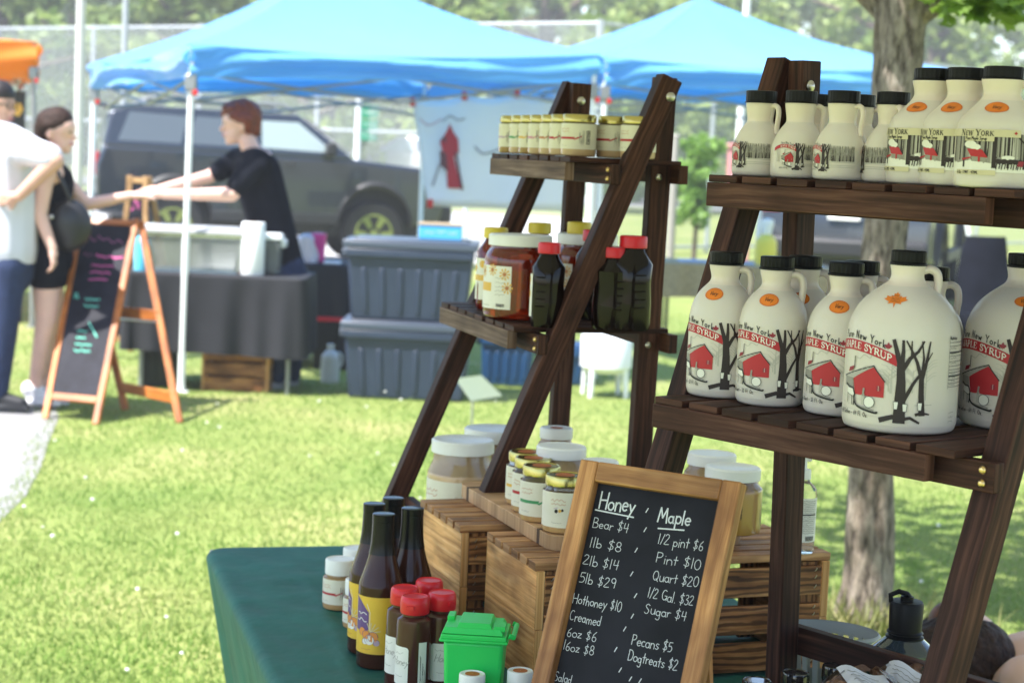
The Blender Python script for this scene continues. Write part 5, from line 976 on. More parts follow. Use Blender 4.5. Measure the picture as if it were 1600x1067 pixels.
p = at_top(497, 13.15, .741); o = empty('pink_cup', p, 0, 'tall pink cup on the black table', 'cup'); mb = MB(); mb.lathe([(.04, 0), (.043, .003), (.058, .2), (.06, .205), (.055, .205), (.04, .02), (.0004, .015)], 28, caps=(True, False)); mb.build('cup_body', pm('pink_plastic', (.72, .07, .3), .35), o, sharp=50); mb = MB(); mb.ell((0, 0, .2), (.052, .052, .012)); mb.build('drink', pm('pink_drink', (.5, .05, .2), .2), o)
p = at_top(478, 13.1, .741); mb = MB(); mb.grid(lambda u, v: ((.085 * (1 - .3 * v) + .012 * sin(u * 25 + v * 7)) * cos(2 * pi * u) * (1 if v < .97 else .2), (.07 + .01 * sin(u * 31)) * sin(2 * pi * u) * (1 if v < .97 else .2), .2 * v + .01 * sin(u * 19) * v), 40, 10); o = mb.build('plastic_bag', pm('pale_plastic_bag', (.72, .66, .72), .3, trans=.3), None, sharp=80); o.location = p; tag(o, 'pale crumpled plastic bag beside the pink cup', 'bag')
p = at_top(520, 13.1, .741); mb = MB(); mb.box((0, 0, .008), (.12, .1, .016)); o = mb.build('napkin_stack', M_wlid, None, bevel=.003); o.location = p; tag(o, 'small white stack right of the pink cup on the black table', 'napkins')
M_tote = pm('slate_tote_plastic', (.03, .043, .075), .35, vary=.12, scale=4); M_totelid = pm('slate_tote_lid', (.065, .082, .115), .35); M_btote = pm('navy_tote_plastic', (.015, .06, .15), .4)
bp = atz(632, 627); bw = .80
tub('storage_tote', (bp.x, bp.y + .28, 0), bw, .52, .44, M_tote, M_totelid, 'lower of the two stacked slate grey totes', 'storage tote', 'stacked slate totes', 6, .045)
tub('storage_tote', (bp.x, bp.y + .28, .4985), bw, .52, .45, M_tote, M_totelid, 'upper of the two stacked slate grey totes', 'storage tote', 'stacked slate totes', 6, .045)
o = empty('blue_box', atd(688, 392, bp.y + .32), 0, 'flat bright blue box with pale writing on top of the slate totes', 'box'); o.location.z = 1.008; mb = MB(); mb.box((0, 0, .045), (.27, .18, .09)); mb.build('body', pm('sky_blue_card', (.08, .42, .75), .5), o, bevel=.005); mb = MB(); mb.box((0, 0, .095), (.28, .19, .01)); mb.build('lid', pm('tan_card', (.45, .34, .22), .7), o)
A = Art(); A.squig(-.1, .035, .06, .02, M_white, 1, .2); A.squig(-.02, .035, .05, .02, M_white, 1, .2); A.squig(.05, .035, .05, .02, M_white, 1, .2); m2, ms = A.mesh(lambda u, v, l: (u, -.0915, v)); m2.build('lettering', ms, o)
for px, py, w, h, lab in [(790, 605, .36, .33, 'navy blue tote behind the rack, left one'), (878, 603, .33, .24, 'navy blue tote behind the rack, lower right one')]: q = atz(px, py); tub('storage_tote', (q.x, q.y + .2, 0), w, .36, h, M_btote, M_btote, lab, 'storage tote', 'navy totes on the grass', 5)
q = atz(236, 612); tub('storage_tote', (q.x, q.y + .35, 0), .24, .3, .3, pm('black_tote_plastic', (.02, .021, .024), .5), pm('black_tote_lid', (.03, .03, .033), .4), 'black ribbed tote under the charcoal table behind the sandwich board', 'storage tote', None, 4)
q = atz(347, 626); o = crate((q.x - .2, q.y + .42, 0), 0, .42, .32, .3, 'brown wooden crate on the grass under the charcoal table'); o['group'] = 'wooden crate under the far table'
q = atz(510, 600); o = empty('red_cooler', (q.x - .05, q.y + .9, 0), 0, 'dark cooler with a red lid beneath the black table', 'cooler'); mb = MB(); mb.box((0, 0, .17), (.26, .2, .34)); mb.build('body', M_blackp, o, bevel=.01); mb = MB(); mb.box((0, 0, .355), (.27, .21, .03)); mb.build('lid', pm('bright_red_plastic', (.55, .02, .03), .4), o, bevel=.006)
q = atz(515, 597); o = empty('white_jug', (q.x, q.y, 0), 0, 'white plastic jug on the grass beside the slate totes', 'jug'); mb = MB(); mb.lathe(cat([(.055, 0), (.062, .01), (.062, .15), (.05, .19), (.022, .22), (.02, .235)], 3), 24); mb.build('body', pm('milky_plastic', (.62, .66, .66), .4), o); mb = MB(); mb.lathe([(.024, .235), (.024, .255)], 16); mb.build('cap', M_wlid, o); mb = MB(); mb.tube(cat([(.02, 0, .2), (.07, 0, .19), (.075, 0, .13), (.058, 0, .1)], 4), .009, 8); mb.build('handle', MATS['milky_plastic'], o)
# white tilted notice on a stake
q = atd(745, 605, 10.2); o = empty('yard_sign', (q.x, q.y, 0), 0, 'small white notice tilted on a thin stake in the lawn', 'sign'); L4 = [atz(x, y, q.z + dz) - V3((q.x, q.y, 0)) for x, y, dz in ((712, 591, .06), (752, 586, .08), (784, 617, -.04), (736, 625, -.06))]
mb = MB(); mb.add([v for v in L4] + [v - V3((0, -.002, .006)) for v in L4], [(0, 1, 2, 3), (7, 6, 5, 4), (0, 4, 5, 1), (1, 5, 6, 2), (2, 6, 7, 3), (3, 7, 4, 0)]); mb.build('notice_board', pm('notice_white', (.84, .83, .83), .5), o); mb = MB(); mb.tube([(-.02, .03, 0), (-.02, .03, q.z)], .006); mb.build('stake', M_gmetal, o)
A = Art()
for k in range(3): A.squig(.2, .3 + .17 * k, .6, .07, pm('notice_pink', (.6, .3, .33), .6), 1, .25)
m2, ms = A.mesh(lambda u, v, l: (L4[3].lerp(L4[2], u)).lerp(L4[0].lerp(L4[1], u), v) + V3((0, -.001, .0025)), .5); m2.build('printed_lines', ms, o)
# low white plastic table
q = atz(945, 622); o = empty('plastic_table', (q.x, q.y + .1, 0), radians(12), 'low white plastic table behind the honey rack', 'table'); mb = MB(); mb.lathe([(.12, .16), (.17, .2), (.17, .385), (.16, .4), (.0005, .4)], 32, caps=(False, False)); mb.build('tabletop', pm('white_plastic', (.82, .83, .84), .45), o, bevel=None)
for x in (-.12, .12):
    for y in (-.1, .1): mb = MB(); mb.tube([(x, y, 0), (x * .9, y * .9, .22)], [.016, .024], 8); mb.build('leg', MATS['white_plastic'], o)

# ---- sandwich board and small easel behind it
def sandwich(name, BL, BR, TLp, TRp, K0, K1, m, label, thick=.024, fw=.037, art=None):
    o = empty(name, BL, 0, label, 'sandwich board'); W0 = lambda p: V3(p) - BL
    bl, br, tl, tr, k0, k1 = map(W0, (BL, BR, TLp, TRp, K0, K1)); up = (tl - bl).normalized(); ac = (br - bl).normalized(); nn = ac.cross(up)
    L = lambda a, b, t: V3(a).lerp(V3(b), t)
    for a, b in ((bl + ac * fw / 2, tl + ac * fw / 2), (br - ac * fw / 2, tr - ac * fw / 2)): mb = MB(); mb.board(a, b, fw, thick, ac); mb.build('frame_side', m, o, bevel=.003)
    for t in (.11, .975): a, b = L(bl, tl, t) + ac * fw, L(br, tr, t) - ac * fw; mb = MB(); mb.board(a, b, fw * 1.1, thick * .9, up); mb.build('frame_rail', m, o, bevel=.003)
    s = [L(bl, tl, .12) + ac * fw * .8, L(br, tr, .12) - ac * fw * .8, L(br, tr, .97) - ac * fw * .8, L(bl, tl, .97) + ac * fw * .8]
    mb = MB(); mb.add([v + nn * .004 for v in s] + [v - nn * .004 for v in s], [(0, 1, 2, 3), (7, 6, 5, 4), (0, 4, 5, 1), (1, 5, 6, 2), (2, 6, 7, 3), (3, 7, 4, 0)]); mb.build('slate', M_slate, o)
    off = -nn * .03
    for a, b in ((k0, tl + off), (k1, tr + off)): mb = MB(); mb.board(a, b, .04, .024, ac); mb.build('back_leg', m, o, bevel=.003)
    for t in (.12, .52): mb = MB(); mb.board(L(k0, tl + off, t), L(k1, tr + off, t), .06, .016, (0, 0, 1)); mb.build('back_rail', m, o, bevel=.003)
    mb = MB(); mb.tube([L(br, tr, .5), L(k1, tr, .5) + V3((0, 0, -.02)), L(k1, tr + off, .5)], .005, 6); mb.build('chain', M_steel, o)
    if art:
        m2, ms = art.mesh(lambda u, v, l: L(L(s[0], s[1], u), L(s[3], s[2], u), v) + nn * .0055, .5); m2.build('chalk_lettering', ms, o)
    return o
A = Art()
A.squig(.12, .88, .75, .045, M_chalk_d, 1, .12, 12); A.squig(.12, .79, .2, .03, M_chalk_d, 1, .12); A.squig(.38, .79, .55, .017, M_chalk_p, 1, .45, 16)
for y in (.735, .695, .655): A.squig(.33, y, .45 - (.73 - y), .014, M_chalk_p, 1, .4, 14)
A.squig(.1, .53, .1, .05, M_chalk_g, 1, .2, 4)
for y in (.535, .495): A.squig(.33, y, .3, .016, M_chalk_g, 1, .36, 12)
for y, w in ((.35, .2), (.315, .2), (.275, .34), (.24, .34)): A.squig(.3, y, w, .014, M_chalk_g, 1, .4, 12)
A.line([(.5, .41), (.72, .33)], .009, M_chalk_g, 1)
sandwich('sandwich_board', atz(66, 655), atz(154, 664), atz(125, 338, 1.09), atz(217, 343, 1.09), atz(196, 641), atz(281, 661), M_easel, 'orange framed sandwich board with pink and mint chalk writing', art=A)
q = atz(212, 560); d2 = 13.2; z1 = atd(215, 275, d2).z; c_ = atd(213, 400, d2)
A = Art(); A.squig(.2, .8, .5, .08, M_chalk_p, 1, .2); A.squig(.2, .6, .5, .1, M_chalk_p, 1, .2); A.squig(.2, .35, .5, .1, M_lilac, 1, .2)
sandwich('small_easel', V3((c_.x - .17, d2 - .12, 0)), V3((c_.x + .13, d2 - .12, 0)), V3((c_.x - .07, d2, z1)), V3((c_.x + .07, d2, z1)), V3((c_.x - .1, d2 + .35, 0)), V3((c_.x + .3, d2 + .3, 0)), M_easel2, 'narrow tan easel standing behind the joined hands', art=A)

# ---- people
M_hair_w = pm('dark_brown_hair', (.035, .017, .011), .6, spec=.25, vary=.6, scale=70, bump=1); M_hair_b = pm('auburn_hair', (.17, .032, .011), .5, vary=.6, scale=60, bump=1); M_tee_w = pm('white_tee', (.62, .62, .66), .85, vary=.04, scale=5); M_blk = pm('black_cotton', (.008, .009, .014), .9, spec=.1, vary=.3, scale=8); M_jean = pm('navy_denim', (.018, .03, .075), .85, vary=.2, scale=20)
M_shoe_w = pm('white_trainer', (.75, .74, .76), .6); M_shoe_b = pm('black_shoe', (.015, .015, .017), .6); M_eye = pm('eye_dark', (.02, .015, .012), .2); M_lip = pm('lip', (.5, .17, .15), .5)
def finger_hand(mb, w, dirv, up, s=1.0, curl=.5):
    """palm and five fingers from wrist w along dirv"""
    dirv = V3(dirv).normalized(); up = V3(up); up = (up - dirv * up.dot(dirv)).normalized(); sd = dirv.cross(up)
    mb.cap(w, w + dirv * .035 * s, .024 * s, .028 * s)
    for k in range(-1, 2): mb.cap(w + dirv * .03 * s + sd * (.018 * k * s), w + dirv * .085 * s + sd * (.022 * k * s), .015 * s, .014 * s)
    for k, l in zip((-1.5, -.5, .5, 1.5), (.062, .075, .07, .055)):
        a = w + dirv * .088 * s + sd * (.0165 * k * s); b = a + (dirv * (1 - .3 * curl) - up * .6 * curl) * l * .55 * s; c = b + (dirv * (.7 - .6 * curl) - up * curl) * l * .5 * s
        mb.cap(a, b, .0092 * s, .0085 * s); mb.cap(b, c, .0085 * s, .0075 * s)
    a = w + dirv * .03 * s - sd * .028 * s; b = a + (dirv * .7 - sd * .6 - up * .2) * .045 * s; mb.cap(a, b, .012 * s, .0105 * s); mb.cap(b, b + (dirv * .9 - up * .5) * .03 * s, .0105 * s, .009 * s)
def limb(mb, pts, rs):
    for i in range(len(pts) - 1): mb.cap(pts[i], pts[i + 1], rs[i], rs[i + 1])
def head(mb, c, fx, s=1.0, tilt=0):
    """skull, jaw, nose, chin, lips, ear ; facing along fx (unit)"""
    fx = V3(fx).normalized(); up = V3((0, 0, 1)); sd = fx.cross(up); q = lambda f, u, r=0: c + fx * f * s + up * u * s + sd * r * s
    for a, b, r0, r1 in ((q(-.02, .035), q(.02, .035), .088, .082), (q(.015, -.02), q(.03, -.06), .066, .05), (q(.05, -.085), q(.058, -.09), .026, .024)): mb.cap(a, b, r0 * s, r1 * s)
    mb.cap(q(.086, .012), q(.103, -.02), .010 * s, .015 * s); mb.cap(q(.078, -.052), q(.086, -.054), .02 * s, .014 * s); mb.cap(q(.075, .03), q(.085, .032), .03 * s, .012 * s)
    for e in (-1, 1): mb.cap(q(-.015, .012, .078 * e), q(-.018, -.025, .076 * e), .017 * s, .012 * s)
    return q
def face(root, q, s, loc):
    m = MB()
    for e in (-1, 1): m = MB(); m.ell(q(.083, .014, .03 * e), (.011 * s,) * 3); m.build('eye', M_eye, root)
    m = MB(); m.cap(q(.092, -.055, -.02), q(.092, -.055, .02), .007 * s, .007 * s); m.build('mouth', M_lip, root)
def person(loc, label, cat_='person'): return empty('person', loc, 0, label, cat_)
def mk(px, py, d, loc): return atd(px, py, d) - loc
# woman reaching across the sandwich board
wl = atz(60, 634); dW = wl.y; P_ = person(wl, 'woman in black top and shorts reaching right to join hands'); K = lambda x, y, dd=0: mk(x, y, dW + dd, wl)
mb = MB(); hc = K(90, 208); qh = head(mb, hc, (1, -.12, -.05)); limb(mb, [K(84, 232), K(80, 262)], [.052, .06]); limb(mb, [K(80, 270, -.12), K(82, 270, .12)], [.07, .07]); limb(mb, [K(80, 280), K(76, 330), K(72, 400)], [.11, .10, .13])
limb(mb, [K(72, 272, -.16), K(62, 336, -.2), K(82, 388, -.22)], [.052, .042, .028]); finger_hand(mb, K(82, 388, -.22), (.12, 0, -1), (1, 0, 0), 1, .7)
limb(mb, [K(92, 274, .14), K(136, 320, .16), K(205, 306, .2)], [.05, .04, .027]); finger_hand(mb, K(205, 306, .2), (1, 0, .02), (0, 0, 1), 1, .4)
limb(mb, [K(72, 400, -.07), K(72, 502, -.08), K(56, 592, -.08)], [.095, .062, .04]); limb(mb, [K(78, 400, .08), K(80, 502, .1), K(66, 590, .1)], [.095, .062, .04]); limb(mb, [K(56, 592, -.08), K(60, 618, -.08)], [.04, .04]); limb(mb, [K(66, 590, .1), K(70, 616, .1)], [.04, .04])
blob('body', mb, M_skin2, P_, .0075, 5); face(P_, qh, 1, wl)
mb = MB(); limb(mb, [K(82, 268, -.07), K(82, 268, .07)], [.075, .075]); limb(mb, [K(81, 285), K(77, 330), K(73, 392)], [.128, .118, .142]); blob('tank_top', mb, M_blk, P_, .012, 4)
mb = MB(); limb(mb, [K(73, 385), K(72, 402)], [.15, .155]); limb(mb, [K(72, 400, -.07), K(72, 428, -.08)], [.118, .112]); limb(mb, [K(78, 400, .08), K(79, 428, .09)], [.118, .112]); blob('shorts', mb, M_blk, P_, .012, 3)
mb = MB(); mb.cap(qh(-.035, .05), qh(.0, .062), .094, .092); mb.cap(qh(-.07, .02), qh(-.085, -.07), .07, .055); mb.cap(qh(-.02, .06, .03), qh(.045, .075, .02), .06, .04); mb.cap(qh(-.09, -.03), qh(-.1, -.12), .05, .03)
for e in (-1, 1): mb.cap(qh(-.03, .04, .06 * e), qh(.03, .06, .052 * e), .045, .035)
blob('hair', mb, M_hair_w, P_, .009, 3)
for dx, dd in ((0, -.08), (10, .1)): mb = MB(); a = K(52 + dx, 616, dd); mb.cap(a + V3((0, 0, -.0)), a + V3((.12, -.02, -.022)), .045, .036); mb.cap(a + V3((-.02, 0, .03)), a + V3((.03, 0, .02)), .05, .045); mb.box(a + V3((.045, -.01, -.045)), (.25, .085, .024)); blob('shoe', mb, M_shoe_w, P_, .008, 2)
bg_ = empty('shoulder_bag', wl, 0, 'black shoulder bag hanging at the woman\'s side', 'bag'); mb = MB(); mb.ell(K(108, 352, -.1), (.13, .07, .15)); mb.build('pouch', pm('black_leather', (.02, .02, .022), .35), bg_); mb = MB(); mb.tube(cat([K(112, 320, -.12), K(100, 290, -.16), K(84, 262, -.14), K(74, 290, .05), K(84, 330, .14)], 5), .012, 8); mb.build('strap', MATS['black_leather'], bg_); mb = MB(); mb.ell(K(80, 339, -.19), (.014, .008, .014)); mb.build('clasp', M_steel, bg_)
# man in white tee at the edge
ml = atz(4, 640); dM = ml.y; P_ = person(ml, 'man in white tee and jeans cut off by the left edge, hand on hip'); K = lambda x, y, dd=0: mk(x, y, dM + dd, ml)
mb = MB(); qh = head(mb, K(-6, 168), (1, -.25, -.05), 1.02); limb(mb, [K(-10, 195), K(-12, 215)], [.06, .07]); limb(mb, [K(60, 238, -.2), K(86, 252, -.24), K(30, 306, -.22)], [.062, .05, .032]); finger_hand(mb, K(30, 306, -.22), (-1, .1, -.3), (0, -1, 0), 1, .5)
limb(mb, [K(-12, 230), K(0, 300), K(2, 400)], [.15, .15, .15]); limb(mb, [K(-40, 250, .2), K(-50, 330, .2), K(-30, 400, .1)], [.06, .045, .03]); blob('body', mb, M_skin, P_, .008, 5); face(P_, qh, 1, ml)
mb = MB(); limb(mb, [K(-30, 235, .1), K(0, 222, 0), K(46, 236, -.14)], [.11, .13, .09]); limb(mb, [K(44, 236, -.16), K(78, 246, -.22)], [.085, .075]); limb(mb, [K(0, 250), K(6, 320), K(4, 392)], [.19, .185, .195]); limb(mb, [K(-36, 240, .18), K(-46, 285, .2)], [.09, .08]); blob('tee_shirt', mb, M_tee_w, P_, .013, 4)
mb = MB(); limb(mb, [K(4, 396), K(4, 420)], [.185, .18]); limb(mb, [K(10, 420, -.08), K(6, 505, -.1), K(-6, 610, -.1)], [.115, .085, .07]); limb(mb, [K(-8, 420, .1), K(-30, 510, .12), K(-36, 606, .1)], [.115, .085, .07]); blob('jeans', mb, M_jean, P_, .012, 4)
mb = MB(); mb.cap(qh(-.03, .06), qh(.02, .07), .09, .085); mb.cap(qh(-.07, .02), qh(-.08, -.03), .06, .05); blob('hair', mb, pm('near_black_hair', (.02, .014, .013), .5), P_, .01, 3)
mb = MB()
for e in (-1, 1): mb.tube([qh(.098 + .0 * cos(t), .016 + .022 * sin(t), .032 * e + .026 * cos(t)) for t in [i * pi / 6 for i in range(12)]], .003, 5, closed=True); mb.tube([qh(.095, .02, .06 * e), qh(-.01, .015, .084 * e)], .003, 5)
mb.build('glasses', M_blackp, P_)
for x, dd in ((-4, -.1), (-36, .1)): mb = MB(); a = K(x, 622, dd); mb.cap(a, a + V3((.14, -.02, -.02)), .048, .036); mb.box(a + V3((.05, -.01, -.047)), (.28, .09, .022)); blob('shoe', mb, M_shoe_b, P_, .009, 2)
# auburn haired vendor
bl = atz(432, 604); bl.y += .0; dB = bl.y; P_ = person(bl, 'auburn haired young vendor in black tee leaning over the table'); K = lambda x, y, dd=0: mk(x, y, dB + dd, bl)
mb = MB(); qh = head(mb, K(374, 196), (-1, -.18, -.08), 1.08); limb(mb, [K(386, 218), K(396, 244)], [.058, .066]); limb(mb, [K(402, 262), K(424, 345), K(440, 420)], [.13, .12, .13])
limb(mb, [K(398, 262, -.17), K(362, 304, -.24), K(256, 304, -.2)], [.058, .047, .03]); finger_hand(mb, K(256, 304, -.2), (-1, .05, .03), (0, 0, 1), 1.05, .45)
limb(mb, [K(366, 250, .2), K(328, 276, .2), K(246, 297, .05)], [.055, .045, .029]); finger_hand(mb, K(246, 297, .05), (-1, -.1, -.05), (0, 0, 1), 1.05, .45); blob('body', mb, M_skin2, P_, .0075, 5); face(P_, qh, 1.08, bl)
mb = MB(); limb(mb, [K(402, 256, -.13), K(384, 250, .16)], [.1, .095]); limb(mb, [K(402, 272), K(422, 345), K(440, 425)], [.16, .15, .155]); limb(mb, [K(400, 262, -.17), K(372, 290, -.22)], [.085, .075]); limb(mb, [K(372, 250, .19), K(343, 268, .2)], [.08, .07]); limb(mb, [K(392, 246), K(398, 262)], [.075, .11]); blob('tee_shirt', mb, M_blk, P_, .012, 4)
mb = MB(); limb(mb, [K(440, 418), K(446, 440)], [.155, .155]); limb(mb, [K(442, 440, -.08), K(446, 515, -.09), K(432, 588, -.08)], [.105, .075, .06]); limb(mb, [K(452, 440, .09), K(462, 515, .1), K(456, 586, .1)], [.105, .075, .06]); blob('jeans', mb, M_jean, P_, .012, 4)
mb = MB(); mb.cap(qh(-.04, .062), qh(.035, .08), .1, .075); mb.cap(qh(-.075, .03), qh(-.085, -.035), .065, .05); mb.cap(qh(.03, .085, .03), qh(.085, .066, .0), .05, .03); mb.cap(qh(-.02, .11), qh(.03, .115), .06, .045)
for i in range(26): a = random.uniform(0, 2 * pi); f = random.uniform(-.1, .08); mb.cap(qh(f, .09, .06 * cos(a)), qh(f + .03, .1 + .04 * random.random(), .07 * cos(a)), .03, .012)
for e in (-1, 1): mb.cap(qh(-.04, .03, .062 * e), qh(.035, .055, .058 * e), .05, .036); mb.cap(qh(-.05, .0, .06 * e), qh(-.055, -.03, .055 * e), .04, .03)
blob('hair', mb, M_hair_b, P_, .009, 2)
for x, dd in ((430, -.08), (455, .1)): mb = MB(); a = K(x, 597, dd); mb.cap(a, a + V3((-.13, -.03, -.018)), .046, .034); mb.box(a + V3((-.05, -.01, -.042)), (.26, .085, .022)); blob('shoe', mb, pm('grey_trainer', (.35, .35, .37), .6), P_, .009, 2)
# person crouching at the lower right behind the table
gl = V3((.93, 3.78, 0)); dG = gl.y; P_ = person(gl, 'person with brown hair in a bun bending down behind the right rack leg'); K = lambda x, y, dd=0: mk(x, y, dG + dd, gl)
mb = MB(); hc = K(1492, 1052); qh = head(mb, hc, (-.55, .25, -.75)); limb(mb, [K(1525, 1062), K(1590, 1074)], [.055, .065]); limb(mb, [K(1606, 1084, -.15), K(1606, 1070, .15)], [.075, .075]); limb(mb, [K(1612, 1078), K(1690, 1070), K(1770, 1090)], [.125, .12, .13]); limb(mb, [K(1600, 1062, -.19), K(1580, 1190, -.2), K(1520, 1270, -.2)], [.05, .042, .03]); limb(mb, [K(1600, 1062, .19), K(1590, 1190, .2), K(1530, 1280, .2)], [.05, .042, .03]); finger_hand(mb, K(1520, 1270, -.2), (-.6, 0, -.8), (0, -1, 0)); finger_hand(mb, K(1530, 1280, .2), (-.6, 0, -.8), (0, -1, 0))
def Z(x, z, dd): p = K(x, 1100, dd); p.z = z; return p
limb(mb, [Z(1770, .5, -.12), Z(1640, .38, -.16), Z(1700, .09, -.16)], [.1, .07, .045]); limb(mb, [Z(1770, .5, .12), Z(1640, .38, .16), Z(1700, .09, .16)], [.1, .07, .045])
for s_ in (-.16, .16): limb(mb, [Z(1700, .08, s_), Z(1700, .045, s_), Z(1600, .035, s_)], [.045, .045, .035])
blob('body', mb, M_skin2, P_, .008, 5)
mb = MB(); limb(mb, [K(1720, 1075), K(1785, 1092)], [.14, .16]); limb(mb, [Z(1770, .5, -.12), Z(1690, .43, -.15)], [.125, .11]); limb(mb, [Z(1770, .5, .12), Z(1690, .43, .15)], [.125, .11]); blob('shorts', mb, M_jean, P_, .012, 4)
mb = MB(); c = hc + V3((0, 0, .018)); mb.cap(c + V3((-.05, -.03, .0)), c + V3((.022, -.02, .012)), .098, .1); mb.cap(c + V3((.03, -.05, -.02)), c + V3((.045, -.02, -.05)), .07, .05)
for i in range(90):
    a = random.uniform(0, 2 * pi); t0 = random.uniform(.2, 1.0); ax_ = V3((-.8, .1, .55)).normalized(); e1_ = ax_.cross(V3((0, 1, 0))).normalized(); e2_ = ax_.cross(e1_); pv = None
    for k in range(6):
        th = t0 + k * .26; q_ = c + V3((-.012, -.02, .005)) + (ax_ * cos(th) + (e1_ * cos(a) + e2_ * sin(a)) * sin(th)) * (.1045 + .003 * sin(i))
        if pv is not None: mb.cap(pv, q_, .0045, .0045, 6)
        pv = q_
blob('hair', mb, M_hair_w, P_, .0045, 1)
mb = MB(); bnp = K(1478, 976); mb.ell(bnp, (.04, .035, .05)); mb.ell(bnp + V3((.012, -.01, .035)), (.026, .025, .022)); blob('hair_bun', mb, pm('sunlit_brown_hair', (.14, .05, .018), .5, vary=.4, scale=60), P_, .007, 2); mb = MB(); mb.tube([bnp + V3((.035, .03 * cos(t), .03 * sin(t))) for t in [i * pi / 6 for i in range(12)]], .009, 6, closed=True); mb.build('hair_tie', pm('teal_hair_tie', (.08, .3, .42), .6), P_)

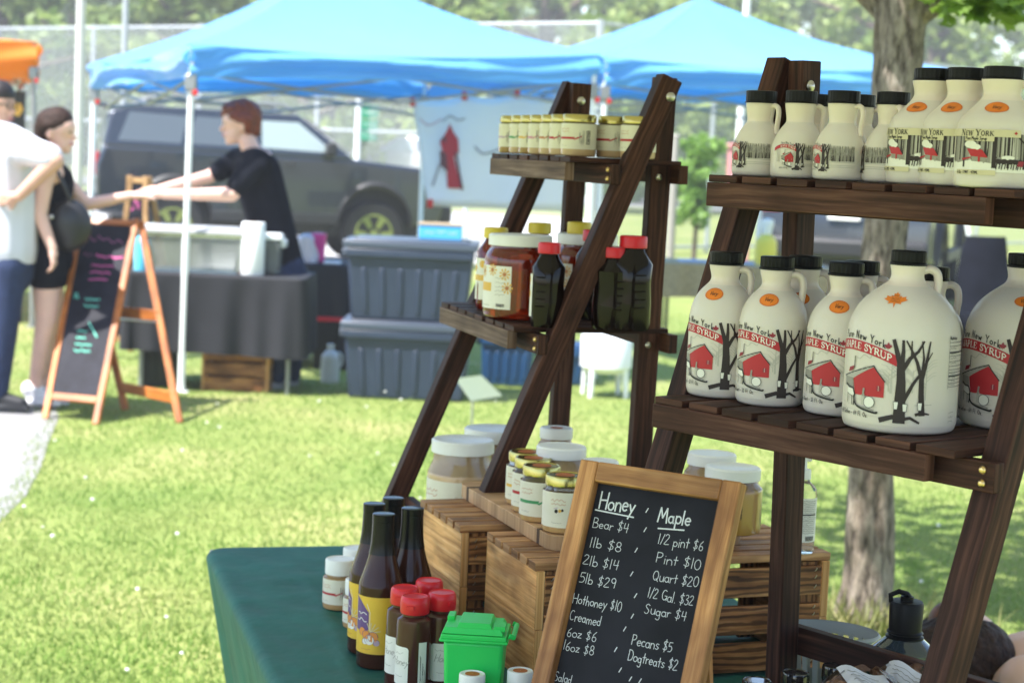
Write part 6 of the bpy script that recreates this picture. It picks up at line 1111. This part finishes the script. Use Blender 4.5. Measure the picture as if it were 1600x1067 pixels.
# ---- vehicles
def car_mats(n, col): return pm(n + '_paint', col, .22, metal=.35, coat=1)
M_win = pm('car_window', (.075, .09, .10), .06, coat=1, spec=1); M_tyre = pm('tyre_rubber', (.014, .014, .015), .8); M_trim = pm('black_trim', (.018, .018, .02), .55); M_rim_g = pm('lime_rim', (.19, .225, .06), .4); M_tail = pm('tail_lamp_red', (.4, .015, .015), .25, coat=1); M_headl = pm('headlamp_clear', (.7, .72, .74), .1, coat=1); M_turn = pm('turn_lamp_orange', (.8, .22, .05), .3)
def suv(name, loc, rz, paint, label, rim, detail=True, wheel=.42):
    R = empty(name, loc, rz, label, 'car'); wb2 = 1.36; lift = .1
    def archp(cx, r=.5, n=9): return [(cx - r * cos(pi * i / n), .44 + r * sin(pi * i / n) * .96) for i in range(n + 1)]
    low = [(-2.38, .55), (-2.36, .42)] if 0 else []
    pts = [(-2.36, .5)] + archp(-wb2) + archp(wb2) + [(2.28, .52), (2.36, .75), (2.33, 1.08), (2.2, 1.2), (1.0, 1.30), (-2.28, 1.36), (-2.38, 1.1)]
    pts = [(x, z + lift) for x, z in pts]
    mb = MB(); mb.prism([(x, z) for x, z in pts], 1.84, 0, Matrix.Translation((0, -.92, 0))); mb.build('body', paint, R, bevel=.05, segs=3)
    gh = [(-2.3, 1.33 + lift), (1.08, 1.28 + lift), (.3, 1.84 + lift), (-1.95, 1.88 + lift), (-2.2, 1.8 + lift)]
    mb = MB(); n = len(gh); V = [(x, -.9 + .16 * (z - 1.4 - lift) / .5, z) for x, z in gh] + [(x, .9 - .16 * (z - 1.4 - lift) / .5, z) for x, z in gh]
    mb.add(V, [tuple(range(n)), tuple(reversed(range(n, 2 * n)))] + [(i, i + n, (i + 1) % n + n, (i + 1) % n) for i in range(n)]); mb.build('cabin', paint, R, bevel=.05, segs=3)
    for s in (-1, 1):
        yy = lambda z: s * (.9 - .16 * (z - 1.4 - lift) / .5 + .004)
        for q in ([(-2.1, 1.42), (-1.28, 1.41), (-1.18, 1.76), (-1.95, 1.79)], [(-1.2, 1.41), (-.28, 1.4), (-.28, 1.75), (-1.08, 1.765)], [(-.2, 1.4), (.78, 1.37), (.3, 1.745), (-.2, 1.75)]):
            mb = MB(); P = [(x, yy(z + lift), z + lift) for x, z in q]; P2 = [(x, y - s * .01, z) for x, y, z in P]; mb.add(P + P2, [(0, 1, 2, 3), (7, 6, 5, 4), (0, 4, 5, 1), (1, 5, 6, 2), (2, 6, 7, 3), (3, 7, 4, 0)]); mb.build('window', M_win if q[0][0] < -.5 else pm('front_window_glass', (.3, .36, .36), .06, coat=1), R)
        if detail:
            for x in (-.9, .1): mb = MB(); mb.board((x, s * .93, 1.2 + lift), (x + .16, s * .93, 1.2 + lift), .03, .03, (0, 0, 1)); mb.build('door_handle', M_trim, R, bevel=.005)
            mb = MB(); mb.box((.72, s * 1.02, 1.42 + lift), (.14, .22, .17)); mb.build('mirror', M_trim, R, bevel=.03)
            mb = MB(); mb.board((-.85, s * .945, .52 + lift), (.85, s * .945, .52 + lift), .12, .06, (0, 0, 1)); mb.build('side_step', M_trim, R, bevel=.01)
            mb = MB(); mb.tube([(-1.8, s * .66, 1.9 + lift), (-1.7, s * .66, 1.98 + lift), (.1, s * .66, 1.96 + lift), (.25, s * .66, 1.88 + lift)], .025, 8); mb.build('roof_rail', M_gmetal, R)
        mb = MB(); mb.box((-2.36, s * .78, 1.12 + lift), (.06, .2, .3)); mb.build('tail_lamp', M_tail, R, bevel=.02)
        mb = MB(); mb.box((2.27, s * .7, .98 + lift), (.14, .36, .17)); mb.build('headlight', M_headl, R, bevel=.03); mb = MB(); mb.box((2.2, s * .91, .98 + lift), (.16, .05, .12)); mb.build('turn_lamp', M_turn, R, bevel=.01)
        for cx in (-wb2, wb2):
            mb = MB(); r = .5
            mb.grid(lambda u, v: (cx - (r + .03 * v) * cos(pi * u), s * (.925 + .05 * sin(pi * v)), .44 + lift + (r + .11 * v) * .96 * sin(pi * u)), 18, 4); mb.build('wheel_arch', M_trim, R, sharp=60)
            w = wheel; Mw = Matrix.Translation((cx, s * .8, w)) @ Matrix.Rotation(-s * pi / 2, 4, 'X') if s > 0 else Matrix.Translation((cx, s * .8, w)) @ Matrix.Rotation(pi / 2, 4, 'X')
            mb = MB(); mb.lathe([(w * .62, -.12), (w * .93, -.125), (w, -.09), (w, .09), (w * .93, .125), (w * .62, .12)], 36, 0, Mw); ty = mb.build('wheel', M_tyre, R)
            mb = MB(); mb.lathe([(w * .6, .08), (w * .62, .128), (w * .56, .13), (w * .54, .09)], 32, 0, Mw, caps=(False, False)); mb.lathe([(w * .15, .09), (w * .14, .13), (.001, .132)], 20, 0, Mw, caps=(False, False))
            for k in range(6): a = 2 * pi * k / 6; mb.add([tuple(Mw @ V3((r_ * cos(a + o_), r_ * sin(a + o_), zz))) for r_, o_, zz in ((w * .12, -.5, .118), (w * .12, .5, .118), (w * .56, .2, .126), (w * .56, -.2, .126))], [(0, 1, 2, 3)])
            mb.build('rim', rim, ty)
    mb = MB(); mb.box((0, 0, .62), (4.3, 1.2, .5)); mb.box((-wb2, 0, .75), (1.1, 1.36, .7)); mb.box((wb2, 0, .75), (1.1, 1.36, .7)); mb.build('underbody', M_trim, R)
    mb = MB(); mb.box((-2.42, 0, .62 + lift), (.18, 1.8, .2)); mb.build('bumper', M_trim, R, bevel=.04); mb = MB(); mb.box((2.36, 0, .62 + lift), (.2, 1.78, .24)); mb.build('bumper', M_trim, R, bevel=.05)
    mb = MB(); P = [(-2.335, -.66, 1.45 + lift), (-2.335, .66, 1.45 + lift), (-2.24, .62, 1.76 + lift), (-2.24, -.62, 1.76 + lift)]; mb.add(P + [(x + .02, y, z) for x, y, z in P], [(0, 1, 2, 3), (7, 6, 5, 4), (0, 4, 5, 1), (1, 5, 6, 2), (2, 6, 7, 3), (3, 7, 4, 0)]); mb.build('rear_window', M_win, R)
    mb = MB(); P = [(1.03, -.76, 1.36 + lift), (1.03, .76, 1.36 + lift), (.4, .68, 1.8 + lift), (.4, -.68, 1.8 + lift)]; mb.add(P + [(x - .05, y, z - .04) for x, y, z in P], [(0, 1, 2, 3), (7, 6, 5, 4)]); wn = mb.build('windscreen', M_win, R); wn.location = (.02, 0, .012)
    mb = MB(); mb.box((-2.26, 0, 1.86 + lift), (.22, 1.3, .05)); mb.build('rear_spoiler', paint, R, bevel=.015); mb = MB(); mb.box((-2.4, 0, 1.0 + lift), (.02, .34, .16)); mb.build('number_plate', M_white, R)
    mb = MB(); mb.box((2.345, 0, .98 + lift), (.05, .95, .2)); mb.build('grille', M_trim, R, bevel=.02)
    return R
fw_ = atz(562, 416); rz_ = radians(15); c = V3((fw_.x - 1.36 * cos(rz_), fw_.y - 1.36 * sin(rz_) + .8, 0))
suv('parked_suv', c, rz_, pm('slate_grey_paint', (.03, .039, .054), .16, metal=.5, coat=1), 'slate grey off-road vehicle with lime green wheel rims behind the vendor', M_rim_g, True, .43).scale = (.96, .96, 1)
q = atd(1360, 400, 22); suv('parked_suv', (q.x, q.y, 0), radians(72), pm('charcoal_paint', (.05, .055, .065), .25, metal=.2, coat=1), 'dark grey car seen from behind under the right blue canopy', M_steel, True, .38)
q = atd(610, 400, 58); suv('parked_suv', (q.x + .6, q.y, 0), radians(170), pm('silver_paint', (.5, .51, .53), .25, metal=.3, coat=1), 'distant silver car on the pale gravel left of the banner', M_steel, False, .38)
q = atd(470, 400, 62); suv('parked_suv', (q.x, q.y, 0), radians(175), pm('white_paint', (.75, .76, .77), .25, coat=1), 'distant white car on the gravel behind the grey vehicle', M_steel, False, .38)
# burlap table, spray bottle and chair under the second tent
M_burlap = fabric('burlap', (.36, .27, .15), 0, .9, .25, 40)
market_table('folding_table', 1028, 1312, 15.2, .7, .28, M_burlap, 'folding table under the tan burlap cloth', 'tan burlap cloth on the table behind the racks', legm=M_blackp)
p = atd(1170, 400, 15.6); mb = MB(); mb.grid(lambda u, v: (-.6 + 1.2 * u, -.25 + .5 * v, .743 + .002 * sin(u * 20)), 20, 6); o = mb.build('table_runner', pm('blue_grey_cloth', (.38, .41, .5), .8), None); o.location = (p.x, p.y - .05, 0); tag(o, 'blue grey runner on the burlap table', 'runner')
p = at_top(1196, 15.4, .746); o = empty('yellow_bottle', p, 0, 'yellow bottle with white top on the burlap table', 'bottle'); mb = MB(); mb.lathe(cat([(.08, 0), (.09, .01), (.09, .17), (.07, .22), (.035, .25)], 3), 24); mb.build('body', pm('yellow_plastic', (.75, .62, .08), .4), o); mb = MB(); mb.lathe([(.04, .25), (.045, .3), (.055, .33), (.05, .37), (.001, .38)], 20, caps=(True, False)); mb.build('white_top', M_wlid, o)
q = atd(1568, 400, 12.6); o = empty('camp_chair', (q.x, q.y, 0), radians(15), 'black high-backed camp chair at the right edge under the canopy', 'chair'); mb = MB(); mb.grid(lambda u, v: (-.22 * (1 - .3 * v ** 3) + .44 * u * (1 - .3 * v ** 3) + .06 * v ** 3 * 1.1, .12 + .25 * v - .05 * sin(pi * u), .42 + .72 * v), 10, 12); mb.build('backrest', M_blk, o); mb = MB(); mb.grid(lambda u, v: (-.24 + .48 * u, -.3 + .44 * v, .42 - .05 * sin(pi * u) * sin(pi * v)), 10, 8); mb.build('seat', M_blk, o)
for x in (-.25, .25):
    for y0, y1 in ((-.3, .25), (.25, -.3)): mb = MB(); mb.tube([(x, y0, 0), (x, y1, .42 if y1 < 0 else .6)], .011, 8); mb.build('leg', M_gmetal, o)
    mb = MB(); mb.board((x, -.28, .62), (x, .25, .62), .05, .015, (1, 0, 0)); mb.build('armrest', M_blk, o)

# ---- fence, posts, street signs
def mesh_mat():
    m = bpy.data.materials.new('chain_link'); m.use_nodes = True; n = m.node_tree.nodes; l = m.node_tree.links; b = n['Principled BSDF']; b.inputs['Base Color'].default_value = (.40, .44, .43, 1); b.inputs['Roughness'].default_value = .5
    uv = n.new('ShaderNodeUVMap'); out = None
    for sx in (1, -1):
        d = n.new('ShaderNodeVectorMath'); d.operation = 'DOT_PRODUCT'; d.inputs[1].default_value = (18, 18 * sx, 0); l.new(uv.outputs[0], d.inputs[0]); f = n.new('ShaderNodeMath'); f.operation = 'FRACT'; l.new(d.outputs['Value'], f.inputs[0]); c = n.new('ShaderNodeMath'); c.operation = 'LESS_THAN'; c.inputs[1].default_value = .13; l.new(f.outputs[0], c.inputs[0])
        if out is None: out = c.outputs[0]
        else: mx = n.new('ShaderNodeMath'); mx.operation = 'MAXIMUM'; l.new(out, mx.inputs[0]); l.new(c.outputs[0], mx.inputs[1]); out = mx.outputs[0]
    tr = n.new('ShaderNodeBsdfTransparent'); ms = n.new('ShaderNodeMixShader'); l.new(out, ms.inputs[0]); l.new(tr.outputs[0], ms.inputs[1]); l.new(b.outputs[0], ms.inputs[2]); l.new(ms.outputs[0], n['Material Output'].inputs[0]); return m
M_link = mesh_mat(); M_post = pm('galvanised_post', (.42, .45, .46), .45, metal=.3)
def fence(a, b, h, label):
    a, b = V3(a), V3(b); L = (b - a).length; f = empty('chain_link_fence', a, atan2((b - a).y, (b - a).x), label, 'fence'); mb = MB(); mb.add([(0, 0, .05), (L, 0, .05), (L, 0, h), (0, 0, h)], [(0, 1, 2, 3)], 0, [[(0, 0), (L, 0), (L, h), (0, h)]]); mb.build('wire_mesh', M_link, f)
    n = max(2, round(L / 3))
    for i in range(n + 1): mb = MB(); mb.tube([(L * i / n, .03, 0), (L * i / n, .03, h + .05)], .04, 8); mb.build('post', M_post, f)
    for z in (h, h * .5, .1): mb = MB(); mb.tube([(0, .03, z), (L, .03, z)], .028, 6); mb.build('rail', M_post, f)
fence((-16, 43, 0), (1.2, 30, 0), 3.7, 'tall chain link court fence behind the left blue canopy'); fence((1.2, 30, 0), (14, 44, 0), 3.7, 'tall chain link court fence running back behind the right canopy')
for px, y0, d, r, m, lab in ((121, 0, 21, .055, pm('pale_post', (.6, .6, .57), .6), 'pale tall pole rising left of the left blue canopy'), (190, 0, 26, .045, M_post, 'thin grey pole rising behind the left blue canopy'), (1052, 0, 26, .06, pm('wood_post', (.3, .28, .25), .8), 'grey wooden post left of the young tree'), (1151, 0, 24, .05, M_metal, 'white pole showing above the right blue canopy')):
    q = atd(px, 300, d); mb = MB(); h = 4.6 if y0 == 0 and px != 1052 else 1.9; mb.tube([(0, 0, 0), (0, 0, h * .5), (0, 0, h)], [r, r * .95, r * .85], 12); mb.lathe([(r * 1.8, 0), (r * 1.8, .04), (r, .06)], 12); mb.ell((0, 0, h), (r * .95, r * .95, r * .6)); o = mb.build('utility_pole', m, None); o.location = (q.x, q.y, 0); tag(o, lab, 'pole')
q = atd(572, 200, 33); o = empty('road_sign', (q.x, q.y, 0), 0, 'stack of three green road signs on a white post', 'road sign'); mb = MB(); mb.tube([(-.14, 0, 0), (-.14, 0, 2.4)], .05, 8); mb.build('post', M_metal, o); M_gs = pm('road_sign_green', (.01, .22, .11), .4)
for y0, y1 in ((165, 185), (188, 203), (206, 220)):
    z0, z1 = atd(577, y1, 33).z, atd(577, y0, 33).z; mb = MB(); mb.box((.06, -.05, (z0 + z1) / 2), (.3, .02, z1 - z0)); s_ = mb.build('sign_plate', M_gs, o, bevel=.004); A = Art(); A.squig(-.05, z0 + (z1 - z0) * .3, .2, (z1 - z0) * .4, M_white, 1, .14); m2, ms = A.mesh(lambda u, v, l: (u, -.062, v)); m2.build('lettering', ms, s_)
q = atd(1160, 200, 30); mb = MB(); mb.box((0, 0, .9), (.4, .3, 1.8)); mb.box((0, 0, 1.84), (.46, .36, .08)); o = mb.build('red_box', pm('faded_red', (.5, .2, .2), .6), None, bevel=.02); o.location = (q.x, q.y, 0); tag(o, 'faded red box standing far behind the small jugs', 'box')

# ---- trees
def bark_mat():
    m = bpy.data.materials.new('tree_bark'); m.use_nodes = True; n = m.node_tree.nodes; l = m.node_tree.links; b = n['Principled BSDF']; t = n.new('ShaderNodeTexCoord')
    mp = n.new('ShaderNodeMapping'); mp.inputs['Scale'].default_value = (1, 1, .28); l.new(t.outputs['Object'], mp.inputs[0]); hs = []
    for sc_, c0, c1, p0, p1 in ((46, (.07, .055, .043), (.40, .355, .30), .36, .6), (9, (.45, .38, .32), (1.1, 1.05, 1), .35, .62)):
        z = n.new('ShaderNodeTexNoise'); z.inputs['Scale'].default_value = sc_; z.inputs['Detail'].default_value = 8; z.inputs['Roughness'].default_value = .65; l.new(mp.outputs[0], z.inputs[0]); r = n.new('ShaderNodeValToRGB'); l.new(z.outputs[0], r.inputs[0]); e = r.color_ramp.elements; e[0].position, e[1].position = p0, p1; e[0].color, e[1].color = (*c0, 1), (*c1, 1); hs.append((z, r))
    mx = n.new('ShaderNodeMix'); mx.data_type = 'RGBA'; mx.blend_type = 'MULTIPLY'; mx.inputs[0].default_value = 1; l.new(hs[0][1].outputs[0], mx.inputs[6]); l.new(hs[1][1].outputs[0], mx.inputs[7]); l.new(mx.outputs[2], b.inputs['Base Color']); b.inputs['Roughness'].default_value = .95
    bp = n.new('ShaderNodeBump'); bp.inputs['Strength'].default_value = 1; bp.inputs['Distance'].default_value = .02; l.new(hs[0][0].outputs[0], bp.inputs['Height']); l.new(bp.outputs[0], b.inputs['Normal']); return m
M_bark = bark_mat(); M_bark2 = pm('far_bark', (.12, .09, .065), .9, vary=.3, scale=5)
LM = [leafmat('far_leaves_light', (.13, .22, .04), (.34, .42, .11)), leafmat('far_leaves_mid', (.08, .155, .035), (.25, .34, .09)), leafmat('far_leaves_dark', (.05, .10, .03), (.15, .22, .06))]
def leaf_cloud(name, centers, per, size, mat, parent, aspect=.55):
    n = len(centers) * per; c = np.repeat(np.array([c[:3] for c in centers]), per, 0); rad = np.repeat(np.array([c[3] for c in centers]), per)
    d = RNG.normal(size=(n, 3)); d /= np.linalg.norm(d, axis=1)[:, None]; p = c + d * (rad * RNG.uniform(.35, 1.05, n) ** .6)[:, None] * np.array([1, 1, .8])
    nn = RNG.normal(size=(n, 3)) + np.array([0, 0, .8]); nn /= np.linalg.norm(nn, axis=1)[:, None]; t = np.cross(nn, RNG.normal(size=(n, 3))); t /= np.linalg.norm(t, axis=1)[:, None]; b = np.cross(nn, t); s = (size * RNG.uniform(.6, 1.3, n))[:, None]
    V = np.stack([p - t * s, p + b * s * aspect, p + t * s, p - b * s * aspect], 1).reshape(-1, 3)
    me = bpy.data.meshes.new(name); me.vertices.add(4 * n); me.vertices.foreach_set('co', V.ravel()); me.loops.add(4 * n); me.loops.foreach_set('vertex_index', np.arange(4 * n)); me.polygons.add(n); me.polygons.foreach_set('loop_start', np.arange(n) * 4); me.polygons.foreach_set('loop_total', np.full(n, 4)); me.materials.append(mat); me.update(); me.validate()
    o = link(bpy.data.objects.new(name, me)); o.parent = parent; return o
def far_tree(label, h, w, mat, size=.3, clumps=55, per=60, low=.12):
    R = empty('tree', (0, 0, 0), 0, label, 'tree', 'trees beyond the court fence'); m = MB(); m.tube([(0, 0, 0), (.1, 0, h * .3), (0, .1, h * .6), (.05, 0, h * .85)], [w * .055, w * .045, w * .03, .03], 8)
    for k in range(7): a = k * 2.4; z = h * (.25 + .08 * k); m.tube([(0, 0, z), (w * .2 * cos(a), w * .2 * sin(a), z + h * .08), (w * .38 * cos(a), w * .38 * sin(a), z + h * .13)], [w * .022, w * .015, w * .006], 6)
    m.build('trunk', M_bark2, R); cs = []
    for i in range(clumps):
        z = random.random(); rr = w * .5 * (sin(pi * (.12 + .85 * z)) ** .7); a = random.uniform(0, 2 * pi); r = rr * sqrt(random.random()); cs.append((r * cos(a), r * sin(a), h * (low + (1 - low) * z) * random.uniform(.94, 1.04), random.uniform(.5, 1.1) * w * .11))
    leaf_cloud('crown', cs, per, size, mat, R); return R
protos = [far_tree('x', 10.5, 8.5, LM[0]), far_tree('x', 13, 9.5, LM[1]), far_tree('x', 12, 8, LM[2]), far_tree('x', 6.5, 6, LM[0], .24, low=.05)]
spots = [(-30, 80, 1), (-22, 92, 0), (-24, 72, 3), (-17, 86, 2), (-13, 95, 0), (-10, 78, 1), (-6, 88, 0), (-2, 96, 1), (1, 80, 0), (5, 90, 2), (8, 76, 0), (11, 88, 1), (14, 72, 0), (17, 82, 0), (20, 92, 2), (23, 74, 1), (26, 86, 0), (-15, 68, 3), (-7, 70, 3), (4, 66, 3), (12, 62, 3), (18, 60, 3), (22, 64, 3), (-19, 104, 1), (-4, 108, 1), (9, 106, 2), (19, 104, 1), (29, 100, 1), (-34, 98, 2), (-38, 88, 0), (-28, 96, 1), (-20, 78, 0), (-26, 110, 1), (-12, 106, 0), (-9, 100, 2), (1, 104, 0), (-33, 112, 0), (15, 98, 0), (24, 108, 0), (-21, 62, 3), (-16, 57, 3), (-11, 60, 3), (-6.5, 56, 3), (-2, 60, 3), (2.5, 55, 3), (7, 58, 3), (-25, 66, 3)]
kinds = ['tall light green tree', 'broad mid green tree', 'dark green tree', 'low bushy tree']
left_ = sorted(spots, key=lambda s: s[0] / s[1])
for i, (x, y, k) in enumerate(spots):
    dirn = x / y * 2900 + 800; where = 'above the orange canopy' if dirn < 60 else 'beside the pale pole' if dirn < 250 else 'above the left blue canopy' if dirn < 620 else 'between the two blue canopies' if dirn < 950 else 'above the right blue canopy' if dirn < 1330 else 'beyond the maple trunk'
    o = put(protos[k], (x, y, 0), random.uniform(0, 6), f'{kinds[k]} in the far row {where}', None); o['label'] = f"{kinds[k]} {'front' if y < 76 else 'middle' if y < 94 else 'back'} of the far row {where}"; s = random.uniform(.85, 1.2); o.scale = (s, s, s)
q = atd(1086, 352, 27.5); o = empty('young_tree', (q.x, q.y, 0), 0, 'young slender tree on the lawn between the two racks', 'tree'); mb = MB(); mb.tube([(0, 0, 0), (.02, 0, .8), (0, 0, 1.7)], [.04, .03, .012], 8); mb.build('trunk', M_bark2, o)
leaf_cloud('crown', [(random.gauss(0, .12), random.gauss(0, .12), .62 + 1.3 * random.random(), .13) for _ in range(48)], 36, .07, leafmat('young_leaves', (.13, .26, .035), (.27, .44, .09)), o)
# maple beside the racks
mt = atz(1350, 980); dm = mt.y; o = empty('maple_tree', (mt.x, mt.y, 0), 0, 'grey barked maple standing close behind the syrup rack', 'tree'); K = lambda x, y, dd=0: atd(x, y, dm + dd) - V3((mt.x, mt.y, 0))
ax = [(1349, 990, 47), (1352, 960, 42), (1356, 900, 39), (1357, 830, 38), (1360, 740, 35), (1366, 600, 34), (1376, 450, 33), (1386, 330, 34), (1396, 200, 36), (1402, 100, 36), (1407, 30, 39), (1412, -25, 44)]
pts = cat([tuple(K(x, y)) for x, y, r in ax], 4); rs = [q_[0] for q_ in cat([(r, 0) for x, y, r in ax], 4)]; mb = MB(); n = 28; P = []; F = []
for i, (p, r) in enumerate(zip(pts, rs)):
    for k in range(n):
        a = 2 * pi * k / n; z = p[2]; kn = 1 + .07 * sin(3 * a + z * 5) + .05 * sin(7 * a - z * 11) + .03 * sin(13 * a + z * 23) + (.16 * math.exp(-((z - .42) / .16) ** 2) * cos(a + 1.4) ** 3 * -1 if cos(a + 1.4) > 0 else 0) + .12 * math.exp(-z / .09) * (1 + sin(5 * a))
        rr = r / FPX * dm * kn; P.append((p[0] + rr * cos(a), p[1] + rr * sin(a), z))
for i in range(len(pts) - 1):
    for k in range(n): F.append((i * n + k, i * n + (k + 1) % n, (i + 1) * n + (k + 1) % n, (i + 1) * n + k))
mb.add(P, F); top = V3(pts[-1])
mb.build('trunk', M_bark, o, sharp=80); mb = MB()
br_ = []
for a, el, L in ((pi, .9, 1.6), (.3, .8, 1.9), (-1.3, 1.0, 1.5), (1.6, 1.0, 1.6), (2.4, .6, 1.4), (-.5, .55, 1.7), (0, 1.4, 1.8)):
    d_ = V3((cos(a) * cos(el), sin(a) * cos(el), sin(el))); b0 = top - V3((0, 0, .12)); b1 = b0 + d_ * L * .5 + V3((0, 0, .05)); b2 = b0 + d_ * L; mb.tube([b0, b0.lerp(b1, .5), b1, b2], [.06, .045, .035, .012], 10); br_ += [b1, b2]
    for k in range(3): a2 = a + random.uniform(-1, 1); c_ = b1.lerp(b2, .3 * k) + V3((cos(a2), sin(a2), .25)) * .7; mb.tube([b1.lerp(b2, .3 * k), c_], [.02, .006], 6); br_.append(c_)
mb.build('branch', M_bark, o)
def maple_leaves(name, centers, per, size, mat, parent, zmin=None):
    LV = np.array([(x, y, 0) for x, y in LEAF]) * size; n = len(centers) * per; V = []; k = len(LV)
    for (cx, cy, cz, r) in centers:
        for _ in range(per):
            p = np.array([cx, cy, cz]) + RNG.normal(size=3) * r * np.array([.5, .5, .35]); m = Matrix.Rotation(RNG.uniform(0, 6.28), 3, 'Z') @ Matrix.Rotation(RNG.normal() * .7 + .5, 3, 'X') @ Matrix.Rotation(RNG.uniform(0, 6.28), 3, 'Z'); V.append((LV * RNG.uniform(.6, 1.15)) @ np.array(m).T + p)
    V = [v for v in V if zmin is None or v[:, 2].min() > zmin]; n = len(V); V = np.concatenate(V); me = bpy.data.meshes.new(name); me.from_pydata(V.tolist(), [], [tuple(range(i * k, i * k + k)) for i in range(n)]); me.materials.append(mat); o_ = link(bpy.data.objects.new(name, me)); o_.parent = parent
M_mleaf = leafmat('maple_leaves', (.10, .2, .02), (.26, .4, .06), .5); ctr = [(b.x, b.y, b.z, .55) for b in br_] + [(top.x + random.gauss(0, .9), top.y + random.gauss(0, .9), top.z + .5 + random.random() * 1.6, .5) for _ in range(34)]
for x, y, dd in ((1500, -12, -.4), (1535, 0, -.5), (1575, -6, -.5), (1598, 8, -.6), (1545, -25, -.3), (1480, -25, -.2), (1520, 4, -.45)): p = K(x, y, dd); ctr.append((p.x, p.y, p.z, .09))
maple_leaves('crown', ctr[:-7], 46, .075, M_mleaf, o, top.z + .12); maple_leaves('hanging_leaves', ctr[-7:], 22, .052, M_mleaf, o)
# weeds round the foot of the trunk, grass blades over the lawn, clover
def blades(name, n, area, h, mat, label=None, size=.006, tri=True):
    xs, ys = area(n); n = len(xs); a = RNG.uniform(0, 2 * pi, n); hh = h * RNG.uniform(.45, 1.25, n); ln = RNG.normal(size=(n, 2)) * (hh * .45)[:, None]; w = size * RNG.uniform(.6, 1.4, n)
    b0 = np.stack([xs - np.cos(a) * w, ys - np.sin(a) * w, np.zeros(n)], 1); b1 = np.stack([xs + np.cos(a) * w, ys + np.sin(a) * w, np.zeros(n)], 1); t = np.stack([xs + ln[:, 0], ys + ln[:, 1], hh], 1)
    V = np.stack([b0, b1, t], 1).reshape(-1, 3); me = bpy.data.meshes.new(name); me.vertices.add(3 * n); me.vertices.foreach_set('co', V.ravel()); me.loops.add(3 * n); me.loops.foreach_set('vertex_index', np.arange(3 * n)); me.polygons.add(n); me.polygons.foreach_set('loop_start', np.arange(n) * 3); me.polygons.foreach_set('loop_total', np.full(n, 3)); me.materials.append(mat); me.update(); me.validate()
    return tag(link(bpy.data.objects.new(name, me)), label, 'grass' if label else None, None, 'stuff')
PX = [(p.x, p.y) for p in P_path] if 'P_path' in globals() else None
def frustum(y0, y1):
    def f(n):
        y = y0 * (y1 / y0) ** RNG.random(n); x = y * RNG.uniform(-.31, .31, n)
        keep = ~((x < np.interp(y, [5.2, 6.2, 8.3, 9.2, 9.9, 10.3, 10.6], [-2.6, -1.95, -2.22, -2.42, -2.5, -2.57, -6])) & (y < 10.6)); return x[keep], y[keep]
    return f
def turf_mat():
    m = leafmat('turf_blades', (.22, .325, .08), (.33, .405, .135), .5); n = m.node_tree.nodes; l = m.node_tree.links; t = n.new('ShaderNodeTexCoord'); z = n.new('ShaderNodeTexNoise'); z.inputs['Scale'].default_value = 1.3; z.inputs['Detail'].default_value = 7; l.new(t.outputs['Object'], z.inputs[0])
    r = n.new('ShaderNodeValToRGB'); l.new(z.outputs[0], r.inputs[0]); e = r.color_ramp.elements; e[0].position = .36; e[0].color = (.88, .97, .82, 1); e[1].position = .68; e[1].color = (1.22, 1.08, 1.2, 1); k = e.new(.5); k.color = (1, 1, 1, 1)
    rr = next(x for x in n if x.type == 'VALTORGB' and x != r); mx = n.new('ShaderNodeMix'); mx.data_type = 'RGBA'; mx.blend_type = 'MULTIPLY'; mx.inputs[0].default_value = 1; l.new(rr.outputs[0], mx.inputs[6]); l.new(r.outputs[0], mx.inputs[7])
    l.new(mx.outputs[2], n['Principled BSDF'].inputs['Base Color']); tr = next(x for x in n if x.type == 'BSDF_TRANSLUCENT'); l.new(mx.outputs[2], tr.inputs[0]); up = n.new('ShaderNodeCombineXYZ'); up.inputs[2].default_value = 1; n['Principled BSDF'].inputs['Specular IOR Level'].default_value = .1; return m
M_blade = turf_mat() if 1 else leafmat('grass_blades', (.2, .27, .075), (.48, .5, .24), .5)
blades('grass', 130000, frustum(5.0, 19), .022, M_blade, 'short sunlit lawn grass in front of the stalls', .0045)
blades('weeds', 500, lambda n: (mt.x + RNG.normal(size=n) * .16, mt.y - .05 + RNG.normal(size=n) * .12), .13, leafmat('weed_blades', (.16, .2, .05), (.36, .33, .13), .4), 'tufts of weeds round the foot of the maple', .007)
xs, ys = frustum(5.2, 16)(90); mb = MB()
for x, y in zip(xs, ys): s_ = random.uniform(.005, .009); mb.ell((float(x), float(y), .05), (s_, s_, s_ * .8), 0, None, 6, 4)
tag(mb.build('clover_flowers', pm('clover_white', (.75, .75, .7), .8)), 'white clover heads dotted over the lawn', 'clover', None, 'stuff')

# ---- added haze volume: stands in for the lens veil that pales far things (name_haze)
mh = bpy.data.materials.new('lens_veil_haze'); mh.use_nodes = True; nh = mh.node_tree.nodes; nh.remove(nh['Principled BSDF']); pv_ = nh.new('ShaderNodeVolumePrincipled'); pv_.inputs['Color'].default_value = (.95, .97, 1, 1); pv_.inputs['Density'].default_value = .002; mh.node_tree.links.new(pv_.outputs[0], nh['Material Output'].inputs['Volume'])
mb = MB(); mb.box((0, 55, 9.5), (150, 150, 21)); hz = tag(mb.build('haze', mh), kind='stuff')
